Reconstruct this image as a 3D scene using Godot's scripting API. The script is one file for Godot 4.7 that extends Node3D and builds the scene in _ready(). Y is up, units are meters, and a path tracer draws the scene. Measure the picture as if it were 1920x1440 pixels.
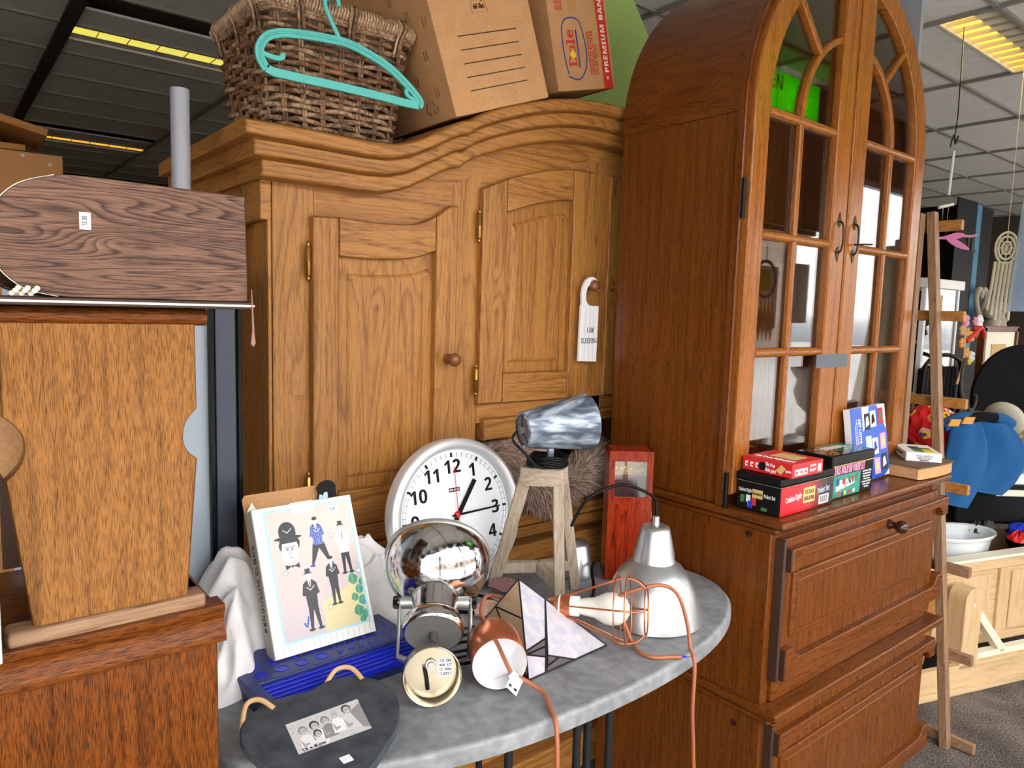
extends Node3D
# Second-hand shop corner: oak wardrobe, arched bureau cabinet, long-case clock and a table of lamps.
# x runs along the furniture, z comes towards the shop windows, y is up; metres.

class Mb:
	var v := PackedVector3Array()
	var n := PackedVector3Array()
	var u := PackedVector2Array()
	var ix := PackedInt32Array()
	var x := Transform3D.IDENTITY
	func p3(a: Vector3, b: Vector3, c: Vector3, na: Vector3, nb: Vector3, nc: Vector3, ua := Vector2.ZERO, ub := Vector2.ZERO, uc := Vector2.ZERO):
		var g := (c - a).cross(b - a)
		if g.length_squared() < 1e-20: return
		var i := v.size()
		if g.dot(na + nb + nc) < 0.0:
			v.append_array([x * a, x * c, x * b]); n.append_array([(x.basis * na).normalized(), (x.basis * nc).normalized(), (x.basis * nb).normalized()]); u.append_array([ua, uc, ub])
		else:
			v.append_array([x * a, x * b, x * c]); n.append_array([(x.basis * na).normalized(), (x.basis * nb).normalized(), (x.basis * nc).normalized()]); u.append_array([ua, ub, uc])
		ix.append_array([i, i + 1, i + 2])
	func q4(a: Vector3, b: Vector3, c: Vector3, d: Vector3, na: Vector3, nb: Vector3, nc: Vector3, nd: Vector3, ua := Vector2(0, 1), ub := Vector2(1, 1), uc := Vector2(1, 0), ud := Vector2(0, 0)):
		p3(a, b, c, na, nb, nc, ua, ub, uc)
		p3(a, c, d, na, nc, nd, ua, uc, ud)
	func flat(a: Vector3, b: Vector3, c: Vector3, d: Vector3, nn: Vector3):
		q4(a, b, c, d, nn, nn, nn, nn)
	func box(c: Vector3, s: Vector3, b := 0.002):
		var h := s * 0.5
		b = minf(b, minf(h.x, minf(h.y, h.z)) * 0.9)
		var P := func(sg: Vector3, ax: int) -> Vector3:
			var r := Vector3(h.x - b, h.y - b, h.z - b)
			r[ax] = h[ax]
			return c + r * sg
		for ax in 3:
			var a1 := (ax + 1) % 3
			var a2 := (ax + 2) % 3
			for s0 in [-1.0, 1.0]:
				var nn := Vector3.ZERO
				nn[ax] = s0
				var k := []
				for t in [[-1, -1], [1, -1], [1, 1], [-1, 1]]:
					var sg := Vector3.ZERO
					sg[ax] = s0; sg[a1] = t[0]; sg[a2] = t[1]
					k.append(P.call(sg, ax))
				flat(k[0], k[1], k[2], k[3], nn)
				if b < 0.0002: continue
				for s1 in [-1.0, 1.0]:   # edge between ax and a1
					var sa := Vector3.ZERO
					sa[ax] = s0; sa[a1] = s1; sa[a2] = -1
					var sb := sa
					sb[a2] = 1
					var n1 := Vector3.ZERO
					n1[a1] = s1
					q4(P.call(sa, ax), P.call(sa, a1), P.call(sb, a1), P.call(sb, ax), nn, n1, n1, nn)
		if b >= 0.0002:
			for sx in [-1, 1]:
				for sy in [-1, 1]:
					for sz in [-1, 1]:
						var sg := Vector3(sx, sy, sz)
						p3(P.call(sg, 0), P.call(sg, 1), P.call(sg, 2), Vector3(sx, 0, 0), Vector3(0, sy, 0), Vector3(0, 0, sz))
	func prism(poly, z0: float, z1: float, b := 0.002, back := true):
		var p := PackedVector2Array(poly)
		if Geometry2D.is_polygon_clockwise(p): p.reverse()
		var m := p.size()
		var en := PackedVector2Array()
		for i in m:
			var d := (p[(i + 1) % m] - p[i]).normalized()
			en.append(Vector2(d.y, -d.x))
		var ins := PackedVector2Array()
		for i in m:
			var nn := en[i] + en[(i + m - 1) % m]
			if nn.length() < 0.3: nn = en[i]
			nn = nn.normalized()
			ins.append(p[i] - nn * b / maxf(0.5, nn.dot(en[i])))
		var tr := Geometry2D.triangulate_polygon(ins)
		if tr.is_empty():
			ins = p; tr = Geometry2D.triangulate_polygon(p)
		var bb := Rect2(p[0], Vector2.ZERO)
		for k in p: bb = bb.expand(k)
		var uvf := func(k: Vector2) -> Vector2: return Vector2((k.x - bb.position.x) / maxf(bb.size.x, 1e-5), 1.0 - (k.y - bb.position.y) / maxf(bb.size.y, 1e-5))
		for t in range(0, tr.size(), 3):
			var a := ins[tr[t]]; var c := ins[tr[t + 1]]; var d := ins[tr[t + 2]]
			p3(Vector3(a.x, a.y, z1), Vector3(c.x, c.y, z1), Vector3(d.x, d.y, z1), Vector3.BACK, Vector3.BACK, Vector3.BACK, uvf.call(a), uvf.call(c), uvf.call(d))
			if back:
				a = p[tr[t]]; c = p[tr[t + 1]]; d = p[tr[t + 2]]
				p3(Vector3(a.x, a.y, z0), Vector3(c.x, c.y, z0), Vector3(d.x, d.y, z0), Vector3.FORWARD, Vector3.FORWARD, Vector3.FORWARD, uvf.call(a), uvf.call(c), uvf.call(d))
		for i in m:
			var j := (i + 1) % m
			var e0 := en[i]; var e1 := en[i]
			var ep := en[(i + m - 1) % m]; var ex := en[j]
			if e0.dot(ep) > 0.75: e0 = (e0 + ep).normalized()
			if e1.dot(ex) > 0.75: e1 = (e1 + ex).normalized()
			var a0 := Vector3(e0.x, e0.y, 0); var a1 := Vector3(e1.x, e1.y, 0)
			var l := z1 - b * signf(z1 - z0)
			q4(Vector3(p[i].x, p[i].y, z0), Vector3(p[j].x, p[j].y, z0), Vector3(p[j].x, p[j].y, l), Vector3(p[i].x, p[i].y, l), a0, a1, a1, a0)
			if b > 0.0: q4(Vector3(p[i].x, p[i].y, l), Vector3(p[j].x, p[j].y, l), Vector3(ins[j].x, ins[j].y, z1), Vector3(ins[i].x, ins[i].y, z1), a0, a1, Vector3.BACK, Vector3.BACK)
	func lathe(pr: Array, seg := 32, from := 0.0, to := TAU, sxz := Vector2.ONE):
		var m := pr.size() - 1
		var nr := []
		for i in m:
			var d: Vector2 = (pr[i + 1] - pr[i]).normalized()
			nr.append(Vector2(d.y, -d.x))
		for i in m:
			var e0: Vector2 = nr[i]; var e1: Vector2 = nr[i]
			if i > 0 and nr[i - 1].dot(e0) > 0.6: e0 = (e0 + nr[i - 1]).normalized()
			if i < m - 1 and nr[i + 1].dot(e1) > 0.6: e1 = (e1 + nr[i + 1]).normalized()
			for k in seg:
				var a := from + (to - from) * k / seg; var c := from + (to - from) * (k + 1) / seg
				var da := Vector3(cos(a), 0, sin(a)); var dc := Vector3(cos(c), 0, sin(c))
				var S := Vector3(sxz.x, 1, sxz.y)
				q4(da * pr[i].x * S + Vector3(0, pr[i].y, 0), dc * pr[i].x * S + Vector3(0, pr[i].y, 0), dc * pr[i + 1].x * S + Vector3(0, pr[i + 1].y, 0), da * pr[i + 1].x * S + Vector3(0, pr[i + 1].y, 0),
					da * e0.x + Vector3(0, e0.y, 0), dc * e0.x + Vector3(0, e0.y, 0), dc * e1.x + Vector3(0, e1.y, 0), da * e1.x + Vector3(0, e1.y, 0),
					Vector2(float(k) / seg, float(i) / m), Vector2(float(k + 1) / seg, float(i) / m), Vector2(float(k + 1) / seg, float(i + 1) / m), Vector2(float(k) / seg, float(i + 1) / m))
	func tube(pts: Array, r, seg := 8, closed := false, squash := 1.0):
		var m := pts.size()
		if m < 2: return
		var fr := []
		var prev := Vector3.ZERO
		for i in m:
			var t: Vector3
			if closed: t = (pts[(i + 1) % m] - pts[(i + m - 1) % m]).normalized()
			else: t = (pts[mini(i + 1, m - 1)] - pts[maxi(i - 1, 0)]).normalized()
			var a := prev - t * prev.dot(t)
			if a.length() < 0.05: a = (Vector3.UP if absf(t.y) < 0.9 else Vector3.RIGHT).cross(t)
			a = a.normalized(); prev = a
			fr.append([a, t.cross(a)])
		var cnt := m if closed else m - 1
		for i in cnt:
			var j := (i + 1) % m
			var ra: float = r if not r is Array else r[i]
			var rb: float = r if not r is Array else r[j]
			for k in seg:
				var a := TAU * k / seg; var c := TAU * (k + 1) / seg
				var n0: Vector3 = fr[i][0] * cos(a) + fr[i][1] * sin(a) * squash; var n1: Vector3 = fr[i][0] * cos(c) + fr[i][1] * sin(c) * squash
				var n2: Vector3 = fr[j][0] * cos(c) + fr[j][1] * sin(c) * squash; var n3: Vector3 = fr[j][0] * cos(a) + fr[j][1] * sin(a) * squash
				q4(pts[i] + n0 * ra, pts[i] + n1 * ra, pts[j] + n2 * rb, pts[j] + n3 * rb, n0, n1, n2, n3)
		if not closed:
			for e in [0, m - 1]:
				var rr: float = r if not r is Array else r[e]
				var t: Vector3 = (pts[0] - pts[1]).normalized() if e == 0 else (pts[m - 1] - pts[m - 2]).normalized()
				for k in seg:
					var a := TAU * k / seg; var c := TAU * (k + 1) / seg
					p3(pts[e], pts[e] + (fr[e][0] * cos(a) + fr[e][1] * sin(a) * squash) * rr, pts[e] + (fr[e][0] * cos(c) + fr[e][1] * sin(c) * squash) * rr, t, t, t)
	func surf(nu: int, nv: int, f: Callable):
		var g := []
		for i in nu + 1:
			var row := []
			for j in nv + 1: row.append(f.call(float(i) / nu, float(j) / nv))
			g.append(row)
		var nm := []
		for i in nu + 1:
			var row := []
			for j in nv + 1:
				var du: Vector3 = g[mini(i + 1, nu)][j] - g[maxi(i - 1, 0)][j]
				var dv: Vector3 = g[i][mini(j + 1, nv)] - g[i][maxi(j - 1, 0)]
				row.append(du.cross(dv).normalized())
			nm.append(row)
		for i in nu:
			for j in nv:
				q4(g[i][j], g[i + 1][j], g[i + 1][j + 1], g[i][j + 1], nm[i][j], nm[i + 1][j], nm[i + 1][j + 1], nm[i][j + 1], Vector2(float(i) / nu, float(j) / nv), Vector2(float(i + 1) / nu, float(j) / nv), Vector2(float(i + 1) / nu, float(j + 1) / nv), Vector2(float(i) / nu, float(j + 1) / nv))
	func ball(c: Vector3, r: Vector3, seg := 16):
		for i in seg / 2:
			var a := PI * i / (seg / 2) - PI / 2; var b := PI * (i + 1) / (seg / 2) - PI / 2
			for k in seg:
				var o := TAU * k / seg; var o2 := TAU * (k + 1) / seg
				var d := [Vector3(cos(a) * cos(o), sin(a), cos(a) * sin(o)), Vector3(cos(a) * cos(o2), sin(a), cos(a) * sin(o2)), Vector3(cos(b) * cos(o2), sin(b), cos(b) * sin(o2)), Vector3(cos(b) * cos(o), sin(b), cos(b) * sin(o))]
				q4(c + d[0] * r, c + d[1] * r, c + d[2] * r, c + d[3] * r, d[0] / r, d[1] / r, d[2] / r, d[3] / r)
	func done() -> ArrayMesh:
		var A := []
		A.resize(Mesh.ARRAY_MAX)
		A[Mesh.ARRAY_VERTEX] = v; A[Mesh.ARRAY_NORMAL] = n; A[Mesh.ARRAY_TEX_UV] = u; A[Mesh.ARRAY_INDEX] = ix
		var am := ArrayMesh.new()
		if v.size(): am.add_surface_from_arrays(Mesh.PRIMITIVE_TRIANGLES, A)
		return am

# ---- naming and tagging
var taken := {}
func numbered(s: String) -> String:
	if not taken.has(s):
		taken[s] = 0
		return s
	taken[s] += 1
	return "%s_%03d" % [s, taken[s]]
func obj(called: String, mb, m: Material, parent: Node = null) -> MeshInstance3D:
	var o := MeshInstance3D.new()
	o.mesh = mb.done() if mb is Mb else mb
	o.material_override = m
	o.name = numbered(called) if parent == null else called
	var p: Node = self if parent == null else parent
	p.add_child(o, true)
	if parent and parent is Node3D: o.transform = (parent as Node3D).global_transform.affine_inverse()
	return o
func tag(o: Node, label: String, cat: String, group := "") -> Node:
	o.set_meta("label", label); o.set_meta("category", cat)
	if group: o.set_meta("group", group)
	return o
func thing(called: String, label: String, cat: String, at := Vector3.ZERO, group := "") -> Node3D:
	var o := Node3D.new()
	o.name = numbered(called); add_child(o)
	o.position = at
	tag(o, label, cat, group)
	return o
func struct(called: String, mb, m: Material, parent: Node = null) -> MeshInstance3D:
	var o := obj(called, mb, m, parent)
	if parent == null: o.set_meta("kind", "structure")
	return o
func bx(c: Vector3, s: Vector3, b := 0.002) -> Mb:
	var m := Mb.new(); m.box(c, s, b); return m
func bx2(x0: float, x1: float, y0: float, y1: float, z0: float, z1: float, b := 0.002) -> Mb:
	return bx(Vector3(x0 + x1, y0 + y1, z0 + z1) * 0.5, Vector3(absf(x1 - x0), absf(y1 - y0), absf(z1 - z0)), b)
func pr(poly, z0: float, z1: float, b := 0.002) -> Mb:
	var m := Mb.new(); m.prism(poly, z0, z1, b); return m
func tb(pts: Array, r, seg := 8, closed := false) -> Mb:
	var m := Mb.new(); m.tube(pts, r, seg, closed); return m
func la(prof: Array, at: Vector3, up := Vector3.UP, seg := 32) -> Mb:
	var m := Mb.new(); m.x = aim(at, up); m.lathe(prof, seg); return m
func aim(o: Vector3, up: Vector3) -> Transform3D:
	up = up.normalized()
	var s := Vector3.RIGHT if absf(up.x) < 0.9 else Vector3.FORWARD
	var zz := s.cross(up).normalized()
	return Transform3D(Basis(up.cross(zz), up, zz), o)
func fr(o: Vector3, xd: Vector3, yd: Vector3) -> Transform3D:
	xd = xd.normalized()
	yd = (yd - xd * yd.dot(xd)).normalized()
	return Transform3D(Basis(xd, yd, xd.cross(yd)), o)
func v2(a: Array) -> PackedVector2Array:
	var r := PackedVector2Array()
	for k in range(0, a.size(), 2): r.append(Vector2(a[k], a[k + 1]))
	return r
func v3(a: Array) -> Array:
	var r := []
	for k in range(0, a.size(), 3): r.append(Vector3(a[k], a[k + 1], a[k + 2]))
	return r
func smooth3(p: Array, per := 6, closed := false) -> Array:
	var m := p.size(); var r := []
	for i in (m if closed else m - 1):
		var a: Vector3 = p[(i + m - 1) % m] if closed else p[maxi(i - 1, 0)]
		var b: Vector3 = p[i]; var c: Vector3 = p[(i + 1) % m]
		var d: Vector3 = p[(i + 2) % m] if closed else p[mini(i + 2, m - 1)]
		for k in per: r.append(b.cubic_interpolate(c, a, d, float(k) / per))
	if not closed: r.append(p[m - 1])
	return r
func smooth2(p: PackedVector2Array, per := 5, closed := false) -> PackedVector2Array:
	var a := []
	for k in p: a.append(Vector3(k.x, k.y, 0))
	var r := PackedVector2Array()
	for k in smooth3(a, per, closed): r.append(Vector2(k.x, k.y))
	return r
func arc(c: Vector2, r: float, a0: float, a1: float, nseg := 16) -> PackedVector2Array:
	var o := PackedVector2Array()
	for k in nseg + 1:
		var a := deg_to_rad(a0 + (a1 - a0) * k / nseg)
		o.append(c + Vector2(cos(a), sin(a)) * r)
	return o
func ribbon(p: PackedVector2Array, w: float) -> PackedVector2Array:
	var l := PackedVector2Array(); var r := PackedVector2Array()
	for i in p.size():
		var t := (p[mini(i + 1, p.size() - 1)] - p[maxi(i - 1, 0)]).normalized()
		var nn := Vector2(-t.y, t.x) * w * 0.5
		l.append(p[i] + nn); r.append(p[i] - nn)
	r.reverse(); l.append_array(r)
	return l
func lerp_y(c: PackedVector2Array, xx: float) -> float:
	for i in c.size() - 1:
		if xx <= c[i + 1].x: return lerpf(c[i].y, c[i + 1].y, clampf((xx - c[i].x) / maxf(c[i + 1].x - c[i].x, 1e-6), 0, 1))
	return c[c.size() - 1].y
func span(c: PackedVector2Array, a: float, b: float, dy := 0.0, nseg := 24) -> PackedVector2Array:
	var r := PackedVector2Array()
	for k in nseg + 1:
		var xx := lerpf(a, b, float(k) / nseg)
		r.append(Vector2(xx, lerp_y(c, xx) + dy))
	return r
func txt(s: String, h: float, o: Vector3, xd: Vector3, yd: Vector3, m: Material, parent: Node, width := 0.0, font := "Droid Sans", bold := true) -> MeshInstance3D:
	var f := SystemFont.new()
	f.font_names = PackedStringArray([font]); f.font_weight = 700 if bold else 400
	var t := TextMesh.new()
	t.text = s; t.font = f; t.font_size = 64; t.pixel_size = h / 46.0; t.depth = 0.0008; t.curve_step = 3.0
	var mi := obj("lettering", t, m, parent)
	var sx := 1.0
	if width > 0.0: sx = width / maxf(t.get_aabb().size.x, 1e-4)
	xd = xd.normalized(); yd = yd.normalized()
	mi.transform = (parent as Node3D).global_transform.affine_inverse() * Transform3D(Basis(xd * sx, yd, xd.cross(yd)), o)
	return mi

# ---- pictures and textures computed here
class Pic:
	var im: Image
	func _init(w: int, h: int, c: Color):
		im = Image.create(w, h, false, Image.FORMAT_RGB8); im.fill(c)
	func poly(p: Array, c: Color):
		var W := im.get_width(); var H := im.get_height()
		var y0 := 1e9; var y1 := -1e9
		for k in range(1, p.size(), 2):
			y0 = minf(y0, p[k]); y1 = maxf(y1, p[k])
		for y in range(maxi(0, int(y0)), mini(H, int(y1) + 1)):
			var xs := []
			var m := p.size() / 2
			for i in m:
				var j := (i + 1) % m
				var ay: float = p[2 * i + 1]; var by: float = p[2 * j + 1]
				if (ay <= y + 0.5) != (by <= y + 0.5): xs.append(p[2 * i] + (y + 0.5 - ay) / (by - ay) * (p[2 * j] - p[2 * i]))
			xs.sort()
			for i in range(0, xs.size() - 1, 2):
				var a := clampi(roundi(xs[i]), 0, W); var b := clampi(roundi(xs[i + 1]), 0, W)
				if b > a: im.fill_rect(Rect2i(a, y, b - a, 1), c)
	func disc(cx: float, cy: float, rx: float, ry: float, c: Color):
		var p := []
		for k in 24: p.append_array([cx + cos(TAU * k / 24) * rx, cy + sin(TAU * k / 24) * ry])
		poly(p, c)
	func line(a: Array, w: float, c: Color):
		for i in range(0, a.size() - 2, 2):
			var A := Vector2(a[i], a[i + 1]); var B := Vector2(a[i + 2], a[i + 3])
			var d := (B - A).normalized().orthogonal() * w * 0.5
			poly([A.x + d.x, A.y + d.y, B.x + d.x, B.y + d.y, B.x - d.x, B.y - d.y, A.x - d.x, A.y - d.y], c)
	func rect(a: float, b: float, w: float, h: float, c: Color): im.fill_rect(Rect2i(int(a), int(b), int(w), int(h)), c)
	func tex() -> ImageTexture:
		im.generate_mipmaps()
		return ImageTexture.create_from_image(im)

func noise_bytes(sd: int, w: int, h: int, fq: float, W: int, H: int, oct := 3) -> PackedByteArray:
	var fn := FastNoiseLite.new()
	fn.seed = sd; fn.frequency = fq; fn.noise_type = FastNoiseLite.TYPE_SIMPLEX_SMOOTH; fn.fractal_octaves = oct
	var im := fn.get_seamless_image(w, h)
	im.convert(Image.FORMAT_L8)
	im.resize(W, H, Image.INTERPOLATE_CUBIC)
	return im.get_data()
# vertical grain: growth rings cut by the board, with pores as short dark streaks
func wood_img(sd: int, light: Color, dark: Color, rings: int, amp: float, pore: float, ringamt := 0.8, W := 1024, H := 1024) -> Image:
	var low := noise_bytes(sd, 64, 20, 0.05, W, H, 2)
	var por := noise_bytes(sd + 1, W, H / 14, 0.3, W, H, 2)
	var mid := noise_bytes(sd + 2, 128, 16, 0.08, W, H, 3)
	var out := PackedByteArray(); out.resize(W * H * 3)
	var i := 0
	for y in H:
		for xx in W:
			var lo: float = low[i] / 255.0
			var po: float = por[i] / 255.0
			var mi: float = mid[i] / 255.0
			var r := float(xx) / W * rings + amp * lo + 0.18 * po
			var f := r - floorf(r)
			var t := f * f * f if f < 0.86 else (1.0 - f) * 4.5
			var k := clampf(ringamt * t * (0.6 + 0.4 * mi) + pore * maxf(0.0, 0.48 - po) * (1.6 + t) + 0.35 * (mi - 0.5), 0.0, 1.0)
			out[i * 3] = int(255.0 * lerpf(light.r, dark.r, k)); out[i * 3 + 1] = int(255.0 * lerpf(light.g, dark.g, k)); out[i * 3 + 2] = int(255.0 * lerpf(light.b, dark.b, k))
			i += 1
	return Image.create_from_data(W, H, false, Image.FORMAT_RGB8, out)
func speck_tex(sd: int, a: Color, b: Color, fq: float, contrast: float, W := 512, big := 0.0) -> ImageTexture:
	var n1 := noise_bytes(sd, W, W, fq, W, W, 3)
	var n2 := noise_bytes(sd + 5, 64, 64, 0.05, W, W, 3)
	var out := PackedByteArray(); out.resize(W * W * 3)
	for i in W * W:
		var k := clampf(0.5 + contrast * (n1[i] / 255.0 - 0.5) + big * (n2[i] / 255.0 - 0.5), 0.0, 1.0)
		out[i * 3] = int(255.0 * lerpf(a.r, b.r, k)); out[i * 3 + 1] = int(255.0 * lerpf(a.g, b.g, k)); out[i * 3 + 2] = int(255.0 * lerpf(a.b, b.b, k))
	var im := Image.create_from_data(W, W, false, Image.FORMAT_RGB8, out)
	im.generate_mipmaps()
	return ImageTexture.create_from_image(im)
func bump_tex(sd: int, fq: float, W := 256) -> ImageTexture:
	var n1 := noise_bytes(sd, W, W, fq, W, W, 4)
	var im := Image.create_from_data(W, W, false, Image.FORMAT_L8, n1)
	return ImageTexture.create_from_image(im)

var M := {}
func mk(called: String, c: Color, rough := 0.6, metal := 0.0) -> StandardMaterial3D:
	var m := StandardMaterial3D.new()
	m.resource_name = called; m.albedo_color = c; m.roughness = rough; m.metallic = metal
	for k in ["clk", "teak", "bread_", "ink", "black", "slate", "cab", "rose", "oak"]:
		if called.begins_with(k): m.metallic_specular = 0.4 if k in ["cab", "oak"] else 0.26   # old, thin varnish
	M[called] = m
	return m
func tri(m: StandardMaterial3D, t: Texture2D, sc: Vector3, off := Vector3.ZERO) -> StandardMaterial3D:
	m.albedo_texture = t; m.uv1_triplanar = true; m.uv1_scale = sc; m.uv1_offset = off; m.uv1_triplanar_sharpness = 8.0
	return m
func woods(called: String, sd: int, light: Color, dark: Color, rings: int, amp: float, pore: float, ringamt: float, wx: float, wy: float, rough: float, both := true, H := 1024):
	var im := wood_img(sd, light, dark, rings, amp, pore, ringamt, H, H)
	var ih := im.duplicate() as Image
	im.generate_mipmaps()
	var t := ImageTexture.create_from_image(im)
	for k in 3:
		tri(mk(called + "_v%d" % k, Color.WHITE, rough), t, Vector3(1 / wx, 1 / wy, 1 / wx), Vector3(0.37, 0.23, 0.61) * k)
	if both:
		ih.rotate_90(CLOCKWISE); ih.generate_mipmaps()
		var th := ImageTexture.create_from_image(ih)
		for k in 3:
			tri(mk(called + "_h%d" % k, Color.WHITE, rough), th, Vector3(1 / wy, 1 / wx, 1 / wx), Vector3(0.29, 0.41, 0.17) * k)
func c8(r: int, g: int, b: int) -> Color: return Color8(r, g, b)

func setup():
	var cam := Camera3D.new()
	cam.name = "camera"; cam.fov = 55.79; cam.near = 0.02; cam.far = 200.0
	cam.position = Vector3(0, 1.5, 0); cam.rotation_degrees = Vector3(-5.98, -38.8, 1.63)
	add_child(cam); cam.current = true
	var we := WorldEnvironment.new(); we.name = "world_environment"
	var e := Environment.new()
	var sm := ProceduralSkyMaterial.new()   # bright overcast daylight
	sm.sky_top_color = Color(0.92, 0.93, 0.95); sm.sky_horizon_color = Color(1.0, 0.98, 0.95); sm.sky_curve = 0.25
	sm.ground_bottom_color = Color(0.42, 0.42, 0.42); sm.ground_horizon_color = Color(0.7, 0.72, 0.74)
	sm.sun_angle_max = 1.0; sm.energy_multiplier = 8.0
	var sky := Sky.new(); sky.sky_material = sm
	e.background_mode = Environment.BG_SKY; e.sky = sky
	e.ambient_light_source = Environment.AMBIENT_SOURCE_SKY
	e.tonemap_mode = Environment.TONE_MAPPER_LINEAR; e.tonemap_exposure = 1.25
	e.sdfgi_enabled = true; e.ssao_enabled = true; e.ssil_enabled = true
	we.environment = e; add_child(we)

func lamp_light(called: String, at: Vector3, size: Vector2, col: Color, en: float):
	var l := AreaLight3D.new()
	l.name = called; l.area_size = size; l.light_color = col; l.light_energy = en; l.shadow_enabled = true
	l.set("area_range", 30.0)
	add_child(l); l.position = at; l.rotation_degrees = Vector3(-90, 0, 0)

func materials():
	woods("oak", 11, c8(172, 119, 60), c8(96, 56, 20), 11, 5.0, 1.5, 0.7, 0.34, 1.3, 0.42)
	woods("cab", 23, c8(112, 60, 19), c8(46, 22, 7), 13, 2.6, 1.25, 0.42, 0.24, 0.7, 0.25)
	woods("cabl", 29, c8(154, 92, 32), c8(84, 43, 13), 11, 2.6, 1.6, 0.45, 0.26, 0.8, 0.25)
	woods("teak", 37, c8(146, 98, 48), c8(76, 45, 19), 12, 1.6, 2.4, 0.4, 0.22, 0.55, 0.34, false)
	woods("clk", 41, c8(118, 63, 20), c8(38, 18, 6), 10, 2.6, 2.6, 0.55, 0.22, 0.6, 0.3)
	woods("bread", 53, c8(124, 92, 74), c8(34, 25, 25), 22, 11.0, 1.6, 1.0, 0.19, 1.0, 0.5)
	woods("pine", 61, c8(214, 182, 138), c8(178, 138, 92), 6, 3.0, 0.7, 0.5, 0.4, 1.2, 0.6, true, 512)
	woods("rack", 67, c8(150, 116, 86), c8(92, 62, 42), 7, 3.0, 1.2, 0.7, 0.16, 0.7, 0.55, true, 512)
	woods("grey", 71, c8(176, 160, 140), c8(112, 94, 78), 8, 2.2, 1.8, 0.55, 0.12, 0.4, 0.75, true, 512)
	woods("rose", 79, c8(142, 46, 22), c8(58, 13, 7), 6, 4.6, 0.7, 0.9, 0.16, 0.5, 0.22, true, 512)
	tri(mk("marble", Color.WHITE, 0.5), speck_tex(5, c8(108, 110, 112), c8(148, 150, 152), 0.035, 0.9, 512, 0.7), Vector3(1.6, 1.6, 1.6))
	tri(mk("carpet", Color.WHITE, 1.0), speck_tex(9, c8(52, 45, 40), c8(128, 116, 106), 0.22, 2.2, 512, 0.8), Vector3(1.1, 1.1, 1.1))
	tri(mk("tile", Color.WHITE, 0.9), speck_tex(13, c8(190, 185, 178), c8(240, 236, 230), 0.3, 2.4, 256, 0.3), Vector3(3, 3, 3))
	tri(mk("slate", Color.WHITE, 0.7), speck_tex(17, c8(42, 46, 50), c8(86, 90, 95), 0.25, 1.8, 512, 0.6), Vector3(5, 5, 5))
	tri(mk("kraft", Color.WHITE, 0.8), speck_tex(19, c8(176, 128, 82), c8(196, 150, 104), 0.15, 1.2, 256, 0.5), Vector3(4, 4, 4))
	tri(mk("zinc", Color.WHITE, 0.5, 0.25), speck_tex(21, c8(70, 80, 94), c8(176, 188, 200), 0.03, 1.2, 256, 1.4), Vector3(2.2, 9, 9))
	tri(mk("wicker", Color.WHITE, 0.7), speck_tex(25, c8(92, 66, 46), c8(176, 144, 112), 0.06, 1.6, 256, 1.2), Vector3(5, 5, 5))
	tri(mk("wicker_rim", Color.WHITE, 0.7), speck_tex(28, c8(130, 102, 78), c8(196, 164, 130), 0.06, 1.6, 256, 1.2), Vector3(5, 5, 5))
	tri(mk("wicker_dark", Color.WHITE, 0.7), speck_tex(26, c8(84, 56, 36), c8(150, 110, 76), 0.06, 1.6, 256, 1.2), Vector3(5, 5, 5))
	tri(mk("linen", Color.WHITE, 0.95), speck_tex(27, c8(214, 212, 212), c8(238, 236, 234), 0.3, 1.2, 256, 0.6), Vector3(8, 8, 8))
	tri(mk("floral", Color.WHITE, 0.9), speck_tex(33, c8(196, 16, 22), c8(214, 40, 34), 0.1, 2.0, 256, 0.4), Vector3(4, 4, 4))
	mk("white", c8(232, 232, 234), 0.5); mk("cream", c8(226, 218, 196), 0.6); mk("black", c8(18, 18, 20), 0.3); mk("ink", c8(18, 17, 19), 0.5)
	mk("darkfig", c8(40, 36, 38), 0.7); mk("rail", c8(58, 54, 50), 0.7); mk("tbar", c8(140, 134, 126), 0.7); mk("brass", c8(176, 132, 70), 0.35, 1.0)
	mk("chrome", c8(205, 205, 206), 0.07, 1.0); mk("chrome2", c8(170, 170, 166), 0.4, 0.7); mk("nickel", c8(186, 176, 156), 0.22, 1.0)
	mk("alu", c8(186, 188, 190), 0.34, 0.9); mk("alu2", c8(196, 200, 204), 0.4, 0.8); mk("copper", c8(202, 124, 86), 0.3, 0.85); mk("copper_cord", c8(164, 98, 66), 0.5, 0.2); mk("alu_bright", c8(222, 224, 226), 0.42, 0.55)
	mk("iron", c8(30, 32, 36), 0.55, 0.4); mk("teal", c8(84, 182, 174), 0.4); mk("grey_plastic", c8(146, 148, 156), 0.45)
	mk("blue_plastic", c8(40, 52, 110), 0.4); mk("blue_dark", c8(22, 32, 84), 0.45); mk("blue_bright", c8(8, 30, 168), 0.3); mk("navy_frame", c8(50, 58, 76), 0.45); mk("pale_blue", c8(160, 172, 184), 0.5)
	mk("red", c8(206, 30, 34), 0.35); mk("red_ink", c8(196, 44, 34), 0.7); mk("blue_ink", c8(40, 62, 130), 0.7); mk("gold", c8(206, 178, 110), 0.6); mk("green_wall", c8(168, 196, 112), 0.85)
	mk("knob", c8(122, 74, 40), 0.25); mk("dark_knob", c8(52, 26, 16), 0.2); mk("bread_dark", c8(70, 55, 50), 0.5); mk("hook_metal", c8(140, 106, 88), 0.4, 0.6); mk("bronze", c8(66, 54, 42), 0.4, 0.8); mk("tape", c8(78, 84, 92), 0.45)
	mk("wall", c8(84, 76, 66), 0.9); mk("wall_dark", c8(62, 54, 47), 0.9); mk("pavement", c8(206, 202, 194), 0.9); mk("chip", c8(178, 128, 74), 0.7)
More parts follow.
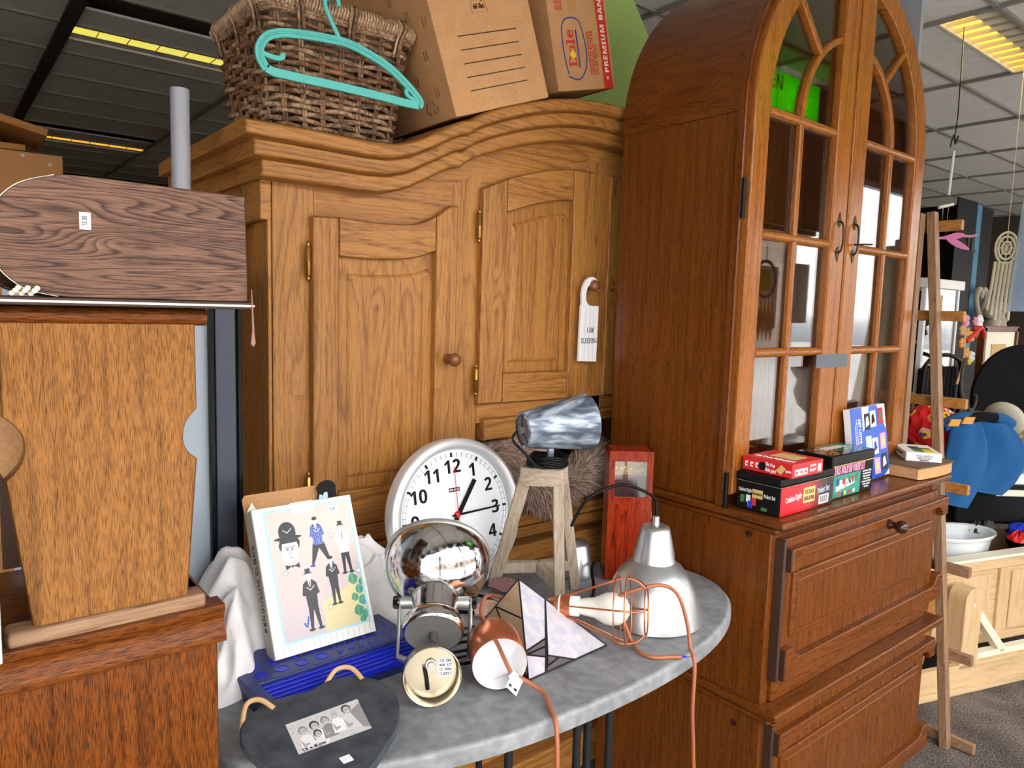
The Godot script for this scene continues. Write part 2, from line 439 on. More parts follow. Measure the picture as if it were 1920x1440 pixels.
	mk("rope", c8(196, 160, 112), 0.9); mk("shell", c8(206, 166, 146), 0.5); mk("shell_dark", c8(120, 84, 84), 0.5); mk("fur", c8(150, 122, 106), 0.95); mk("fur_light", c8(206, 186, 170), 0.95)
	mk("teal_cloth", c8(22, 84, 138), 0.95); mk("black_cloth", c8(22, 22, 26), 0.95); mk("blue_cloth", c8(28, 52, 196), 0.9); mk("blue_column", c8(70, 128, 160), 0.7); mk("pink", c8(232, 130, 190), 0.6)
	mk("porcelain", c8(222, 228, 228), 0.2); mk("cushion", c8(196, 190, 170), 0.9); mk("dark_brown", c8(58, 36, 24), 0.5); mk("yellow", c8(230, 200, 50), 0.6); mk("orange", c8(214, 150, 70), 0.7)
	mk("rosepink", c8(226, 150, 176), 0.7); mk("crimson", c8(170, 30, 60), 0.7); mk("greenleaf", c8(70, 110, 60), 0.7); mk("stone", c8(168, 160, 146), 0.8); mk("sticker", c8(236, 236, 240), 0.6)
	var g := mk("pane", Color(0.02, 0.02, 0.02, 0.05), 0.02); g.transparency = BaseMaterial3D.TRANSPARENCY_ALPHA
	var g2 := mk("shop_pane", Color(0.05, 0.05, 0.05, 0.03), 0.02); g2.transparency = BaseMaterial3D.TRANSPARENCY_ALPHA
	var gl := mk("lamp_glow", c8(255, 226, 120), 0.6); gl.emission_enabled = true; gl.emission = c8(255, 200, 70); gl.emission_energy_multiplier = 1.0
	var gl2 := mk("lamp_glow_left", c8(255, 240, 150), 0.6); gl2.emission_enabled = true; gl2.emission = c8(232, 220, 92); gl2.emission_energy_multiplier = 0.8
	var gl3 := mk("lamp_glow_far", c8(255, 220, 110), 0.6); gl3.emission_enabled = true; gl3.emission = c8(255, 180, 60); gl3.emission_energy_multiplier = 0.9
	var tu := mk("tulle", Color(0.72, 0.82, 0.95, 0.5), 0.9); tu.transparency = BaseMaterial3D.TRANSPARENCY_ALPHA; tu.backlight_enabled = true; tu.backlight = Color(0.4, 0.45, 0.5)
	var bn := mk("green_banner", c8(30, 200, 20), 0.6); bn.backlight_enabled = true; bn.backlight = Color(0.08, 2.0, 0.05)
	var fb := mk("bulb_glass", c8(226, 224, 214), 0.25); fb.backlight_enabled = true; fb.backlight = Color(0.5, 0.5, 0.5)
	var og := mk("opal_glass", c8(226, 224, 228), 0.12); og.backlight_enabled = true; og.backlight = Color(0.5, 0.5, 0.5)
	tri(og, speck_tex(91, c8(206, 208, 222), c8(240, 232, 228), 0.03, 1.2, 256, 1.0), Vector3(6, 6, 6))
	var gg := mk("grey_glass", c8(92, 88, 92), 0.12); gg.backlight_enabled = true; gg.backlight = Color(0.2, 0.2, 0.2)
	var tg := mk("tan_glass", c8(196, 164, 122), 0.2); tg.backlight_enabled = true; tg.backlight = Color(0.5, 0.45, 0.4)
	(M["chrome"] as StandardMaterial3D).roughness_texture = speck_tex(95, c8(10, 10, 10), c8(120, 120, 120), 0.05, 2.0, 256, 0.8)
	M["chrome"].uv1_triplanar = true; M["chrome"].uv1_scale = Vector3(6, 6, 6); M["chrome"].roughness = 0.55

func structure():
	struct("floor", bx2(-4, 13, -0.1, 0, -12, 0.7, 0), M.carpet)
	var bu := thing("street_building", "grey brick building across the street, mirrored in the bureau panes", "building", Vector3(8, 0, 14))
	obj("facade", bx2(-12, 26, 0, 4.3, 13.0, 16.0, 0), mk("facade", c8(150, 134, 118), 0.9), bu)
	for k in 12: obj("window", bx2(-10.5 + 3 * k, -8.7 + 3 * k, 1.0, 3.1, 12.95, 13.0, 0.01), M.rail, bu)
	struct("pavement", bx2(-30, 40, -0.15, -0.02, 0.7, 40, 0), M.pavement)
	# ceiling: slab, T-bars and lay-in tiles
	var ce := struct("ceiling", bx2(-4.1, 13.1, 3.16, 3.26, -12.1, 0.75, 0), M.wall_dark)
	var gx := 0.705; var gz := -2.107; var px := 1.195; var pz := 0.605
	var grid := Mb.new()
	for k in range(-3, 11):
		if gx + px * k < 13: grid.box(Vector3(gx + px * k, 3.092, -5.7), Vector3(0.026, 0.03, 12.6), 0)
	for k in range(-4, 17): grid.box(Vector3(4.5, 3.094, gz - pz * k), Vector3(17, 0.026, 0.024), 0)
	obj("ceiling_runner", bx(Vector3(gx, 3.088, -5.7), Vector3(0.075, 0.03, 12.6), 0), M.rail, ce)
	obj("ceiling_grid", grid, M.tbar, ce)
	var tm := bx(Vector3.ZERO, Vector3(px - 0.022, 0.016, pz - 0.022), 0.004).done()
	var lamps := [[3, 0, 1], [0, 5, 1], [0, 11, 1]]
	for i in range(-3, 10):
		for j in range(-4, 16):
			var c := Vector3(gx + px * (i + 0.5), 3.104, gz - pz * (j - 0.5))
			var lit := false
			for l in lamps:
				if l[0] == i and (l[1] == j): lit = true
			if lit:
				obj("ceiling_tile", bx(c + Vector3(0, 0, -0.15), Vector3(px - 0.022, 0.016, pz * 0.5 - 0.02), 0.003), M.tile, ce)
			else:
				var t := obj("ceiling_tile", tm, M.tile, ce)
				t.position = c
	# walls
	struct("wall_back", bx2(-4.1, 13.1, 0, 3.26, -12.1, -12, 0), M.wall_dark)
	struct("wall_left", bx2(-4.1, -4, 0, 3.26, -12.1, 0.75, 0), M.wall)
	struct("wall_right", bx2(13, 13.1, 0, 3.26, -12.1, 0.75, 0), M.wall)
	var w := Mb.new()
	w.box(Vector3(4.5, 0.07, 0.66), Vector3(17.2, 0.14, 0.12), 0)
	w.box(Vector3(4.5, 3.15, 0.66), Vector3(17.2, 0.12, 0.12), 0)
	for r in [[-4.1, 3.3], [4.86, 13.1]]: w.box(Vector3((r[0] + r[1]) / 2, 2.84, 0.66), Vector3(r[1] - r[0], 0.52, 0.12), 0)
	w.box(Vector3(4.08, 2.45, 0.66), Vector3(1.9, 0.75, 0.12), 0)
	var nwin := 9
	var ww := 17.0 / nwin
	for k in nwin + 1: w.box(Vector3(-4 + ww * k, 1.6, 0.66), Vector3(0.1 if k != 5 else 0.3, 3.0, 0.12), 0)
	struct("wall_front", w, M.dark_brown)
	for k in nwin:
		var a := -4 + ww * k + 0.05; var b := -4 + ww * (k + 1) - 0.05
		if k == 5: a += 0.1
		if k == 4: b -= 0.1
		var f := Mb.new()
		for s in [[a, a + 0.04, 0.14, 2.58], [b - 0.04, b, 0.14, 2.58], [a, b, 0.14, 0.19], [a, b, 2.53, 2.58]]: f.box(Vector3((s[0] + s[1]) / 2, (s[2] + s[3]) / 2, 0.65), Vector3(s[1] - s[0], s[3] - s[2], 0.06), 0.003)
		var win := struct("window_%d" % (k + 1), f, M.pale_blue)
		obj("pane", bx2(a + 0.04, b - 0.04, 0.19, 2.53, 0.648, 0.652, 0), M.shop_pane, win)
	var f10 := Mb.new()
	for s in [[3.3, 4.86, 2.83, 2.85], [3.3, 4.86, 3.07, 3.09]]: f10.box(Vector3((s[0] + s[1]) / 2, (s[2] + s[3]) / 2, 0.65), Vector3(s[1] - s[0], s[3] - s[2], 0.06), 0.003)
	var tw := struct("window_10", f10, M.pale_blue)
	obj("pane", bx2(3.3, 4.86, 2.85, 3.07, 0.648, 0.652, 0), M.shop_pane, tw)
	# green banner hung in the window, a boarded strip under it
	var gb := thing("window_banner", "translucent green banner with OPEN in dark capitals hung at the top of the shop window", "banner", Vector3(4.1, 2.83, 0.56))
	obj("sheet", bx2(3.3, 4.86, 2.83, 3.07, 0.555, 0.56, 0), M.green_banner, gb)
	txt("OPEN", 0.09, Vector3(4.24, 3.0, 0.553), Vector3(1, 0, 0), Vector3(0, 1, 0), M.ink, gb)
	tag(obj("valance_board", bx2(3.2, 5.15, 2.1, 2.83, 0.54, 0.57, 0.004), M.dark_brown), "dark brown board fixed across the shop window under the green banner", "board")

const TOPC := [0.48, 1.845, 0.62, 1.845, 0.735, 1.843, 0.80, 1.846, 0.85, 1.860, 0.89, 1.880, 0.935, 1.904, 0.97, 1.923, 0.99, 1.930, 1.003, 1.930, 1.012, 1.939, 1.03, 1.951, 1.085, 1.975, 1.167, 2.004, 1.25, 2.028, 1.33, 2.044, 1.42, 2.054, 1.5, 2.057]
func mirror_x(p: PackedVector2Array, cx: float) -> PackedVector2Array:
	var r := PackedVector2Array()
	for k in p: r.append(Vector2(2 * cx - k.x, k.y))
	return r
func wardrobe_door(A: Node3D, topc: PackedVector2Array, xl: float, xr: float, yb: float, sw: float, ptop: PackedVector2Array, railb: float, mirror: bool, vi: int):
	# stiles, rails and a fielded panel; built left-handed, mirrored about x = 1.5
	var S := func(p: PackedVector2Array) -> PackedVector2Array: return mirror_x(p, 1.5) if mirror else p
	var zf := -1.48; var zb := -1.506
	var st := Mb.new()
	for e in [[xl, xl + sw], [xr - sw, xr]]:
		var p := span(topc, e[0], e[1], 0, 8); p.append(Vector2(e[1], yb)); p.append(Vector2(e[0], yb))
		st.prism(S.call(p), zb, zf, 0.005)
	var d := obj("door", st, M["oak_v%d" % vi], A)
	var tr := span(topc, xl + sw, xr - sw, 0, 16)
	var lo := span(ptop, xl + sw, xr - sw, 0, 16); lo.reverse(); tr.append_array(lo)
	obj("rail", pr(S.call(tr), zb, zf - 0.0008, 0.004), M["oak_h%d" % vi], d)
	obj("rail", pr(S.call(v2([xl + sw, yb, xr - sw, yb, xr - sw, railb, xl + sw, railb])), zb, zf - 0.0008, 0.004), M["oak_h%d" % ((vi + 1) % 3)], d)
	# panel: flat tongue, sloping field edge, raised field
	var m := Mb.new()
	var outer := span(ptop, xl + sw, xr - sw, 0.004, 16); outer.append(Vector2(xr - sw, railb - 0.004)); outer.append(Vector2(xl + sw, railb - 0.004))
	m.prism(S.call(outer), zb, -1.499, 0)
	var inn := span(ptop, xl + sw + 0.012, xr - sw - 0.012, -0.022, 16); inn.append(Vector2(xr - sw - 0.012, railb + 0.014)); inn.append(Vector2(xl + sw + 0.012, railb + 0.014))
	m.prism(S.call(inn), -1.4992, -1.486, 0.026)
	obj("panel", m, M["oak_v%d" % ((vi + 1) % 3)], d)
	return d
func hinge(at: Vector3, d: Node):
	obj("hinge", la([Vector2(0, -0.042), Vector2(0.003, -0.04), Vector2(0.0045, -0.036), Vector2(0.003, -0.032), Vector2(0.006, -0.028), Vector2(0.006, 0), Vector2(0.0066, 0.001), Vector2(0.006, 0.002), Vector2(0.006, 0.028), Vector2(0.003, 0.032), Vector2(0.0045, 0.036), Vector2(0.003, 0.04), Vector2(0, 0.043)], at, Vector3.UP, 14), M.brass, d)
func round_knob(at: Vector3, axis: Vector3, s: float, m: Material, d: Node):
	obj("knob", la([Vector2(0.0, 0.0), Vector2(0.014, 0.0), Vector2(0.015, 0.004), Vector2(0.011, 0.01), Vector2(0.009, 0.018), Vector2(0.013, 0.024), Vector2(0.018, 0.03), Vector2(0.0195, 0.038), Vector2(0.017, 0.046), Vector2(0.01, 0.052), Vector2(0, 0.054)].map(func(k): return k * s), at, axis, 24), m, d)

func wardrobe():
	var A := thing("wardrobe", "pale oak wardrobe with curved stepped cornice and fielded panel doors", "wardrobe", Vector3(1.5, 0, -1.8))
	var T := v2(TOPC)
	var full := T.duplicate(); var mr := mirror_x(T, 1.5); mr.reverse(); mr.remove_at(0); full.append_array(mr)
	# carcass
	obj("side_panel", bx2(0.56, 0.585, 0.115, 1.72, -2.08, -1.505), M.oak_v2, A)
	obj("side_panel", bx2(2.415, 2.44, 0.115, 1.72, -2.08, -1.505), M.oak_v0, A)
	for s in [[-1.575, -1.502], [-2.07, -2.0]]: obj("side_stile", bx2(0.55, 0.56, 0.115, 1.70, s[0], s[1], 0.003), M.oak_v1, A)
	obj("back_panel", bx2(0.585, 2.415, 0.115, 1.75, -2.08, -2.065, 0), M.oak_v0, A)
	obj("side_frieze", bx2(0.535, 0.56, 1.665, 1.76, -2.08, -1.50, 0.004), M.oak_h0, A)
	# face frame
	for e in [[0.56, 0.65, 0], [1.0, 1.09, 1], [1.46, 1.54, 2], [1.91, 2.0, 1], [2.35, 2.44, 0]]:
		var hi := minf(lerp_y(full, e[0]), lerp_y(full, e[1])) - 0.09
		var lowy := 1.20 if e[2] == 2 else 0.115
		obj("stile", pr(v2([e[0], lowy, e[1], lowy, e[1], (lerp_y(full, e[1]) - 0.14) if e[2] else hi, e[0], (lerp_y(full, e[0]) - 0.14) if e[2] else hi]), -1.53, -1.5, 0.002), M["oak_v%d" % e[2]], A)
	var fz := span(full, 0.65, 2.35, -0.09, 80); var fl := span(full, 0.65, 2.35, -0.24, 80); fl.reverse(); fz.append_array(fl)
	obj("frieze", pr(fz, -1.53, -1.501, 0), M.oak_h1, A)
	# stepped cornice following the curve
	var offs := [0.0, 0.032, 0.065, 0.101]
	for i in 3:
		var x0 := 0.48 + 0.022 * i
		var up := span(full, x0, 3.0 - x0, -offs[i] + (0.0 if i == 0 else 0.004), 110)
		var dn := span(full, x0, 3.0 - x0, -offs[i + 1], 110); dn.reverse(); up.append_array(dn)
		obj("cornice", pr(up, -2.08, -1.42 - 0.02 * i, 0.009), M["oak_h%d" % i], A)
	# doors
	var d1t := smooth2(v2([0.63, 1.680, 0.70, 1.684, 0.78, 1.681, 0.86, 1.684, 0.90, 1.690, 0.95, 1.712, 0.985, 1.737, 1.008, 1.741, 1.02, 1.741]), 3)
	var d1p := smooth2(v2([0.69, 1.602, 0.76, 1.600, 0.836, 1.603, 0.90, 1.612, 0.95, 1.631, 0.97, 1.64]), 3)
	var d2t := smooth2(v2([1.07, 1.786, 1.12, 1.808, 1.17, 1.828, 1.25, 1.853, 1.334, 1.872, 1.40, 1.880, 1.467, 1.881, 1.49, 1.881]), 3)
	var d2p := smooth2(v2([1.14, 1.732, 1.16, 1.741, 1.25, 1.771, 1.33, 1.790, 1.41, 1.800, 1.43, 1.801]), 3)
	for mi in [false, true]:
		var d: Node = wardrobe_door(A, d1t, 0.64, 1.01, 0.992, 0.061, d1p, 1.078, mi, 0)
		var e: Node = wardrobe_door(A, d2t, 1.083, 1.468, 1.252, 0.078, d2p, 1.33, mi, 1)
		var f := -1.0 if mi else 1.0
		round_knob(Vector3(1.5 + f * (0.985 - 1.5), 1.372, -1.48), Vector3(0, 0, 1), 0.85, M.knob, d)
		round_knob(Vector3(1.5 + f * (1.45 - 1.5), 1.568, -1.48), Vector3(0, 0, 1), 0.85, M.knob, e)
		for y in [1.586, 1.09]: hinge(Vector3(1.5 + f * (0.632 - 1.5), y, -1.487), d)
		for y in [1.70, 1.315]: hinge(Vector3(1.5 + f * (1.077 - 1.5), y, -1.487), e)
	# niche under the middle doors
	obj("niche_rail", bx2(1.09, 1.91, 1.20, 1.252, -1.53, -1.5), M.oak_h2, A)
	var ap := v2([1.104, 1.155, 1.19, 1.153]); ap.append_array(smooth2(v2([1.19, 1.153, 1.225, 1.16, 1.255, 1.174, 1.30, 1.18]), 4)); ap.append_array(v2([1.70, 1.18])); ap.append_array(smooth2(v2([1.745, 1.174, 1.775, 1.16, 1.81, 1.153]), 4)); ap.append_array(v2([1.896, 1.155, 1.896, 1.213, 1.104, 1.213]))
	obj("niche_apron", pr(ap, -1.53, -1.483, 0.005), M.oak_h0, A)
	obj("niche_shelf", bx2(0.585, 2.415, 0.915, 0.941, -2.06, -1.503), M.oak_h1, A)
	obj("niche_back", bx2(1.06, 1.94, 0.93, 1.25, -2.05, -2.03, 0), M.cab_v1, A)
	for e in [[1.06, 1.08], [1.92, 1.94]]: obj("niche_side", bx2(e[0], e[1], 0.94, 1.25, -2.03, -1.53, 0), M.oak_v1, A)
	# base: ledges and drawer fronts
	obj("ledge", bx2(0.555, 2.445, 0.905, 0.942, -1.53, -1.478, 0.008), M.oak_h2, A)
	obj("ledge", bx2(0.555, 2.445, 0.868, 0.903, -1.53, -1.487, 0.008), M.oak_h0, A)
	for e in [[0.64, 1.03], [1.05, 1.95], [1.97, 2.36]]:
		var y1 := 0.992 if e[0] != 1.05 else 0.0
		if y1 > 0.0: obj("lower_rail", bx2(e[0] - 0.005, e[1] - 0.02, 0.942, 0.99, -1.53, -1.49, 0.006), M.oak_h1, A)
		for r in [[0.56, 0.85], [0.25, 0.53]]:
			var dr := obj("drawer", bx2(e[0], e[1], r[0], r[1], -1.53, -1.494, 0.005), M["oak_h%d" % (1 if r[0] > 0.5 else 2)], A)
			obj("drawer_field", bx2(e[0] + 0.05, e[1] - 0.05, r[0] + 0.05, r[1] - 0.05, -1.5, -1.484, 0.008), M.oak_h0, dr)
	obj("front_rail", bx2(0.585, 2.415, 0.115, 0.868, -1.56, -1.528, 0), M.oak_h2, A)
	obj("plinth", bx2(0.55, 2.45, 0.1111, 0.22, -2.07, -1.47, 0.006), M.oak_h1, A)
	A.scale = Vector3.ONE * 1.08   # drawn at 1 : 1.08
	A.position = Vector3(1.62, -0.12, -1.944)

func bureau():
	var A := thing("bureau_cabinet", "tall dark brown bureau cabinet with arched glazed doors above a closed flap", "cabinet", Vector3(2.1, 0, -1.23))
	var xl := 1.61; var xr := 2.59
	# lower carcass
	for e in [[xl, xl + 0.022], [xr - 0.022, xr]]:
		obj("side_panel", bx2(e[0], e[1], 0.50, 0.976, -1.52, -0.965), M.cab_v0, A)
		obj("side_panel", bx2(e[0], e[1], 0.03, 0.485, -1.52, -0.955), M.cab_v1, A)
	obj("back_panel", bx2(xl + 0.02, xr - 0.02, 0.03, 0.98, -1.52, -1.505, 0), M.cab_v2, A)
	obj("corner_post", bx2(xl - 0.001, xl + 0.03, 0.51, 0.976, -0.975, -0.957, 0.004), M.cab_v2, A)
	obj("corner_post", bx2(xr - 0.03, xr + 0.001, 0.51, 0.976, -0.975, -0.957, 0.004), M.cab_v2, A)
	obj("front_panel", bx2(xl + 0.02, xr - 0.02, 0.05, 0.976, -0.985, -0.962, 0.001), M.cab_h0, A)
	obj("top_board", bx2(1.592, 2.61, 0.976, 1.0, -1.52, -0.915, 0.009), M.cab_h1, A)
	obj("under_moulding", bx2(1.603, 2.597, 0.958, 0.977, -1.5, -0.94, 0.008), M.cab_h0, A)
	# ledge between the two parts: overhangs all round
	obj("ledge", bx2(1.594, 2.615, 0.486, 0.512, -1.52, -0.902, 0.008), M.cab_h2, A)
	obj("ledge_moulding", bx2(1.603, 2.6, 0.466, 0.487, -1.5, -0.928, 0.008), M.cab_h0, A)
	# two flaps with raised panel and heavy rails
	for f in [[0.945, 0.575, 0], [0.455, 0.045, 1]]:
		var yt: float = f[0]; var yb: float = f[1]
		var d := obj("flap", bx2(1.635, 2.565, yb, yt, -0.965, -0.938, 0.004), M.cab_v2, A)
		obj("flap_cheek", bx2(1.630, 1.642, yb, yt, -0.965, -0.930, 0.003), M.dark_brown, d)
		var zt := -0.918; var ht := 0.062
		for s in [[yt - 0.022 - ht, yt - 0.022, 1.0], [yb + 0.0, yb + 0.085, -1.0]]:
			var y0: float = s[0]; var y1: float = s[1]
			# rail with a step scooped out of its inner edge
			var hi: float = y1 if s[2] > 0 else y0
			var inn: float = y0 if s[2] > 0 else y1
			var sg: float = s[2]
			var poly := v2([1.652, hi, 2.607, hi, 2.607, inn]); poly.append_array(v2([2.575, inn])); poly.append_array(smooth2(v2([2.57, inn, 2.56, inn + sg * 0.018, 2.54, inn + sg * 0.03, 2.52, inn + sg * 0.032]), 3)); poly.append_array(v2([1.74, inn + sg * 0.032])); poly.append_array(smooth2(v2([1.72, inn + sg * 0.032, 1.70, inn + sg * 0.02, 1.685, inn]), 3)); poly.append_array(v2([1.652, inn]))
			obj("rail", pr(poly, -0.95, zt, 0.005), M["cab_h%d" % f[2]], d)
			obj("rail_end", bx2(1.6485, 1.653, minf(y0, y1) + 0.003, maxf(y0, y1) - 0.003, -0.948, zt - 0.003, 0), M.dark_brown, d)
		var p0 := yb + 0.105; var p1 := yt - 0.09
		obj("panel_moulding", bx2(1.682, 2.52, p0, p1, -0.945, -0.929, 0.007), M.cab_h2, d)
		obj("panel", bx2(1.70, 2.502, p0 + 0.018, p1 - 0.018, -0.94, -0.9245, 0.006), M["cab_v%d" % (1 - f[2])], d)
		if f[2] == 0: round_knob(Vector3(2.168, 0.902, -0.918), Vector3(0, 0, 1), 1.0, M.dark_knob, d)
		else: obj("keyhole", la([Vector2(0.004, 0), Vector2(0.006, 0.002), Vector2(0, 0.003)], Vector3(2.168, 0.395, -0.918), Vector3(0, 0, 1), 12), M.brass, d)
	obj("lower_front", bx2(1.64, 2.56, 0.512, 0.575, -0.965, -0.945, 0.006), M.cab_h0, A)
	for x0 in [1.62, 2.54]:
		for z0 in [-1.5, -1.0]: obj("foot", bx2(x0, x0 + 0.045, 0, 0.05, z0, z0 + 0.04, 0.004), M.cab_v0, A)
	for q in [[0.945, -1.02], [0.43, -1.03]]: obj("screw_cap", la([Vector2(0.009, 0), Vector2(0.009, 0.002), Vector2(0, 0.004)], Vector3(1.61, q[0], q[1]), Vector3(-1, 0, 0), 14), M.dark_knob, A)
	# hutch with barrel roof
	var yc := 2.02; var cx := 2.105; var R := 0.498
	for e in [[xl, xl + 0.022], [2.578, 2.6]]: obj("hutch_side", bx2(e[0], e[1], 1.0, yc, -1.515, -1.105), M.cab_v2, A)
	obj("hutch_rail", bx2(1.606, 1.614, yc - 0.012, yc + 0.02, -1.515, -1.105, 0.003), M.cab_h1, A)
	var back := arc(Vector2(cx, yc), R - 0.01, 0, 180, 32); back.append_array(v2([1.615, 1.0, 2.595, 1.0]))
	obj("hutch_back", pr(back, -1.515, -1.5, 0), M.cab_v0, A)
	var ro := Mb.new()
	for k in 48:
		var a := deg_to_rad(180.0 * k / 48); var b := deg_to_rad(180.0 * (k + 1) / 48)
		var da := Vector3(cos(a), sin(a), 0); var db := Vector3(cos(b), sin(b), 0); var o := Vector3(cx, yc, 0)
		var Z0 := Vector3(0, 0, -1.515); var Z1 := Vector3(0, 0, -1.105)
		ro.q4(o + da * R + Z0, o + db * R + Z0, o + db * R + Z1, o + da * R + Z1, da, db, db, da)
		ro.q4(o + da * (R - 0.02) + Z0, o + db * (R - 0.02) + Z0, o + db * (R - 0.02) + Z1, o + da * (R - 0.02) + Z1, -da, -db, -db, -da)
	obj("barrel_roof", ro, M.cab_h2, A)
	for y in [1.70, 1.40]: obj("shelf", bx2(xl + 0.022, 2.578, y - 0.01, y + 0.008, -1.5, -1.16), M.cab_h1, A)
	obj("hutch_floor", bx2(xl + 0.022, 2.578, 1.0, 1.02, -1.5, -1.12), M.cab_h1, A)
	# front frame round the doors (thin, follows the arch)
	var fo := arc(Vector2(cx, yc), R + 0.006, 0, 180, 40); var fi := arc(Vector2(cx, yc), R - 0.012, 0, 180, 40)
	fo.append(Vector2(1.60, 1.0)); fi.insert(0, Vector2(2.594, 1.0)); fi.append(Vector2(1.618, 1.0)); fo.insert(0, Vector2(2.611, 1.0)); fi.reverse(); fo.append_array(fi)
	obj("front_frame", pr(fo, -1.12, -1.098, 0.004), M.cab_v1, A)
	for mi in [false, true]:
		var sg := 1.0 if mi else -1.0
		var d: MeshInstance3D
		# outer stile runs up into the arch; meeting stile is straight
		var os := v2([cx + sg * 0.49, 1.03]); os.append_array(arc(Vector2(cx, yc), 0.49, 0 if mi else 180, 85 if mi else 95, 28))
		var isd := arc(Vector2(cx, yc), 0.42, 85 if mi else 95, 0 if mi else 180, 28); isd.append(Vector2(cx + sg * 0.42, 1.03))
		os.append_array(isd)
		d = obj("door", pr(os, -1.105, -1.08, 0.006), M["cabl_v%d" % (2 if mi else 0)], A)
		var m0 := cx + sg * 0.004; var m1 := cx + sg * 0.088
		obj("meeting_stile", bx2(m0, m1, 1.03, yc + 0.47, -1.105, -1.078, 0.005), M["cabl_v%d" % (0 if mi else 1)], d)
		obj("rail", bx2(m1, cx + sg * 0.42, 1.03, 1.09, -1.105, -1.082, 0.004), M.cabl_h0, d)
		var gp := v2([m1, 1.085]); 
		gp.append(Vector2(cx + sg * 0.425, 1.085))
		gp.append_array(arc(Vector2(cx, yc), 0.425, 0 if mi else 180, 78 if mi else 102, 20))
		obj("pane", pr(gp, -1.1, -1.097, 0), M.pane, d)
		# glazing bars
		var mx := cx + sg * 0.262
		obj("glazing_bar", bx2(mx - 0.011, mx + 0.011, 1.09, yc, -1.103, -1.083, 0.006), M.cabl_v1, d)
		for y in [2.018, 1.708, 1.40]:
			obj("glazing_bar", tb(v3([m1, y, -1.093, cx + sg * 0.42, y, -1.093]), 0.0125, 10), M.cabl_h0, d)
		var ca := arc(Vector2(cx, yc), 0.262, 0 if mi else 180, 72 if mi else 108, 18)
		obj("glazing_bar", pr(ribbon(ca, 0.022), -1.103, -1.083, 0.006), M.cabl_v2, d)
		var dg := Vector2(sg, 1).normalized()
		obj("glazing_bar", pr(ribbon(PackedVector2Array([Vector2(cx, yc) + dg * 0.265, Vector2(cx, yc) + dg * 0.43]), 0.022), -1.103, -1.083, 0.006), M.cabl_v0, d)
		# escutcheon handle
		var hx := cx + sg * 0.045
		var plate := Mb.new()
		for sy in [-1.0, 1.0]:
			var pl := PackedVector2Array()
			for k in smooth2(v2([0.0, 0.028, 0.009, 0.036, 0.011, 0.046, 0.006, 0.056, 0.0, 0.07, -0.006, 0.056, -0.011, 0.046, -0.009, 0.036]), 3, true): pl.append(Vector2(hx + k.x, 1.73 + sy * k.y))
			plate.prism(pl, -1.079, -1.076, 0.0006)
		plate.tube(smooth3(v3([hx, 1.775, -1.076, hx, 1.765, -1.066, hx, 1.73, -1.063, hx, 1.695, -1.066, hx, 1.685, -1.076]), 4), 0.003, 8)
		obj("handle", plate, M.bronze, d)
		if mi: obj("key", tb(v3([hx, 1.715, -1.075, hx + 0.005, 1.715, -1.045, hx + 0.02, 1.715, -1.03]), 0.003, 6), M.bronze, d)
	for y in [1.79, 1.04]: obj("hinge", tb(v3([1.601, y - 0.05, -1.09, 1.601, y + 0.05, -1.09]), 0.006, 8), M.black, A)
	# adhesive tape that holds the doors shut
	tag(obj("tape_strip", bx2(1.985, 2.165, 1.352, 1.392, -1.0775, -1.0765, 0), M.tape), "strip of grey adhesive tape stuck across the meeting glazed doors", "tape")

func quadpic(p: Pic, a: Vector3, b: Vector3, c: Vector3, d: Vector3, rough: float, called: String, parent: Node) -> MeshInstance3D:
	# a printed face: a bottom-left, b bottom-right, c top-right, d top-left
	var m := StandardMaterial3D.new()
	m.albedo_texture = p.tex(); m.roughness = rough
	var q := Mb.new()
	q.flat(a, b, c, d, (b - a).cross(d - a).normalized())
	return obj(called, q, m, parent)

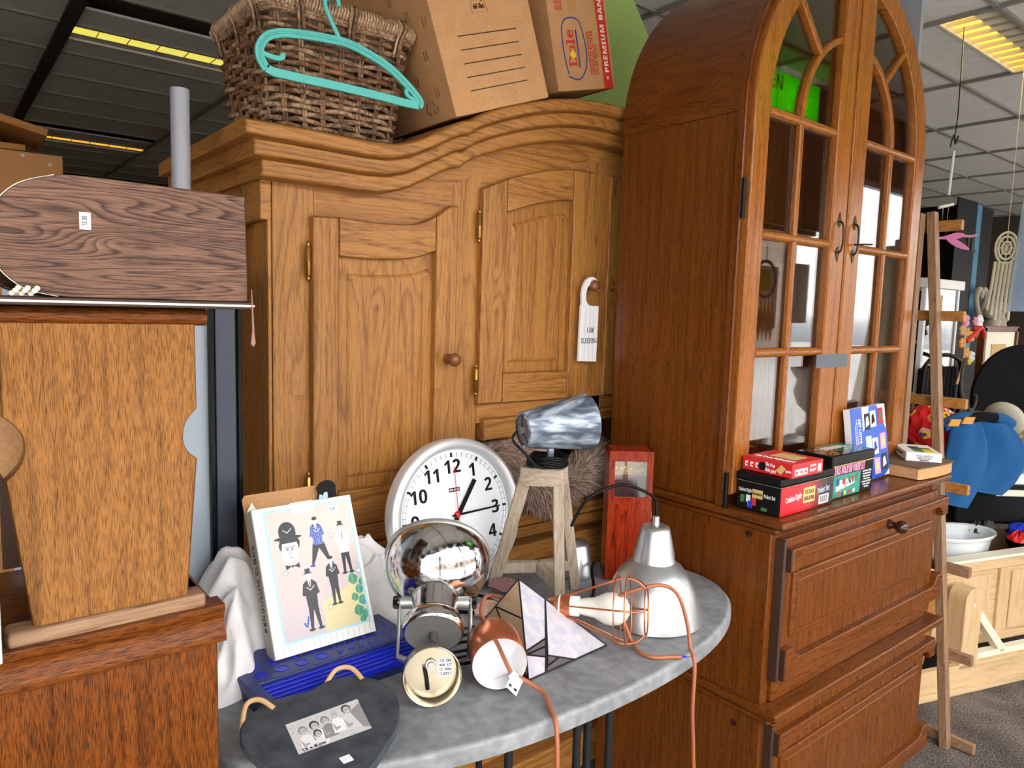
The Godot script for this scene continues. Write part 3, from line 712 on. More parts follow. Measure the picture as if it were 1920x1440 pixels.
func clock_case():
	var A := thing("longcase_clock", "orange-brown long-case clock body with notched waist panel on a moulded base", "clock", Vector3(0.15, 0, -1.18))
	var S := 1.0
	obj("base_front", bx2(0.0, 0.299, 0.0, 1.03, -1.05, -1.02, 0.002), M.clk_v0, A)
	for e in [[0.28, 0.298], [0.0, 0.018]]: obj("base_side", bx2(e[0], e[1], 0.0, 1.03, -1.34, -1.05, 0.001), M.clk_v1, A)
	# cove moulding round the top of the base
	var prof := v2([0.0, 1.022, 0.010, 1.022, 0.012, 1.028, 0.009, 1.036, 0.003, 1.042, 0.001, 1.05, 0.002, 1.058, 0.007, 1.066, 0.006, 1.074, -0.03, 1.074, -0.03, 1.022])
	var mo := Mb.new()
	mo.x = fr(Vector3(0.308, 0, -1.02), Vector3(0, 0, 1), Vector3(0, 1, 0))
	mo.prism(prof, 0.0, 0.32, 0.0)
	obj("base_moulding", mo, M.clk_h0, A)
	obj("side_moulding", bx2(0.268, 0.304, 1.022, 1.072, -1.33, -1.03, 0.006), M.clk_h0, A)
	obj("waist_plinth", bx2(0.055, 0.286, 1.070, 1.093, -1.06, -1.0225, 0.005), M.rack_h0, A)
	obj("base_top", bx2(0.0, 0.297, 1.06, 1.072, -1.33, -1.03, 0.001), M.clk_h1, A)
	# waist panel, tapering, with a round bite out of each side
	var p := v2([0.084, 1.09, 0.263, 1.09, 0.2785, 1.283])
	p.append_array(smooth2(v2([0.2785, 1.283, 0.268, 1.292, 0.262, 1.305, 0.2615, 1.32, 0.266, 1.336, 0.279, 1.352]), 3))
	p.append_array(v2([0.2785, 1.474, 0.062, 1.474, 0.0605, 1.356]))
	p.append_array(smooth2(v2([0.0605, 1.356, 0.072, 1.345, 0.081, 1.33, 0.082, 1.312, 0.076, 1.294, 0.062, 1.278]), 3))
	obj("waist_panel", pr(p, -1.052, -1.03, 0.002), M.teak_v0, A)
	obj("waist_back", bx2(0.07, 0.27, 1.09, 1.474, -1.30, -1.285, 0), M.dark_brown, A)
	obj("top_rail", tb(v3([0.03, 1.4755, -1.036, 0.293, 1.4755, -1.036]), 0.0115, 12), M.clk_h2, A)
	obj("top_board", bx2(0.03, 0.285, 1.464, 1.487, -1.32, -1.036, 0.003), M.clk_h1, A)

func bread_bin():
	var A := thing("bread_bin", "dark brown wooden bread bin with rounded shutter end and a price sticker", "bread bin", Vector3(0.2, 1.487, -1.1))
	var b := bx2(-0.2, 0.348, 1.4875, 1.4975, -1.31, -1.0, 0.002)
	obj("base_board", b, M.bread_dark, A)
	obj("edge_strip", bx2(-0.2, 0.3482, 1.4912, 1.4938, -1.05, -0.9997, 0), M.cream, A)
	var p := v2([0.3415, 1.4975, 0.3385, 1.639])
	p.append_array(v2([0.25, 1.640]))
	p.append_array(smooth2(v2([0.25, 1.640, 0.16, 1.641, 0.12, 1.6385, 0.085, 1.625, 0.062, 1.60, 0.052, 1.567, 0.06, 1.534, 0.085, 1.508, 0.12, 1.4985, 0.16, 1.4975]), 5))
	obj("end_panel", pr(p, -1.025, -1.005, 0.002), M.bread_h1, A)
	obj("end_panel", pr(p, -1.30, -1.28, 0.002), M.bread_h2, A)
	obj("edge_band", tb(smooth3([Vector3(0.12, 1.6385, -1.006), Vector3(0.085, 1.625, -1.006), Vector3(0.062, 1.60, -1.006), Vector3(0.052, 1.567, -1.006), Vector3(0.06, 1.534, -1.006), Vector3(0.085, 1.508, -1.006), Vector3(0.12, 1.4985, -1.006)].map(func(k): return k + Vector3(-0.0004, 0, -0.001)), 5), 0.0006, 6), M.cream, A)
	var inn := PackedVector2Array()
	for k in p: inn.append(Vector2(lerpf(k.x, 0.2, 0.03), lerpf(k.y, 1.57, 0.04)))
	obj("body", pr(inn, -1.28, -1.025, 0), M.dark_brown, A)
	obj("hanging_hook", pr(v2([0.3435, 1.515, 0.3445, 1.515, 0.3475, 1.455, 0.349, 1.442, 0.346, 1.437, 0.3425, 1.441, 0.3445, 1.458]), -1.004, -0.9985, 0.0003), M.hook_metal, A)
	var st := thing("price_sticker", "small white price sticker reading 10.00 on the dark bread bin", "sticker", Vector3(0.151, 1.585, -1.0045))
	obj("paper", bx2(0.1435, 0.1555, 1.5785, 1.5985, -1.005, -1.0043, 0), M.sticker, st)
	txt("10.00", 0.0055, Vector3(0.1490, 1.5885, -1.0042), Vector3(0, 1, 0), Vector3(-1, 0, 0), M.rail, st, 0.0115)
	var bd := Mb.new()
	for k in 9: bd.ball(Vector3(0.074 + 0.003 * k, 1.501 + 0.003 * ((k * 7) % 3), -1.0 + 0.004 * ((k * 5) % 3)), Vector3.ONE * 0.0032, 10)
	tag(obj("bead_string", bd, M.cream), "little string of pearly beads beside the rounded end of the bread bin", "beads")

func left_side():
	clock_case()
	bread_bin()
	# grey tube standing behind the bread bin
	var t := thing("plastic_tube", "plain grey plastic tube standing upright beside the wardrobe cornice", "tube", Vector3(0.412, 0, -1.62))
	var ax := Vector3(0.022, 0.2, 0.0)
	obj("tube_wall", la([Vector2(0.0175, 0), Vector2(0.0185, 0.001), Vector2(0.0185, 1.93), Vector2(0.0165, 1.93), Vector2(0.0165, 1.5)], Vector3(0.41, 0.0, -1.62) + Vector3(0.0, 0, 0.0), Vector3(0.014, 1.93, -0.03), 28), M.grey_plastic, t)
	obj("yellow_sticker", bx2(0.401, 0.411, 1.70, 1.716, -1.6255, -1.6249, 0), M.yellow, t)
	# cabinet carcass far behind, with boards on top
	var ch := thing("chipboard_cabinet", "orange chipboard cabinet top seen over the rounded end of the bread bin", "cabinet", Vector3(-0.15, 0, -3.0))
	obj("side_panel", bx2(-0.9, 0.372, 0.0, 1.962, -2.92, -2.9, 0.002), M.chip, ch)
	obj("top_panel", bx2(-0.9, 0.372, 1.94, 1.962, -3.3, -2.92, 0.002), M.chip, ch)
	for q in [[0.26, 1.95], [0.02, 1.95], [0.335, 1.93]]: obj("screw", la([Vector2(0.006, 0), Vector2(0.006, 0.001), Vector2(0, 0.0014)], Vector3(q[0], q[1], -2.9), Vector3(0, 0, 1), 10), M.chrome2, ch)
	tag(obj("framed_picture", bx(Vector3(0.05, 1.974, -3.05), Vector3(0.44, 0.022, 0.3), 0.003), M.oak_h0), "oak coloured picture frame lying uppermost but one on the chipboard cabinet", "frame")
	tag(obj("framed_picture", bx(Vector3(0.0, 1.985 + 0.012, -3.05), Vector3(0.36, 0.02, 0.3), 0.003), M.dark_brown), "dark picture frame lying on top of the pile on the chipboard cabinet", "frame")
	var tilt := Mb.new()
	tilt.x = Transform3D(Basis(Vector3.BACK, -0.22), Vector3(0.12, 2.065, -2.98))
	tilt.box(Vector3.ZERO, Vector3(0.42, 0.025, 0.3), 0.003)
	tag(obj("shelf_board", tilt, M.oak_h1), "loose oak board sloping down to the right over the pile of frames", "board")
	# sliding door leaf leaning between clock and wardrobe
	var d := thing("door_leaf", "tall sliding door leaf with dark blue frame and pale grey infill behind the clock", "door leaf", Vector3(0.3, 0, -1.53))
	obj("infill", bx2(0.10, 0.443, 0.0, 1.56, -1.545, -1.535, 0.001), M.pale_blue, d)
	obj("frame_edge", bx2(0.438, 0.4475, 0.0, 1.57, -1.55, -1.52, 0.001), M.black, d)
	obj("frame_stile", bx2(0.4475, 0.488, 0.0, 1.575, -1.555, -1.515, 0.002), M.navy_frame, d)
	obj("frame_edge", bx2(0.488, 0.503, 0.0, 1.57, -1.55, -1.522, 0.001), M.black, d)
	obj("frame_bead", bx2(0.4925, 0.4965, 0.0, 1.57, -1.522, -1.516, 0.001), M.black, d)
	obj("frame_rail", bx2(0.10, 0.503, 1.56, 1.60, -1.555, -1.515, 0.002), M.navy_frame, d)
	# things behind the clock: glass sheet edge and cardboard strip
	tag(obj("glass_shelf", bx2(-0.03, 0.049, 1.074, 1.31, -0.995, -0.985, 0.001), mk("glass_sheet", c8(206, 226, 226), 0.08)), "upright pale glass sheet left of the clock waist", "glass sheet")
	var cb := Mb.new()
	cb.x = Transform3D(Basis(Vector3.BACK, 0.45), Vector3(0.062, 1.34, -1.14))
	cb.box(Vector3.ZERO, Vector3(0.06, 0.14, 0.05), 0.001)
	tag(obj("cardboard_carton", cb, M.kraft), "brown cardboard carton end peeping through the left notch of the clock waist", "carton")

func wicker_basket():
	var A := thing("wicker_basket", "square brown wicker basket with wrapped rim standing on the wardrobe cornice", "basket", Vector3(0.77, 1.878, -1.80))
	var C := Vector3(0.775, 0, -1.795)
	var y0 := 1.879; var y1 := 2.145
	var rr := func(t: float, ang: float, off: float) -> Vector3:
		# rounded rectangle, arc-length parameter 0..1
		var hx := lerpf(0.148, 0.180, t) + off; var hz := lerpf(0.150, 0.178, t) + off; var r := 0.045
		var per := [2 * (hx - r), PI * r / 2, 2 * (hz - r), PI * r / 2, 2 * (hx - r), PI * r / 2, 2 * (hz - r), PI * r / 2]
		var tot := 0.0
		for k in per: tot += k
		var s := fposmod(ang, 1.0) * tot
		var i := 0
		while i < 7 and s > per[i]:
			s -= per[i]; i += 1
		var P := Vector2.ZERO
		match i:
			0: P = Vector2(-hx + r + s, hz)
			2: P = Vector2(hx, hz - r - s)
			4: P = Vector2(hx - r - s, -hz)
			6: P = Vector2(-hx, -hz + r + s)
			_:
				var c: Vector2 = [Vector2(hx - r, hz - r), Vector2(hx - r, -hz + r), Vector2(-hx + r, -hz + r), Vector2(-hx + r, hz - r)][(i - 1) / 2]
				var a0: float = [PI / 2, 0.0, -PI / 2, -PI][(i - 1) / 2]
				var a := a0 - s / r
				P = c + Vector2(cos(a), sin(a)) * r
		return C + Vector3(P.x, lerpf(y0, y1, t), P.y)
	var rng := RandomNumberGenerator.new(); rng.seed = 4
	var ns := 26
	for k in ns:
		var pts := []
		for dlt in [-0.0026, 0.0026]:
			pts = []
			for j in 7: pts.append(rr.call(j / 6.0, (k + 0.5) / ns + dlt, 0.0))
			obj("stake", tb(pts, 0.0034, 6), M.wicker_dark if k % 3 else M.wicker, A)
	var rows := 18
	for i in rows:
		var t := 0.02 + 0.93 * i / (rows - 1)
		var pts := []
		var np := ns * 4
		var wob := rng.randf() * 6.0
		for j in np:
			var u := float(j) / np
			var s := sin(PI * (u * ns) + PI * i)
			var q: Vector3 = rr.call(clampf(t + 0.006 * sin(u * 40 + wob), 0, 1), u, 0.0065 * s)
			pts.append(q)
		obj("weaver", tb(pts, 0.0052 + 0.0014 * rng.randf(), 6, true), M.wicker if (i < 7 or i % 3 == 0) else M.wicker_dark, A)
	for i in 3:
		var pts := []
		for j in 120: pts.append(rr.call(0.955 + 0.022 * i, j / 120.0, 0.007 + 0.002 * sin(j * 0.7 + i)))
		obj("weaver", tb(pts, 0.005, 6, true), M.wicker, A)
	var rim := []
	for j in 120: rim.append(rr.call(1.05, j / 120.0, 0.005))
	obj("rim", tb(rim, 0.0145, 8, true), M.wicker_rim, A)
	var wrap := []
	var turns := 190
	for j in turns * 6:
		var u := float(j) / (turns * 6)
		var p: Vector3 = rr.call(1.05, u, 0.005)
		var p2: Vector3 = rr.call(1.05, u + 0.002, 0.005)
		var t3 := (p2 - p).normalized()
		var out := t3.cross(Vector3.UP).normalized()
		var a := TAU * j / 6.0
		wrap.append(p + (out * cos(a) + Vector3.UP * sin(a)) * 0.0155)
	obj("rim_wrapping", tb(wrap, 0.0038, 5, true), M.wicker_rim, A)
	for k in 12:
		var u := (k + 0.3) / 12.0
		var lp := []
		for w in [[-0.003, 0.80, 0.012], [-0.002, 0.95, 0.016], [-0.001, 1.05, 0.024], [0.001, 1.12, 0.008], [0.001, 1.05, -0.012], [0.0, 0.9, -0.008]]: lp.append(rr.call(w[1], u + w[0], w[2]))
		obj("rim_binding", tb(smooth3(lp, 3), 0.0042, 6), M.wicker, A)
		var lp2 := []
		for w in lp: lp2.append(w + Vector3(0.009, 0, 0.004))
		obj("rim_binding", tb(smooth3(lp2, 3), 0.0042, 6), M.wicker_dark, A)
	obj("bottom", bx(C + Vector3(0, y0 + 0.004, 0), Vector3(0.28, 0.008, 0.28), 0.003), M.wicker_dark, A)

func hanger():
	# outline measured on the plane z = -1.57
	var s := 1.083
	var T := func(a: Array) -> PackedVector2Array:
		var r := PackedVector2Array()
		for k in range(0, a.size(), 2): r.append(Vector2(a[k] * s, 1.5 + (a[k + 1] - 1.5) * s))
		return r
	var z := -1.572
	var A := thing("clothes_hanger", "turquoise plastic clothes hanger hooked over the front of the wicker basket", "hanger", Vector3(0.75, 2.0, z))
	var top := smooth2(T.call([0.532, 1.947, 0.519, 1.968, 0.520, 1.99, 0.535, 2.010, 0.562, 2.022, 0.60, 2.029, 0.65, 2.034, 0.70, 2.036, 0.75, 2.026, 0.80, 2.009, 0.84, 1.985, 0.87, 1.962, 0.879, 1.95, 0.874, 1.944]), 4)
	obj("shoulder_bar", pr(ribbon(top, 0.019), z, z + 0.006, 0.0015), M.teal, A)
	obj("shoulder_rib", pr(ribbon(top, 0.004), z + 0.005, z + 0.0085, 0.001), M.teal, A)
	obj("trouser_bar", pr(ribbon(T.call([0.530, 1.950, 0.545, 1.945, 0.60, 1.945, 0.69, 1.946, 0.78, 1.945, 0.84, 1.943, 0.874, 1.944]), 0.019), z, z + 0.006, 0.0015), M.teal, A)
	obj("strap_notch", pr(ribbon(smooth2(T.call([0.524, 1.976, 0.54, 1.973, 0.556, 1.973, 0.564, 1.978, 0.563, 1.985]), 4), 0.011), z, z + 0.006, 0.0015), M.teal, A)
	obj("strap_notch", pr(ribbon(smooth2(T.call([0.868, 1.956, 0.855, 1.956, 0.846, 1.960, 0.841, 1.968, 0.845, 1.972]), 4), 0.009), z, z + 0.006, 0.0015), M.teal, A)
	var hk := []
	for k in smooth2(T.call([0.6885, 2.032, 0.675, 2.055, 0.66, 2.08, 0.652, 2.10, 0.656, 2.117, 0.669, 2.123, 0.680, 2.114, 0.682, 2.103]), 4): hk.append(Vector3(k.x, k.y, z + 0.003))
	obj("hook", tb(hk, 0.005, 10), M.teal, A)

func carton(called: String, label: String, o: Vector3, ang: float, yaw: float, w: float, h: float, d: float) -> Node3D:
	# o is the bottom left front corner; children are built in the carton's own frame
	var A := thing(called, label, "box", o)
	A.basis = Basis(Vector3.UP, yaw) * Basis(Vector3.BACK, ang)
	return A
func local(called: String, mb, m: Material, A: Node3D) -> MeshInstance3D:
	var o := obj(called, mb, m, A)
	o.transform = Transform3D.IDENTITY
	return o
func ltxt(s: String, h: float, at: Vector3, xd: Vector3, yd: Vector3, m: Material, A: Node3D, w := 0.0, font := "Droid Sans", bold := true):
	var T := A.global_transform
	return txt(s, h, T * at, T.basis * xd, T.basis * yd, m, A, w, font, bold)

func top_boxes():
	var A := carton("moving_carton", "large tilted brown moving carton with five printed lines and a weight symbol", Vector3(1.042, 1.966, -1.545), 0.34, -0.02, 0.315, 0.42, 0.42)
	var w := 0.315; var h := 0.44; var d := 0.40
	local("body", bx2(0, w, 0, h, -d, 0, 0.003), M.kraft, A)
	var e := 0.0006
	for k in 5: local("printed_line", bx2(0.062, 0.252, 0.052 + 0.032 * k, 0.0546 + 0.032 * k, 0, e, 0), M.dark_brown, A)
	var wt := ribbon(v2([0.122, 0.229, 0.172, 0.229, 0.165, 0.279, 0.129, 0.279, 0.122, 0.229]), 0.003)
	local("weight_symbol", pr(wt, 0, e, 0), M.ink, A)
	local("weight_symbol", pr(ribbon(arc(Vector2(0.147, 0.283), 0.010, -20, 200, 12), 0.0032), 0, e, 0), M.ink, A)
	ltxt("30 kg", 0.011, Vector3(0.147, 0.263, e), Vector3.RIGHT, Vector3.UP, M.ink, A, 0.030)
	ltxt("66 lbs", 0.011, Vector3(0.147, 0.243, e), Vector3.RIGHT, Vector3.UP, M.ink, A, 0.034)
	var lf := -0.0006
	for q in [[0.07, 0.06, 0], [0.12, 0.1, 0], [0.10, 0.17, 0], [0.06, 0.22, 0], [0.15, 0.25, 0], [0.09, 0.30, 0], [0.2, 0.06, 0], [0.19, 0.15, 0], [0.22, 0.22, 0], [0.2, 0.33, 0]]:
		var b := Mb.new()
		b.x = Transform3D(Basis(Vector3(0, 0, 1), Vector3.UP, Vector3(-1, 0, 0)), Vector3(-0.0002, 0, -0.36))
		b.prism(ribbon(v2([q[0] + 0.1, q[1], q[0] + 0.112, q[1], q[0] + 0.112, q[1] + 0.02, q[0] + 0.1, q[1] + 0.02, q[0] + 0.1, q[1]]), 0.0026), 0, 0.0006, 0)
		local("printed_mark", b, M.ink, A)
	var van := Mb.new()
	van.x = Transform3D(Basis(Vector3(0, 0, 1), Vector3.UP, Vector3(-1, 0, 0)), Vector3(-0.0002, 0, -0.36))
	van.prism(ribbon(v2([0.24, 0.03, 0.245, 0.03, 0.248, 0.024, 0.254, 0.024, 0.257, 0.03, 0.275, 0.03, 0.278, 0.024, 0.284, 0.024, 0.287, 0.03, 0.292, 0.03, 0.292, 0.04, 0.28, 0.044, 0.272, 0.055, 0.25, 0.055, 0.24, 0.042, 0.24, 0.03]), 0.0028), 0, 0.0006, 0)
	local("van_symbol", van, M.ink, A)
	# banana box leaning on it
	var B := carton("banana_box", "brown banana box with red PREMIUM BANANAS band leaning against the moving carton", Vector3(1.428, 2.115, -1.60), 0.255, 0.03, 0.25, 0.42, 0.38)
	w = 0.245; h = 0.44; d = 0.36
	local("body", bx2(0, w, 0, h, -d, 0, 0.003), M.kraft, B)
	local("red_band", bx2(0.195, 0.234, -0.0006, h, -0.12, e, 0), M.red_ink, B)
	local("hand_hole", pr(smooth2(v2([0.085, 0.22, 0.105, 0.215, 0.118, 0.24, 0.12, 0.30, 0.10, 0.31, 0.08, 0.30]), 4, true), 0, e, 0), M.chip, B)
	local("vent_hole", pr(arc(Vector2(0.184, 0.105), 0.018, 0, 360, 20), 0, e * 0.5, 0), M.chip, B)
	var up := Vector3(0, 1, 0); var lft := Vector3(-1, 0, 0)
	ltxt("• PREMIUM BANANAS • PR", 0.017, Vector3(0.2145, 0.205, e * 1.4), up, lft, M.cream, B, 0.36)
	ltxt("Dole", 0.032, Vector3(0.075, 0.115, e), up, lft, M.red_ink, B, 0.10, "Droid Serif")
	local("sun_mark", pr(arc(Vector2(0.077, 0.098), 0.011, 0, 360, 18), 0, e * 1.8, 0), M.yellow, B)
	local("underline", bx2(0.098, 0.103, 0.062, 0.165, 0, e, 0), M.blue_ink, B)
	local("logo_outline", pr(ribbon(smooth2(v2([0.05, 0.04, 0.09, 0.03, 0.122, 0.055, 0.135, 0.10, 0.13, 0.15, 0.115, 0.19, 0.07, 0.195, 0.045, 0.17, 0.042, 0.10, 0.05, 0.045]), 4), 0.004), 0, e, 0), M.blue_ink, B)
	for k in 4: ltxt(["CAVENDISH BANANA", "PRODUCT OF ECUADOR", "NET WEIGHT 18,14 KG", "CLASS EXTRA"][k], 0.006, Vector3(0.145 + 0.0095 * k, 0.10 - (0.0 if k < 3 else 0.018), e), up, lft, M.red_ink, B, [0.115, 0.12, 0.12, 0.085][k])
	for k in 4: ltxt("CAVENDISH BANANA PRODUCT", 0.005, Vector3(0.03 + 0.008 * k, 0.29, e), up, lft, M.red_ink, B, 0.15)
	for k in 2:
		var c := 0.135 + 0.026 * k
		local("printed_banana", pr(smooth2(v2([c - 0.012, 0.34, c - 0.005, 0.30, c + 0.012, 0.262, c + 0.018, 0.262, c + 0.022, 0.30, c + 0.018, 0.34]), 3, true), 0, e, 0), M.yellow, B)
		local("banana_tip", pr(arc(Vector2(c + 0.015, 0.258), 0.005, 0, 360, 10), 0, e * 1.2, 0), M.ink, B)
	# sloping green partition behind the boxes
	var gp := thing("green_partition", "tall pale green partition with sloping top edge behind the banana box", "partition", Vector3(2.2, 0, -2.25))
	obj("panel", pr(v2([1.85, 0.0, 2.75, 0.0, 2.75, 2.36, 2.30, 2.90, 1.85, 2.93]), -2.26, -2.21, 0.002), M.green_wall, gp)
	# wooden door hanger on the wardrobe knob
	var H := thing("door_hanger", "white wooden door hanger reading I AM SLEEPING on the wardrobe knob", "door sign", Vector3(1.565, 1.5, -1.565))
	var z := -1.575
	var hp := v2([1.513, 1.347, 1.588, 1.344, 1.590, 1.513, 1.555, 1.514])
	hp.append_array(smooth2(v2([1.555, 1.514, 1.544, 1.519, 1.536, 1.532, 1.536, 1.55, 1.541, 1.566, 1.554, 1.579, 1.568, 1.583, 1.579, 1.575, 1.5835, 1.559]), 4))
	hp.append_array(smooth2(v2([1.5885, 1.5595, 1.588, 1.578, 1.579, 1.592, 1.562, 1.5995, 1.543, 1.596, 1.528, 1.583, 1.519, 1.56, 1.518, 1.535, 1.519, 1.517]), 4))
	hp.append_array(v2([1.516, 1.513]))
	obj("board", pr(hp, z, z + 0.008, 0.001), M.white, H)
	for x in [1.534, 1.553, 1.570]: obj("groove", bx2(x, x + 0.0008, 1.35, 1.51, z + 0.008, z + 0.0083, 0), M.pale_blue, H)
	txt("I AM", 0.015, Vector3(1.557, 1.440, z + 0.0085), Vector3.RIGHT, Vector3.UP, M.ink, H, 0.028, "Droid Serif", false)
	txt("SLEEPING", 0.015, Vector3(1.553, 1.408, z + 0.0085), Vector3.RIGHT, Vector3.UP, M.ink, H, 0.066, "Droid Serif", false)

func table():
	var A := thing("oval_table", "oval grey marble-look table on black iron legs crowded with lamps", "table", Vector3(0.955, 0, -1.165))
	var sup := func(a: float, b: float) -> PackedVector2Array:
		var p := PackedVector2Array()
		for k in 96:
			var t := TAU * k / 96
			p.append(Vector2(0.955 + a * signf(cos(t)) * pow(absf(cos(t)), 2.0 / 2.2), 1.165 + b * signf(sin(t)) * pow(absf(sin(t)), 2.0 / 2.2)))
		return p
	var m := Mb.new()
	m.x = Transform3D(Basis(Vector3.RIGHT, Vector3(0, 0, -1), Vector3.UP), Vector3.ZERO)   # x, z -> plan
	m.prism(sup.call(0.645, 0.305), 0.768, 0.80, 0.011)
	obj("tabletop", m, M.marble, A)
	obj("apron_ring", bx2(0.55, 1.36, 0.745, 0.768, -1.33, -1.0, 0.003), M.iron, A)
	for q in [[0.985, -0.985], [1.03, -1.0], [1.085, -0.99], [0.995, -1.33], [0.80, -1.33], [0.82, -1.0]]: obj("leg", tb(v3([q[0], 0.75, q[1], q[0] + 0.004, 0.4, q[1], q[0] + (0.03 if q[0] > 0.9 else -0.03), 0.0, q[1] + (0.02 if q[1] > -1.2 else -0.02)]), 0.0085, 10), M.iron, A)
	# white garment heaped at the back left
	var cl := Mb.new()
	var fn := FastNoiseLite.new(); fn.seed = 3; fn.frequency = 3.2; fn.fractal_octaves = 2
	cl.surf(96, 48, func(u: float, v: float) -> Vector3:
		var x := lerpf(0.315, 0.88, u)
		var zf := -1.235 - 0.10 * smoothstep(0.42, 0.47, x) + 0.015 * sin(x * 40.0)
		var z := lerpf(zf, -1.49, v)
		var e := clampf(minf(minf(u, 1.0 - u) * 9.0, v * 3.5), 0.0, 1.0)
		var hgt := (0.135 * exp(-pow((x - 0.455) / 0.07, 2.0)) + 0.11 * exp(-pow((x - 0.735) / 0.10, 2.0)) + 0.045) * (0.3 + 0.7 * smoothstep(0.0, 0.75, v)) * sqrt(e)
		var w := fn.get_noise_2d(x * 1.6, z * 1.2)
		var fold := 0.020 * pow(absf(cos(11.0 * u + 5.0 * v + 5.0 * w)), 3.0) + 0.012 * pow(absf(cos(7.0 * u - 9.0 * v + 6.0 * w)), 4.0)
		return Vector3(x + 0.012 * w, 0.801 + hgt + fold * e, z + 0.02 * fn.get_noise_2d(x * 1.2, 9.0 + z)))
	tag(obj("white_shirt", cl, M.linen), "crumpled white cotton shirt heaped behind the pendulum clock box", "shirt")
	# blue tray
	var T := thing("blue_tray", "dark blue plastic draining tray with round holes and long slots under the clock box", "tray", Vector3(0.58, 0.80, -1.2))
	T.basis = Basis(Vector3.UP, 0.0)
	var xd := Vector3(0.985, 0, -0.06).normalized(); var zd := Vector3(-0.04, 0, 1).normalized()
	var fx := func(u: float, v: float, y: float) -> Vector3: return Vector3(0.395, y, -1.345) + Vector3(0.342, 0, -0.012) * u + Vector3(0.012, 0, 0.20) * v
	var tm := Mb.new()
	var corners := [[0, 0], [1, 0], [1, 1], [0, 1]]
	var basis_t := Transform3D(Basis(Vector3(0.342, 0, -0.012) / 0.342, Vector3(0.012, 0, 0.20) / 0.2, Vector3(0, -1, 0)), Vector3(0.395, 0.80, -1.345))
	tm.x = Transform3D(basis_t.basis, basis_t.origin)
	# slab with its top face pierced: rails and slots are separate strips, the lower plate shows between
	tm.prism(v2([0, 0, 0.342, 0, 0.342, 0.2, 0, 0.2]), 0.0, -0.012, 0.0)
	obj("tray_base", tm, M.blue_dark, T)
	var strip := func(v0: float, v1: float, u0: float, u1: float, y0: float, y1: float) -> Mb:
		var b := Mb.new(); b.x = Transform3D(Basis(basis_t.basis.x, -basis_t.basis.z, basis_t.basis.y), basis_t.origin)
		b.box(Vector3((u0 + u1) * 0.171, (y0 + y1) * 0.5, (v0 + v1) * 0.1), Vector3((u1 - u0) * 0.342, y1 - y0, (v1 - v0) * 0.2), 0.003); return b
	obj("deck", strip.call(0.0, 0.66, 0.0, 1.0, 0.010, 0.031), M.blue_plastic, T)
	for k in 5: obj("slot_rib", strip.call(0.70 + 0.062 * k, 0.738 + 0.062 * k, 0.06, 1.0, 0.010, 0.030 - 0.001 * k), M.blue_bright, T)
	obj("tray_end", strip.call(0.64, 1.0, 0.0, 0.07, 0.010, 0.031), M.blue_plastic, T)
	var holes := Mb.new()
	var hole := func(u: float, v: float, r: float):
		var h := Mb.new(); h.x = Transform3D(Basis(basis_t.basis.x, -basis_t.basis.z, basis_t.basis.y), basis_t.origin + basis_t.basis.x * u * 0.342 + basis_t.basis.y * v * 0.2)
		h.lathe([Vector2(r * 1.1, 0.0309), Vector2(r, 0.0322), Vector2(r * 0.92, 0.0314), Vector2(r * 0.6, 0.0313), Vector2(0, 0.0313)], 20)
		obj("round_hole", h, M.blue_bright, T)
	for k in 4:
		hole.call(0.10 + 0.115 * k, 0.36, 0.0095); hole.call(0.105 + 0.115 * k, 0.53, 0.0115)
	for k in 7:
		for j in 3: hole.call(0.56 + 0.062 * k, 0.30 + 0.13 * j, 0.0046)
	clock_box()
	slate_frame()
	wall_clock()
	ball_lamp()
	copper_pendant()
	glass_pyramid()
	tripod_lamp()
	wine_box()
	alu_pendant()
	cage_lamp()
	small_things()

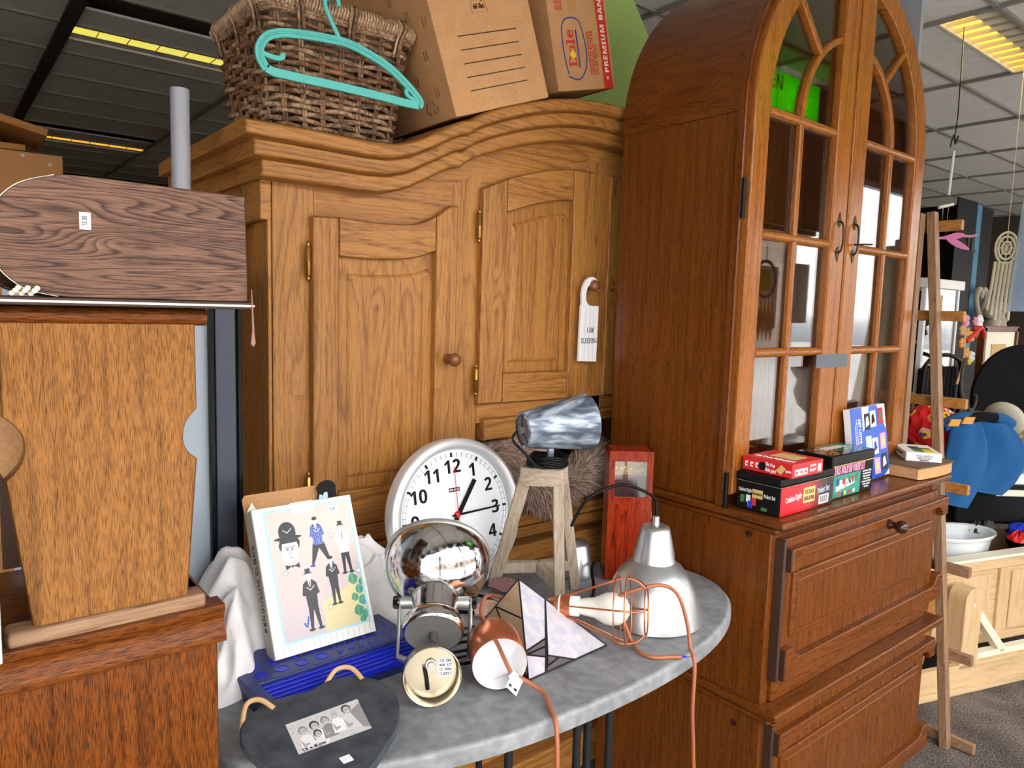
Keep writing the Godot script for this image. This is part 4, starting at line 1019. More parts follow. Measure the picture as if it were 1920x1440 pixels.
func clock_box():
	var A := thing("pendulum_clock_box", "white striped cardboard box printed with suited figures and PENDULUM CLOCK leaning on the tray", "box", Vector3(0.58, 0.835, -1.29))
	# front face frame: bottom edge on the tray, leaning back
	var bl := Vector3(0.475, 0.835, -1.268); var br := Vector3(0.685, 0.836, -1.272)
	var xd := (br - bl).normalized()
	var yd := Vector3(-0.06, 0.90, -0.40).normalized()
	var T := fr(bl, xd, yd)
	A.transform = T
	var w := 0.211; var h := 0.285; var d := 0.042
	local("body", bx2(0, w, 0, h, -d, 0, 0.0015), mk("box_white", c8(226, 226, 218), 0.5), A)
	for k in 40:
		if k % 1 == 0: pass
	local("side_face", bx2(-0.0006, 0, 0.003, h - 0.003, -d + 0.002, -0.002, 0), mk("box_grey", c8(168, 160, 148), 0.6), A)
	local("back_flap", pr(v2([0.0, h - 0.01, w - 0.03, h - 0.01, w - 0.028, h + 0.030, w - 0.035, h + 0.036, 0.006, h + 0.036, 0.0, h + 0.028]), -d - 0.001, -d + 0.0005, 0), M.kraft, A)
	local("tuck_flap", pr(v2([0.0, h, 0.012, h + 0.018, 0.02, h]), -d * 0.6, -d * 0.6 + 0.0006, 0), M.cream, A)
	local("tab", bx2(0.078, 0.125, h - 0.022, h + 0.001, 0, 0.0008, 0), M.white, A)
	# printed picture
	var W := 400; var H := 560
	var p := Pic.new(W, H, c8(206, 188, 178))
	var prn := RandomNumberGenerator.new(); prn.seed = 6
	for y in range(0, H, 4):
		for x in range(0, W, 4):
			var n := prn.randf()
			p.rect(x, y, 4, 4, c8(202, 184, 176).lerp(c8(212, 194, 185), n).lerp(c8(190, 178, 186), clampf((y - 100.0) / 600.0, 0, 1)))
	p.poly([190, 430, 330, 380, 400, 400, 400, 560, 190, 560], c8(212, 198, 150))
	var K := c8(24, 22, 28); var Wh := c8(236, 236, 234); var Sk := c8(222, 214, 208)
	# bowler-hatted head
	p.poly([58, 230, 118, 232, 128, 180, 130, 150, 52, 150, 50, 185], Wh)
	p.poly([44, 160, 52, 185, 60, 150, 126, 150, 132, 182, 140, 150, 128, 120, 56, 120], K)
	p.poly([66, 165, 116, 165, 118, 195, 106, 222, 92, 232, 78, 222, 66, 195], Sk)
	p.disc(90, 100, 38, 42, K); p.rect(52, 96, 76, 22, K); p.disc(90, 128, 62, 9, K)
	p.disc(80, 178, 5, 3, K); p.disc(102, 178, 5, 3, K); p.line([72, 168, 88, 170], 3, K); p.line([94, 170, 112, 166], 3, K); p.line([90, 182, 88, 198, 94, 198], 1.5, K); p.line([84, 212, 98, 212], 2, K)
	p.poly([60, 240, 88, 250, 60, 262], K); p.poly([122, 240, 94, 250, 122, 262], K); p.disc(91, 250, 5, 5, K)
	p.line([72, 92, 90, 106, 112, 88], 3, Wh)
	# standing figures: [x, y, scale, jacket, trousers, hat, stride]
	for f in [[222.0, 60.0, 1.0, c8(40, 66, 150), K, 0, 34.0], [338.0, 110.0, 1.05, Wh, K, 1, 8.0], [150.0, 290.0, 1.15, K, K, 1, 10.0], [262.0, 245.0, 0.98, K, K, 2, 6.0]]:
		var x: float = f[0]; var y: float = f[1]; var s: float = f[2]; var sd: float = f[6]
		p.disc(x, y + 14 * s, 11 * s, 15 * s, Sk); 
		if f[5] == 0: p.disc(x, y + 4 * s, 12 * s, 8 * s, K)
		elif f[5] == 1:
			p.rect(x - 10 * s, y - 14 * s, 20 * s, 16 * s, K); p.rect(x - 16 * s, y + 1 * s, 32 * s, 4 * s, K)
		else: p.disc(x, y + 2 * s, 14 * s, 8 * s, K)
		p.poly([x - 16 * s - sd * 0.3, y + 110 * s, x + 16 * s + sd * 0.3, y + 110 * s, x + (12 + sd) * s, y + 205 * s, x + (2 + sd) * s, y + 205 * s, x, y + 135 * s, x - (2 + sd) * s, y + 205 * s, x - (12 + sd) * s, y + 205 * s], f[4])
		p.poly([x - 12 * s, y + 28 * s, x + 12 * s, y + 28 * s, x + 26 * s, y + 40 * s, x + 34 * s, y + 80 * s, x + 22 * s, y + 84 * s, x + 20 * s, y + 122 * s, x - 20 * s, y + 122 * s, x - 22 * s, y + 84 * s, x - 34 * s, y + 80 * s, x - 26 * s, y + 40 * s], f[3])
		p.poly([x - 7 * s, y + 29 * s, x + 7 * s, y + 29 * s, x, y + 66 * s], Wh); p.line([x, y + 32 * s, x, y + 62 * s], 3 * s, c8(120, 30, 40))
		p.line([x - 14 * s, y + 52 * s, x, y + 66 * s, x + 18 * s, y + 50 * s], 2.5 * s, Wh)
		if f[5] == 0:
			for q in 7: p.line([x - 28 * s + q * 9 * s, y + 40 * s, x - 24 * s + q * 8 * s, y + 120 * s], 1.2, c8(160, 180, 230))
			for q in 8: p.line([x - 26 * s, y + 44 * s + q * 10 * s, x + 26 * s, y + 42 * s + q * 10 * s], 1.2, c8(160, 180, 230))
		p.disc(x - (8 + sd) * s, y + 207 * s, 13 * s, 5 * s, c8(40, 60, 160) if f[5] == 0 else K); p.disc(x + (8 + sd) * s, y + 207 * s, 13 * s, 5 * s, c8(40, 60, 160) if f[5] == 0 else K)
	for q in [[56, 275], [288, 150], [386, 330], [226, 455], [112, 505]]:
		p.disc(q[0], q[1], 10, 10, c8(90, 90, 90)); p.disc(q[0], q[1], 8, 8, c8(238, 234, 230))
	p.line([98, 494, 110, 512, 122, 470], 7, c8(30, 70, 170))
	for q in [[350, 360, 1.2], [372, 410, 1.0], [345, 440, 0.9], [380, 460, 1.1], [352, 500, 1.2], [384, 520, 0.9], [366, 540, 0.8], [390, 380, 0.8]]:
		var x: float = q[0]; var y: float = q[1]; var s: float = q[2]
		p.poly([x, y - 24 * s, x + 22 * s, y - 6 * s, x + 16 * s, y + 14 * s, x, y + 22 * s, x - 18 * s, y + 6 * s, x - 14 * s, y - 12 * s], c8(70, 134, 74).lerp(c8(60, 150, 140), fposmod(x * 0.013, 1.0)))
		p.line([x, y - 22 * s, x, y + 22 * s], 1.5, c8(150, 190, 130))
	for e in [[0, 0, W, 8], [0, H - 8, W, 8], [0, 0, 8, H], [W - 8, 0, 8, H]]: p.rect(e[0], e[1], e[2], e[3], c8(160, 208, 226))
	var G := A.global_transform
	quadpic(p, G * Vector3(0.021, 0.022, 0.0007), G * Vector3(w - 0.008, 0.022, 0.0007), G * Vector3(w - 0.008, h - 0.008, 0.0007), G * Vector3(0.021, h - 0.008, 0.0007), 0.4, "printed_picture", A)
	for k in 17: local("printed_stripe", bx2(0.006 + 0.012 * k, 0.0066 + 0.012 * k, 0.003, 0.021, 0, 0.0004, 0), M.pale_blue, A)
	local("price_label", bx2(0.156, 0.176, h - 0.03, h - 0.018, 0.0007, 0.0012, 0), M.sticker, A)
	ltxt("6€", 0.007, Vector3(0.166, h - 0.024, 0.0014), Vector3.RIGHT, Vector3.UP, M.blue_ink, A, 0.011, "Droid Serif", false)
	ltxt("PENDULUM CLOCK", 0.0125, Vector3(-0.001, 0.135, -d * 0.5), Vector3(0, 1, 0), Vector3(0, 0, -1), M.darkfig, A, 0.165, "Droid Sans", false)
	# head-shaped cut-out sticking out of the box
	var C := thing("cutout_figure", "black and pale blue head-shaped cut-out sticking up from the pendulum clock box", "cut-out", T * Vector3(0.17, h, -0.03))
	C.basis = T.basis
	local("silhouette", pr(smooth2(v2([-0.018, -0.03, -0.019, 0.0, -0.014, 0.018, -0.017, 0.026, -0.008, 0.038, 0.008, 0.042, 0.02, 0.038, 0.026, 0.028, 0.024, 0.012, 0.027, 0.0, 0.026, -0.03]), 3, true), -0.002, 0.001, 0.0004), M.ink, C)
	local("face_print", pr(v2([-0.018, -0.015, -0.017, 0.004, -0.013, 0.014, -0.006, 0.010, -0.003, 0.016, 0.005, 0.017, 0.004, 0.006, 0.001, 0.002, 0.003, -0.002, -0.001, -0.004, 0.0, -0.015]), 0.001, 0.0013, 0), mk("ice_blue", c8(176, 210, 226), 0.6), C)

func slate_frame():
	var A := thing("slate_photo_frame", "dark slate photo frame with rope loops and a grey family picture at the table front", "photo frame", Vector3(0.45, 0.835, -1.03))
	var out := smooth2(v2([0.343, 1.066, 0.362, 1.096, 0.408, 1.126, 0.445, 1.122, 0.48, 1.118, 0.507, 1.130, 0.545, 1.128, 0.573, 1.108, 0.592, 1.072, 0.592, 1.03, 0.576, 0.985, 0.54, 0.934, 0.50, 0.90, 0.464, 0.872, 0.42, 0.868, 0.375, 0.90, 0.345, 0.955, 0.335, 1.02]), 3, true)
	var pl := Transform3D(Basis(Vector3.RIGHT, Vector3(0, 0, -1), Vector3.UP), Vector3.ZERO)
	var m := Mb.new(); m.x = pl
	m.prism(out, 0.834, 0.845, 0.0025)
	obj("slate_slab", m, M.slate, A)
	var f := Mb.new()
	for q in [[0.40, 0.94], [0.52, 0.94], [0.36, 1.05]]: f.x = pl
	var foot := Mb.new(); foot.box(Vector3(0.45, 0.818, -0.985), Vector3(0.10, 0.034, 0.05), 0.003)
	obj("rest_block", foot, M.slate, A)
	var p := Pic.new(320, 160, c8(206, 206, 206))
	var rng := RandomNumberGenerator.new(); rng.seed = 12
	for k in 160: p.disc(rng.randf() * 320, rng.randf() * 160, 2 + rng.randf() * 5, 1.5, c8(150, 150, 150).lerp(c8(232, 232, 232), rng.randf()))
	# six people huddled together, seen small and in grey
	for q in [[52.0, 62.0, 1.0, 0.55, 0.92], [102.0, 56.0, 1.05, 0.2, 0.95], [100.0, 100.0, 0.9, 0.22, 0.9], [150.0, 50.0, 0.95, 0.5, 0.55], [196.0, 36.0, 1.0, 0.78, 0.96], [252.0, 34.0, 1.1, 0.3, 0.85]]:
		var x: float = q[0]; var y: float = q[1]; var s: float = q[2]
		var cloth := Color(q[4], q[4], q[4]); var hair := Color(q[3], q[3], q[3])
		p.poly([x - 30 * s, y + 90 * s, x - 26 * s, y + 34 * s, x - 8 * s, y + 20 * s, x + 8 * s, y + 20 * s, x + 28 * s, y + 34 * s, x + 34 * s, y + 90 * s], cloth)
		p.poly([x - 26 * s, y + 34 * s, x - 20 * s, y + 80 * s, x + 6 * s, y + 70 * s, x + 2 * s, y + 62 * s, x - 12 * s, y + 64 * s], Color(0.66, 0.66, 0.66))
		p.disc(x, y - 4 * s, 19 * s, 22 * s, hair); p.disc(x + 1, y + 2 * s, 14 * s, 18 * s, Color(0.74, 0.74, 0.74))
		p.disc(x - 5 * s, y - 1 * s, 2.2 * s, 1.4 * s, Color(0.2, 0.2, 0.2)); p.disc(x + 6 * s, y - 1 * s, 2.2 * s, 1.4 * s, Color(0.2, 0.2, 0.2)); p.line([x - 5 * s, y + 10 * s, x, y + 12 * s, x + 6 * s, y + 10 * s], 2.2 * s, Color(0.95, 0.95, 0.95)); p.line([x, y, x + 1, y + 5 * s], 1.5, Color(0.55, 0.55, 0.55))
	p.poly([262, 50, 320, 20, 320, 150, 290, 140], c8(150, 150, 150))
	var y := 0.8455
	quadpic(p, Vector3(0.392, y, -0.958), Vector3(0.509, y, -0.956), Vector3(0.529, y, -1.045), Vector3(0.405, y, -1.042), 0.25, "family_picture", A)
	txt("13 x 9 cm", 0.006, Vector3(0.418, y + 0.0005, -0.963), Vector3(1, 0, 0), Vector3(0.1, 0, -1), M.ink, A, 0.036, "Droid Sans", false)
	obj("price_sticker", bx(Vector3(0.443, 0.8455, -0.908), Vector3(0.016, 0.0006, 0.016), 0), M.sticker, A)
	for r in [[0.408, 1.098, 0.392, 1.118, 0.370, 1.118, 0.352, 1.085], [0.566, 1.10, 0.558, 1.128, 0.535, 1.140, 0.508, 1.128]]:
		obj("rope_loop", tb(smooth3([Vector3(r[0], 0.845, -r[1]), Vector3(r[2], 0.856, -r[3]), Vector3(r[4], 0.854, -r[5]), Vector3(r[6], 0.836, -r[7])], 6), 0.0042, 8), M.rope, A)

func wall_clock():
	# leans back against the wardrobe, foot on the table
	var foot := Vector3(1.005, 0.801, -1.415)
	var yd := Vector3(-0.03, 0.985, -0.165).normalized()
	var R := 0.189
	var T := fr(foot + yd * R, Vector3(1, 0.03, 0), yd)
	var A := thing("wall_clock", "large round aluminium wall clock with bold black numerals leaning against the wardrobe", "clock", T.origin)
	A.transform = T
	var m := Mb.new(); m.x = Transform3D(Basis(Vector3.RIGHT, Vector3.BACK, Vector3(0, -1, 0)), Vector3.ZERO)   # lathe axis to local z
	m.lathe([Vector2(R - 0.03, -0.02), Vector2(R, -0.02), Vector2(R, 0.012), Vector2(R - 0.003, 0.016), Vector2(R - 0.012, 0.019), Vector2(R - 0.024, 0.014), Vector2(R - 0.028, 0.002)], 72)
	local("rim", m, M.alu_bright, A)
	var dl := Mb.new(); dl.prism(arc(Vector2.ZERO, R - 0.026, 0, 360, 64), -0.015, 0.0, 0)
	local("dial", dl, mk("dial_white", c8(226, 232, 236), 0.35), A)
	for ring in [R - 0.036, R - 0.045]: local("minute_ring", pr(ribbon(arc(Vector2.ZERO, ring, 0, 360, 72), 0.0007), 0, 0.0005, 0), M.ink, A)
	for k in 60:
		var a := TAU * k / 60
		var dir := Vector2(sin(a), cos(a))
		local("minute_mark", pr(ribbon(PackedVector2Array([dir * (R - 0.046), dir * (R - 0.035)]), 0.006 if k % 5 == 0 else 0.0008), 0, 0.0006, 0), M.ink, A)
	for k in 12:
		var a := TAU * (k + 1) / 12
		ltxt(str(k + 1), 0.033, Vector3(sin(a), cos(a), 0) * (R - 0.070) + Vector3(0, 0, 0.0006), Vector3.RIGHT, Vector3.UP, M.ink, A)
	local("name_plate", bx2(-0.016, 0.016, 0.057, 0.067, 0, 0.0005, 0), M.ink, A)
	ltxt("BALANCE", 0.005, Vector3(0, 0.062, 0.0006), Vector3.RIGHT, Vector3.UP, M.white, A, 0.028)
	local("sticker", bx2(0.004, 0.013, 0.028, 0.038, 0, 0.004, 0), M.sticker, A)
	local("hour_hand", pr(v2([-0.012, -0.010, 0.0, -0.014, 0.066, 0.075, 0.056, 0.082]), 0.004, 0.005, 0.0003), M.ink, A)
	local("minute_hand", pr(v2([-0.015, -0.003, 0.13, -0.001, 0.13, 0.003, -0.015, 0.003]), 0.006, 0.007, 0.0003), M.ink, A)
	local("second_hand", pr(v2([-0.001, -0.05, 0.001, -0.05, 0.0016, 0.12, 0.0, 0.12]), 0.008, 0.0085, 0), M.red, A)
	var hub := Mb.new(); hub.x = Transform3D(Basis(Vector3.RIGHT, Vector3.BACK, Vector3(0, -1, 0)), Vector3.ZERO)
	hub.lathe([Vector2(0.008, 0), Vector2(0.008, 0.005), Vector2(0.004, 0.0095), Vector2(0, 0.0095)], 18)
	local("hub", hub, M.red, A)

func ball_lamp():
	var A := thing("ball_spotlight", "large chrome spotlight with round reflector on a bracket and open ceiling rose", "lamp", Vector3(0.70, 0.80, -1.08))
	var bc := Vector3(0.800, 0.972, -1.224); var dc := Vector3(0.712, 0.890, -1.100)
	var ax := (dc - bc).normalized()       # from bowl to back cap, towards the viewer
	# reflector: hemisphere, mouth away from the viewer
	var R := 0.107
	var pf := []
	for k in 17:
		var a := deg_to_rad(-8.0 + 80.0 * k / 16)
		pf.append(Vector2(R * cos(a), R * sin(a) * 0.95))
	obj("reflector", la(pf, bc, ax, 56), M.chrome, A)
	obj("reflector_rim", la([Vector2(R * 0.98, -0.018), Vector2(R * 1.02, -0.018), Vector2(R * 1.03, -0.012), Vector2(R, -0.008)], bc, ax, 56), M.chrome2, A)
	obj("neck", la([Vector2(0.047, 0.085), Vector2(0.046, 0.10), Vector2(0.046, 0.14), Vector2(0.05, 0.142)], bc, ax, 40), M.chrome, A)
	obj("back_cap", la([Vector2(0.046, -0.028), Vector2(0.055, -0.026), Vector2(0.0585, -0.02), Vector2(0.0585, -0.004), Vector2(0.056, 0.002), Vector2(0.0535, 0.003)], dc, ax, 44), M.chrome, A)
	obj("cap_face", la([Vector2(0.0535, 0.003), Vector2(0.05, 0.001), Vector2(0.012, 0.0015), Vector2(0, 0.0015)], dc, ax, 40), M.chrome2, A)
	obj("cable_gland", la([Vector2(0.008, 0), Vector2(0.008, 0.01), Vector2(0.0065, 0.012), Vector2(0.006, 0.02), Vector2(0.004, 0.021), Vector2(0.004, 0.012)], dc + ax * 0.002, ax, 16), M.rail, A)
	# bracket and wing screws
	var side := ax.cross(Vector3.UP).normalized()
	if side.x < 0: side = -side
	var pc := bc.lerp(dc, 0.62) + Vector3(0, 0.004, 0)
	var cup := Vector3(0.668, 0.851, -1.035)
	var L := pc - side * 0.066; var Rr := pc + side * 0.066
	for q in [[L, -1.0], [Rr, 1.0]]:
		var pv: Vector3 = q[0]
		var o: float = q[1]
		obj("pivot_lug", tb([pv - side * o * 0.022, pv], 0.012, 10), M.chrome2, A)
		obj("pivot_pin", tb([pv - side * o * 0.01, pv + side * o * 0.012], 0.003, 8), M.chrome2, A)
		var wk := PackedVector2Array()
		for k in 36:
			var a := TAU * k / 36
			var rr := 0.0105 + 0.0025 * cos(6 * a)
			wk.append(Vector2(cos(a), sin(a)) * rr)
		var wm := Mb.new(); wm.x = fr(pv + side * o * 0.006, Vector3.UP, ax); 
		wm.x = Transform3D(Basis(Vector3.UP, side.cross(Vector3.UP) * o, side * o), pv + side * o * 0.006)
		wm.prism(wk, 0, 0.009, 0.002)
		obj("wing_screw", wm, M.black, A)
		var elbow := Vector3(pv.x, 0.846, pv.z) + ax * 0.035
		var bk := cup - Vector3(0, 0.0, 0) - Vector3(-0.5, 0, 0.86) * 0.03 + side * o * 0.02
		var arm := Mb.new()
		arm.tube([pv + side * o * 0.003 + Vector3(0, 0.008, 0), pv + side * o * 0.003 - Vector3(0, 0.03, 0), elbow + side * o * 0.003, bk], 0.0075, 4, false, 0.25)
		obj("bracket_arm", arm, M.chrome2, A)
	# ceiling rose, lying open towards the viewer
	var ca := Vector3(-0.46, 0.20, 0.86).normalized()
	obj("ceiling_rose", la([Vector2(0, -0.020), Vector2(0.046, -0.020), Vector2(0.050, -0.017), Vector2(0.0515, -0.01), Vector2(0.0515, 0.018), Vector2(0.0505, 0.0185), Vector2(0.0495, 0.018), Vector2(0.0495, -0.012), Vector2(0.046, -0.0175), Vector2(0, -0.0178)], cup, ca, 48), M.nickel, A)
	var T := aim(cup, ca)
	obj("fixing_nut", la([Vector2(0.010, -0.017), Vector2(0.010, -0.012), Vector2(0.007, -0.012), Vector2(0.006, -0.008), Vector2(0, -0.008)], cup + Vector3(0, 0.012, 0), ca, 14), M.chrome2, A)
	var up2 := (Vector3.UP - ca * ca.y).normalized(); var sd := up2.cross(ca)
	obj("strain_relief", tb([cup - ca * 0.013 + up2 * 0.01 - sd * 0.012, cup - ca * 0.012 - up2 * 0.012 - sd * 0.008, cup - ca * 0.012 - up2 * 0.03 - sd * 0.006], 0.004, 8), M.black, A)
	var lb := Mb.new(); lb.x = Transform3D(Basis(sd, up2, ca), cup - ca * 0.0172)
	lb.box(Vector3(0.026, 0.006, 0), Vector3(0.026, 0.032, 0.0008), 0)
	obj("rating_label", lb, M.sticker, A)
	var lt := cup - ca * 0.0165
	for k in 4: txt(["IP20  230V", "40W  E27", "CE  50Hz", "CLASS I"][k], 0.004, lt + sd * 0.026 + up2 * (0.017 - 0.0075 * k), sd, up2, M.ink, A, 0.022)
	# lead coiled behind
	var cp := []
	for k in 60:
		var a := k * 0.32
		cp.append(Vector3(0.80 + (0.045 + 0.0006 * k) * cos(a), 0.806 + 0.0007 * k, -1.13 + 0.035 * sin(a)))
	obj("coiled_lead", tb(cp, 0.0032, 6), M.black, A)

func copper_pendant():
	var A := thing("copper_pendant", "small copper cylinder pendant lamp with white inside lying on its side", "lamp", Vector3(0.82, 0.80, -1.04))
	var o := Vector3(0.786, 0.8535, -0.990)   # centre of the mouth
	var b := Vector3(0.842, 0.862, -1.095)
	var ax := (o - b).normalized()
	var len := 0.088
	obj("shade", la([Vector2(0, -len), Vector2(0.044, -len), Vector2(0.0485, -len + 0.006), Vector2(0.050, -len + 0.016), Vector2(0.0515, 0), Vector2(0.0505, 0.001)], o, ax, 44), M.copper, A)
	obj("shade_lining", la([Vector2(0.0505, 0.001), Vector2(0.0485, -0.002), Vector2(0.047, -len + 0.012), Vector2(0, -len + 0.010)], o, ax, 44), M.white, A)
	# white cord grip plate and cords
	var pl := Mb.new(); pl.x = Transform3D(Basis(Vector3(0.9, 0.12, 0.1).normalized(), 0.0) if false else Basis.from_euler(Vector3(-0.9, 0.55, 0.1)), Vector3(0.808, 0.818, -0.972))
	pl.box(Vector3.ZERO, Vector3(0.054, 0.026, 0.0022), 0.0008)
	obj("cord_grip_plate", pl, M.white, A)
	for k in 2:
		var hl := Mb.new(); hl.x = pl.x; hl.prism(arc(Vector2(-0.017, -0.006 + 0.012 * k), 0.0035, 0, 360, 14), 0.0011, 0.0014, 0)
		obj("plate_hole", hl, M.black, A)
	var cg := Mb.new(); cg.x = pl.x
	cg.box(Vector3(0.0, 0.004, 0.008), Vector3(0.012, 0.028, 0.014), 0.003)
	obj("cord_grip", cg, M.white, A)
	var c1 := smooth3(v3([0.838, 0.858, -1.085, 0.818, 0.864, -1.04, 0.806, 0.850, -1.0, 0.806, 0.832, -0.975, 0.822, 0.824, -0.958, 0.836, 0.811, -0.925, 0.818, 0.806, -0.885, 0.806, 0.79, -0.855, 0.80, 0.70, -0.842, 0.798, 0.55, -0.838, 0.796, 0.30, -0.84]), 7)
	obj("cord", tb(c1, 0.0042, 8), M.copper_cord, A)
	obj("cord", tb(smooth3(v3([0.846, 0.865, -1.10, 0.850, 0.880, -1.135, 0.885, 0.895, -1.17, 0.94, 0.875, -1.20, 0.99, 0.845, -1.22, 1.03, 0.815, -1.24]), 6), 0.0042, 8), M.copper_cord, A)
	var lb := Mb.new(); lb.x = Transform3D(Basis.from_euler(Vector3(-0.5, 0.6, -0.3)), Vector3(0.806, 0.822, -1.0))
	lb.box(Vector3.ZERO, Vector3(0.045, 0.0006, 0.026), 0)
	obj("rating_label", lb, M.grey_plastic, A)

func glass_pyramid():
	var A := thing("stained_glass_pyramid", "leaded pyramid of milky white and grey stained glass on the marble table", "lampshade", Vector3(0.97, 0.80, -1.09))
	var apex := Vector3(0.958, 0.925, -1.150); var B := Vector3(1.078, 0.803, -1.000); var Cc := Vector3(0.852, 0.803, -0.985); var D := Vector3(0.93, 0.803, -1.24)
	# front face in its own plane; bary (apex, B, C)
	var F := func(b: float, c: float) -> Vector3: return apex * (1 - b - c) + B * b + Cc * c
	var n := (B - apex).cross(Cc - apex).normalized()
	if n.z < 0: n = -n
	var lead := Mb.new()
	var panes := [
		[[0.0, 0.0], [0.305, 0.0], [0.25, 0.443], [0.0, 0.74], "o"],
		[[0.305, 0.0], [1.0, 0.0], [0.57, 0.43], [0.25, 0.607], "o"],
		[[0.0, 0.74], [0.25, 0.443], [0.241, 0.528], [0.0, 0.77], "g"],
		[[0.0, 0.77], [0.241, 0.528], [0.226, 0.637], "g"],
		[[0.0, 0.77], [0.226, 0.637], [0.2, 0.8], [0.0, 1.0], "o"],
		[[0.25, 0.607], [0.385, 0.532], [0.234, 0.718], "g"],
		[[0.234, 0.718], [0.385, 0.532], [0.57, 0.43], [0.2, 0.8], "g"]]
	for p in panes:
		var q := []
		for k in p.size() - 1: q.append(F.call(p[k][0], p[k][1]))
		var m := Mb.new()
		for k in range(1, q.size() - 1):
			for s in [0.0, -0.003]: m.p3(q[0] + n * s, q[k] + n * s, q[k + 1] + n * s, n if s == 0.0 else -n, n if s == 0.0 else -n, n if s == 0.0 else -n)
		obj("pane", m, M.opal_glass if p[p.size() - 1] == "o" else M.grey_glass, A)
		for k in q.size(): obj("lead_came", tb([q[k] + n * 0.0005, q[(k + 1) % q.size()] + n * 0.0005], 0.0017, 6), M.iron, A)
	var n2 := (D - apex).cross(Cc - apex).normalized()
	if n2.x > 0: n2 = -n2
	var mid := apex.lerp(D, 0.62); var mid2 := apex.lerp(Cc, 0.42)
	for t in [[apex, mid, mid2], [mid, D, Cc], [mid, Cc, mid2]]:
		var m := Mb.new()
		m.p3(t[0], t[1], t[2], n2, n2, n2)
		obj("pane", m, M.tan_glass, A)
		for k in 3: obj("lead_came", tb([t[k], t[(k + 1) % 3]], 0.0017, 6), M.iron, A)
	var n3 := (D - apex).cross(B - apex).normalized()
	var m3 := Mb.new(); m3.p3(apex, D, B, -n3, -n3, -n3)
	obj("pane", m3, M.tan_glass, A)
	obj("lead_came", tb([D, B], 0.0017, 6), M.iron, A)

func beam(called: String, a: Vector3, b: Vector3, w: float, d: float, m: Material, A: Node, face := Vector3.BACK) -> MeshInstance3D:
	var y := (b - a).normalized()
	var x := y.cross(face).normalized()
	var k := Mb.new()
	k.x = Transform3D(Basis(x, y, x.cross(y)), (a + b) * 0.5)
	k.box(Vector3.ZERO, Vector3(w, a.distance_to(b), d), 0.0025)
	return obj(called, k, m, A)

func tripod_lamp():
	var A := thing("tripod_lamp", "weathered wooden tripod lamp with streaky blue-grey metal shade turned sideways", "lamp", Vector3(1.15, 0.80, -1.30))
	var feet := [Vector3(1.083, 0.802, -1.40), Vector3(1.152, 0.802, -1.227), Vector3(1.243, 0.802, -1.268)]
	var tops := [Vector3(1.098, 1.125, -1.293), Vector3(1.146, 1.125, -1.243), Vector3(1.180, 1.127, -1.268)]
	var view := Vector3(-0.627, 0, 0.779)
	for k in 3: beam("leg", feet[k], tops[k], 0.026 if k else 0.030, 0.024, M["grey_v%d" % k], A, view)
	var hubp := Vector3(1.158, 0.862, -1.315)
	for k in 3: beam("stretcher", hubp, feet[k].lerp(tops[k], [0.16, 0.11, 0.20][k]), 0.022, 0.028, M["grey_v%d" % ((k + 1) % 3)], A, Vector3.UP)
	var top := Mb.new()
	top.x = Transform3D(Basis(Vector3.RIGHT, Vector3(0, 0, -1), Vector3.UP), Vector3.ZERO)
	top.prism(v2([1.078, 1.298, 1.118, 1.312, 1.186, 1.274, 1.186, 1.25, 1.14, 1.228, 1.082, 1.275]), 1.085, 1.128, 0.003)
	obj("top_block", top, M.grey_h0, A)
	obj("neck", tb(v3([1.143, 1.125, -1.268, 1.143, 1.175, -1.268]), 0.0085, 14), M.zinc, A)
	var s0 := Vector3(1.073, 1.216, -1.292); var s1 := Vector3(1.242, 1.230, -1.250)
	var ax := (s1 - s0).normalized()
	var L := s0.distance_to(s1)
	obj("shade", la([Vector2(0.036, 0.0), Vector2(0.043, 0.002), Vector2(0.0435, 0.004), Vector2(0.069, L), Vector2(0.0675, L), Vector2(0.042, 0.006)], s0, ax, 44), M.zinc, A)
	obj("shade_end", la([Vector2(0.042, 0.001), Vector2(0.010, 0.001), Vector2(0.010, -0.010), Vector2(0.005, -0.013), Vector2(0, -0.013)].map(func(q): return q), s0 + ax * 0.003, ax, 32), mk("dusty_grey", c8(104, 96, 98), 0.7), A)
	for k in 3:
		var a := TAU * k / 3 + 0.4
		var T := aim(s0, ax)
		obj("spoke", tb([T * Vector3(0, -0.001, 0), T * Vector3(cos(a) * 0.04, -0.001, sin(a) * 0.04)], 0.0012, 5), M.black, A)
	obj("lead", tb(smooth3([s0 - ax * 0.012, s0 - ax * 0.02 + Vector3(-0.004, -0.02, 0), Vector3(1.065, 1.165, -1.27), Vector3(1.09, 1.135, -1.25), Vector3(1.12, 1.132, -1.235)], 6), 0.0032, 7), M.black, A)
	var coil := []
	for k in 120:
		var a := k * TAU / 24
		coil.append(Vector3(1.135 + (0.043 + 0.004 * sin(k * 0.37)) * cos(a), 1.133 + 0.0002 * k + 0.003 * sin(k * 0.8), -1.262 + (0.038 + 0.003 * cos(k * 0.29)) * sin(a)))
	obj("coiled_lead", tb(coil, 0.0034, 7), M.black, A)
	var plug := Mb.new(); plug.x = Transform3D(Basis.from_euler(Vector3(0.2, 0.7, 0.3)), Vector3(1.092, 1.145, -1.275))
	plug.box(Vector3.ZERO, Vector3(0.04, 0.022, 0.024), 0.006)
	obj("lead_switch", plug, M.black, A)

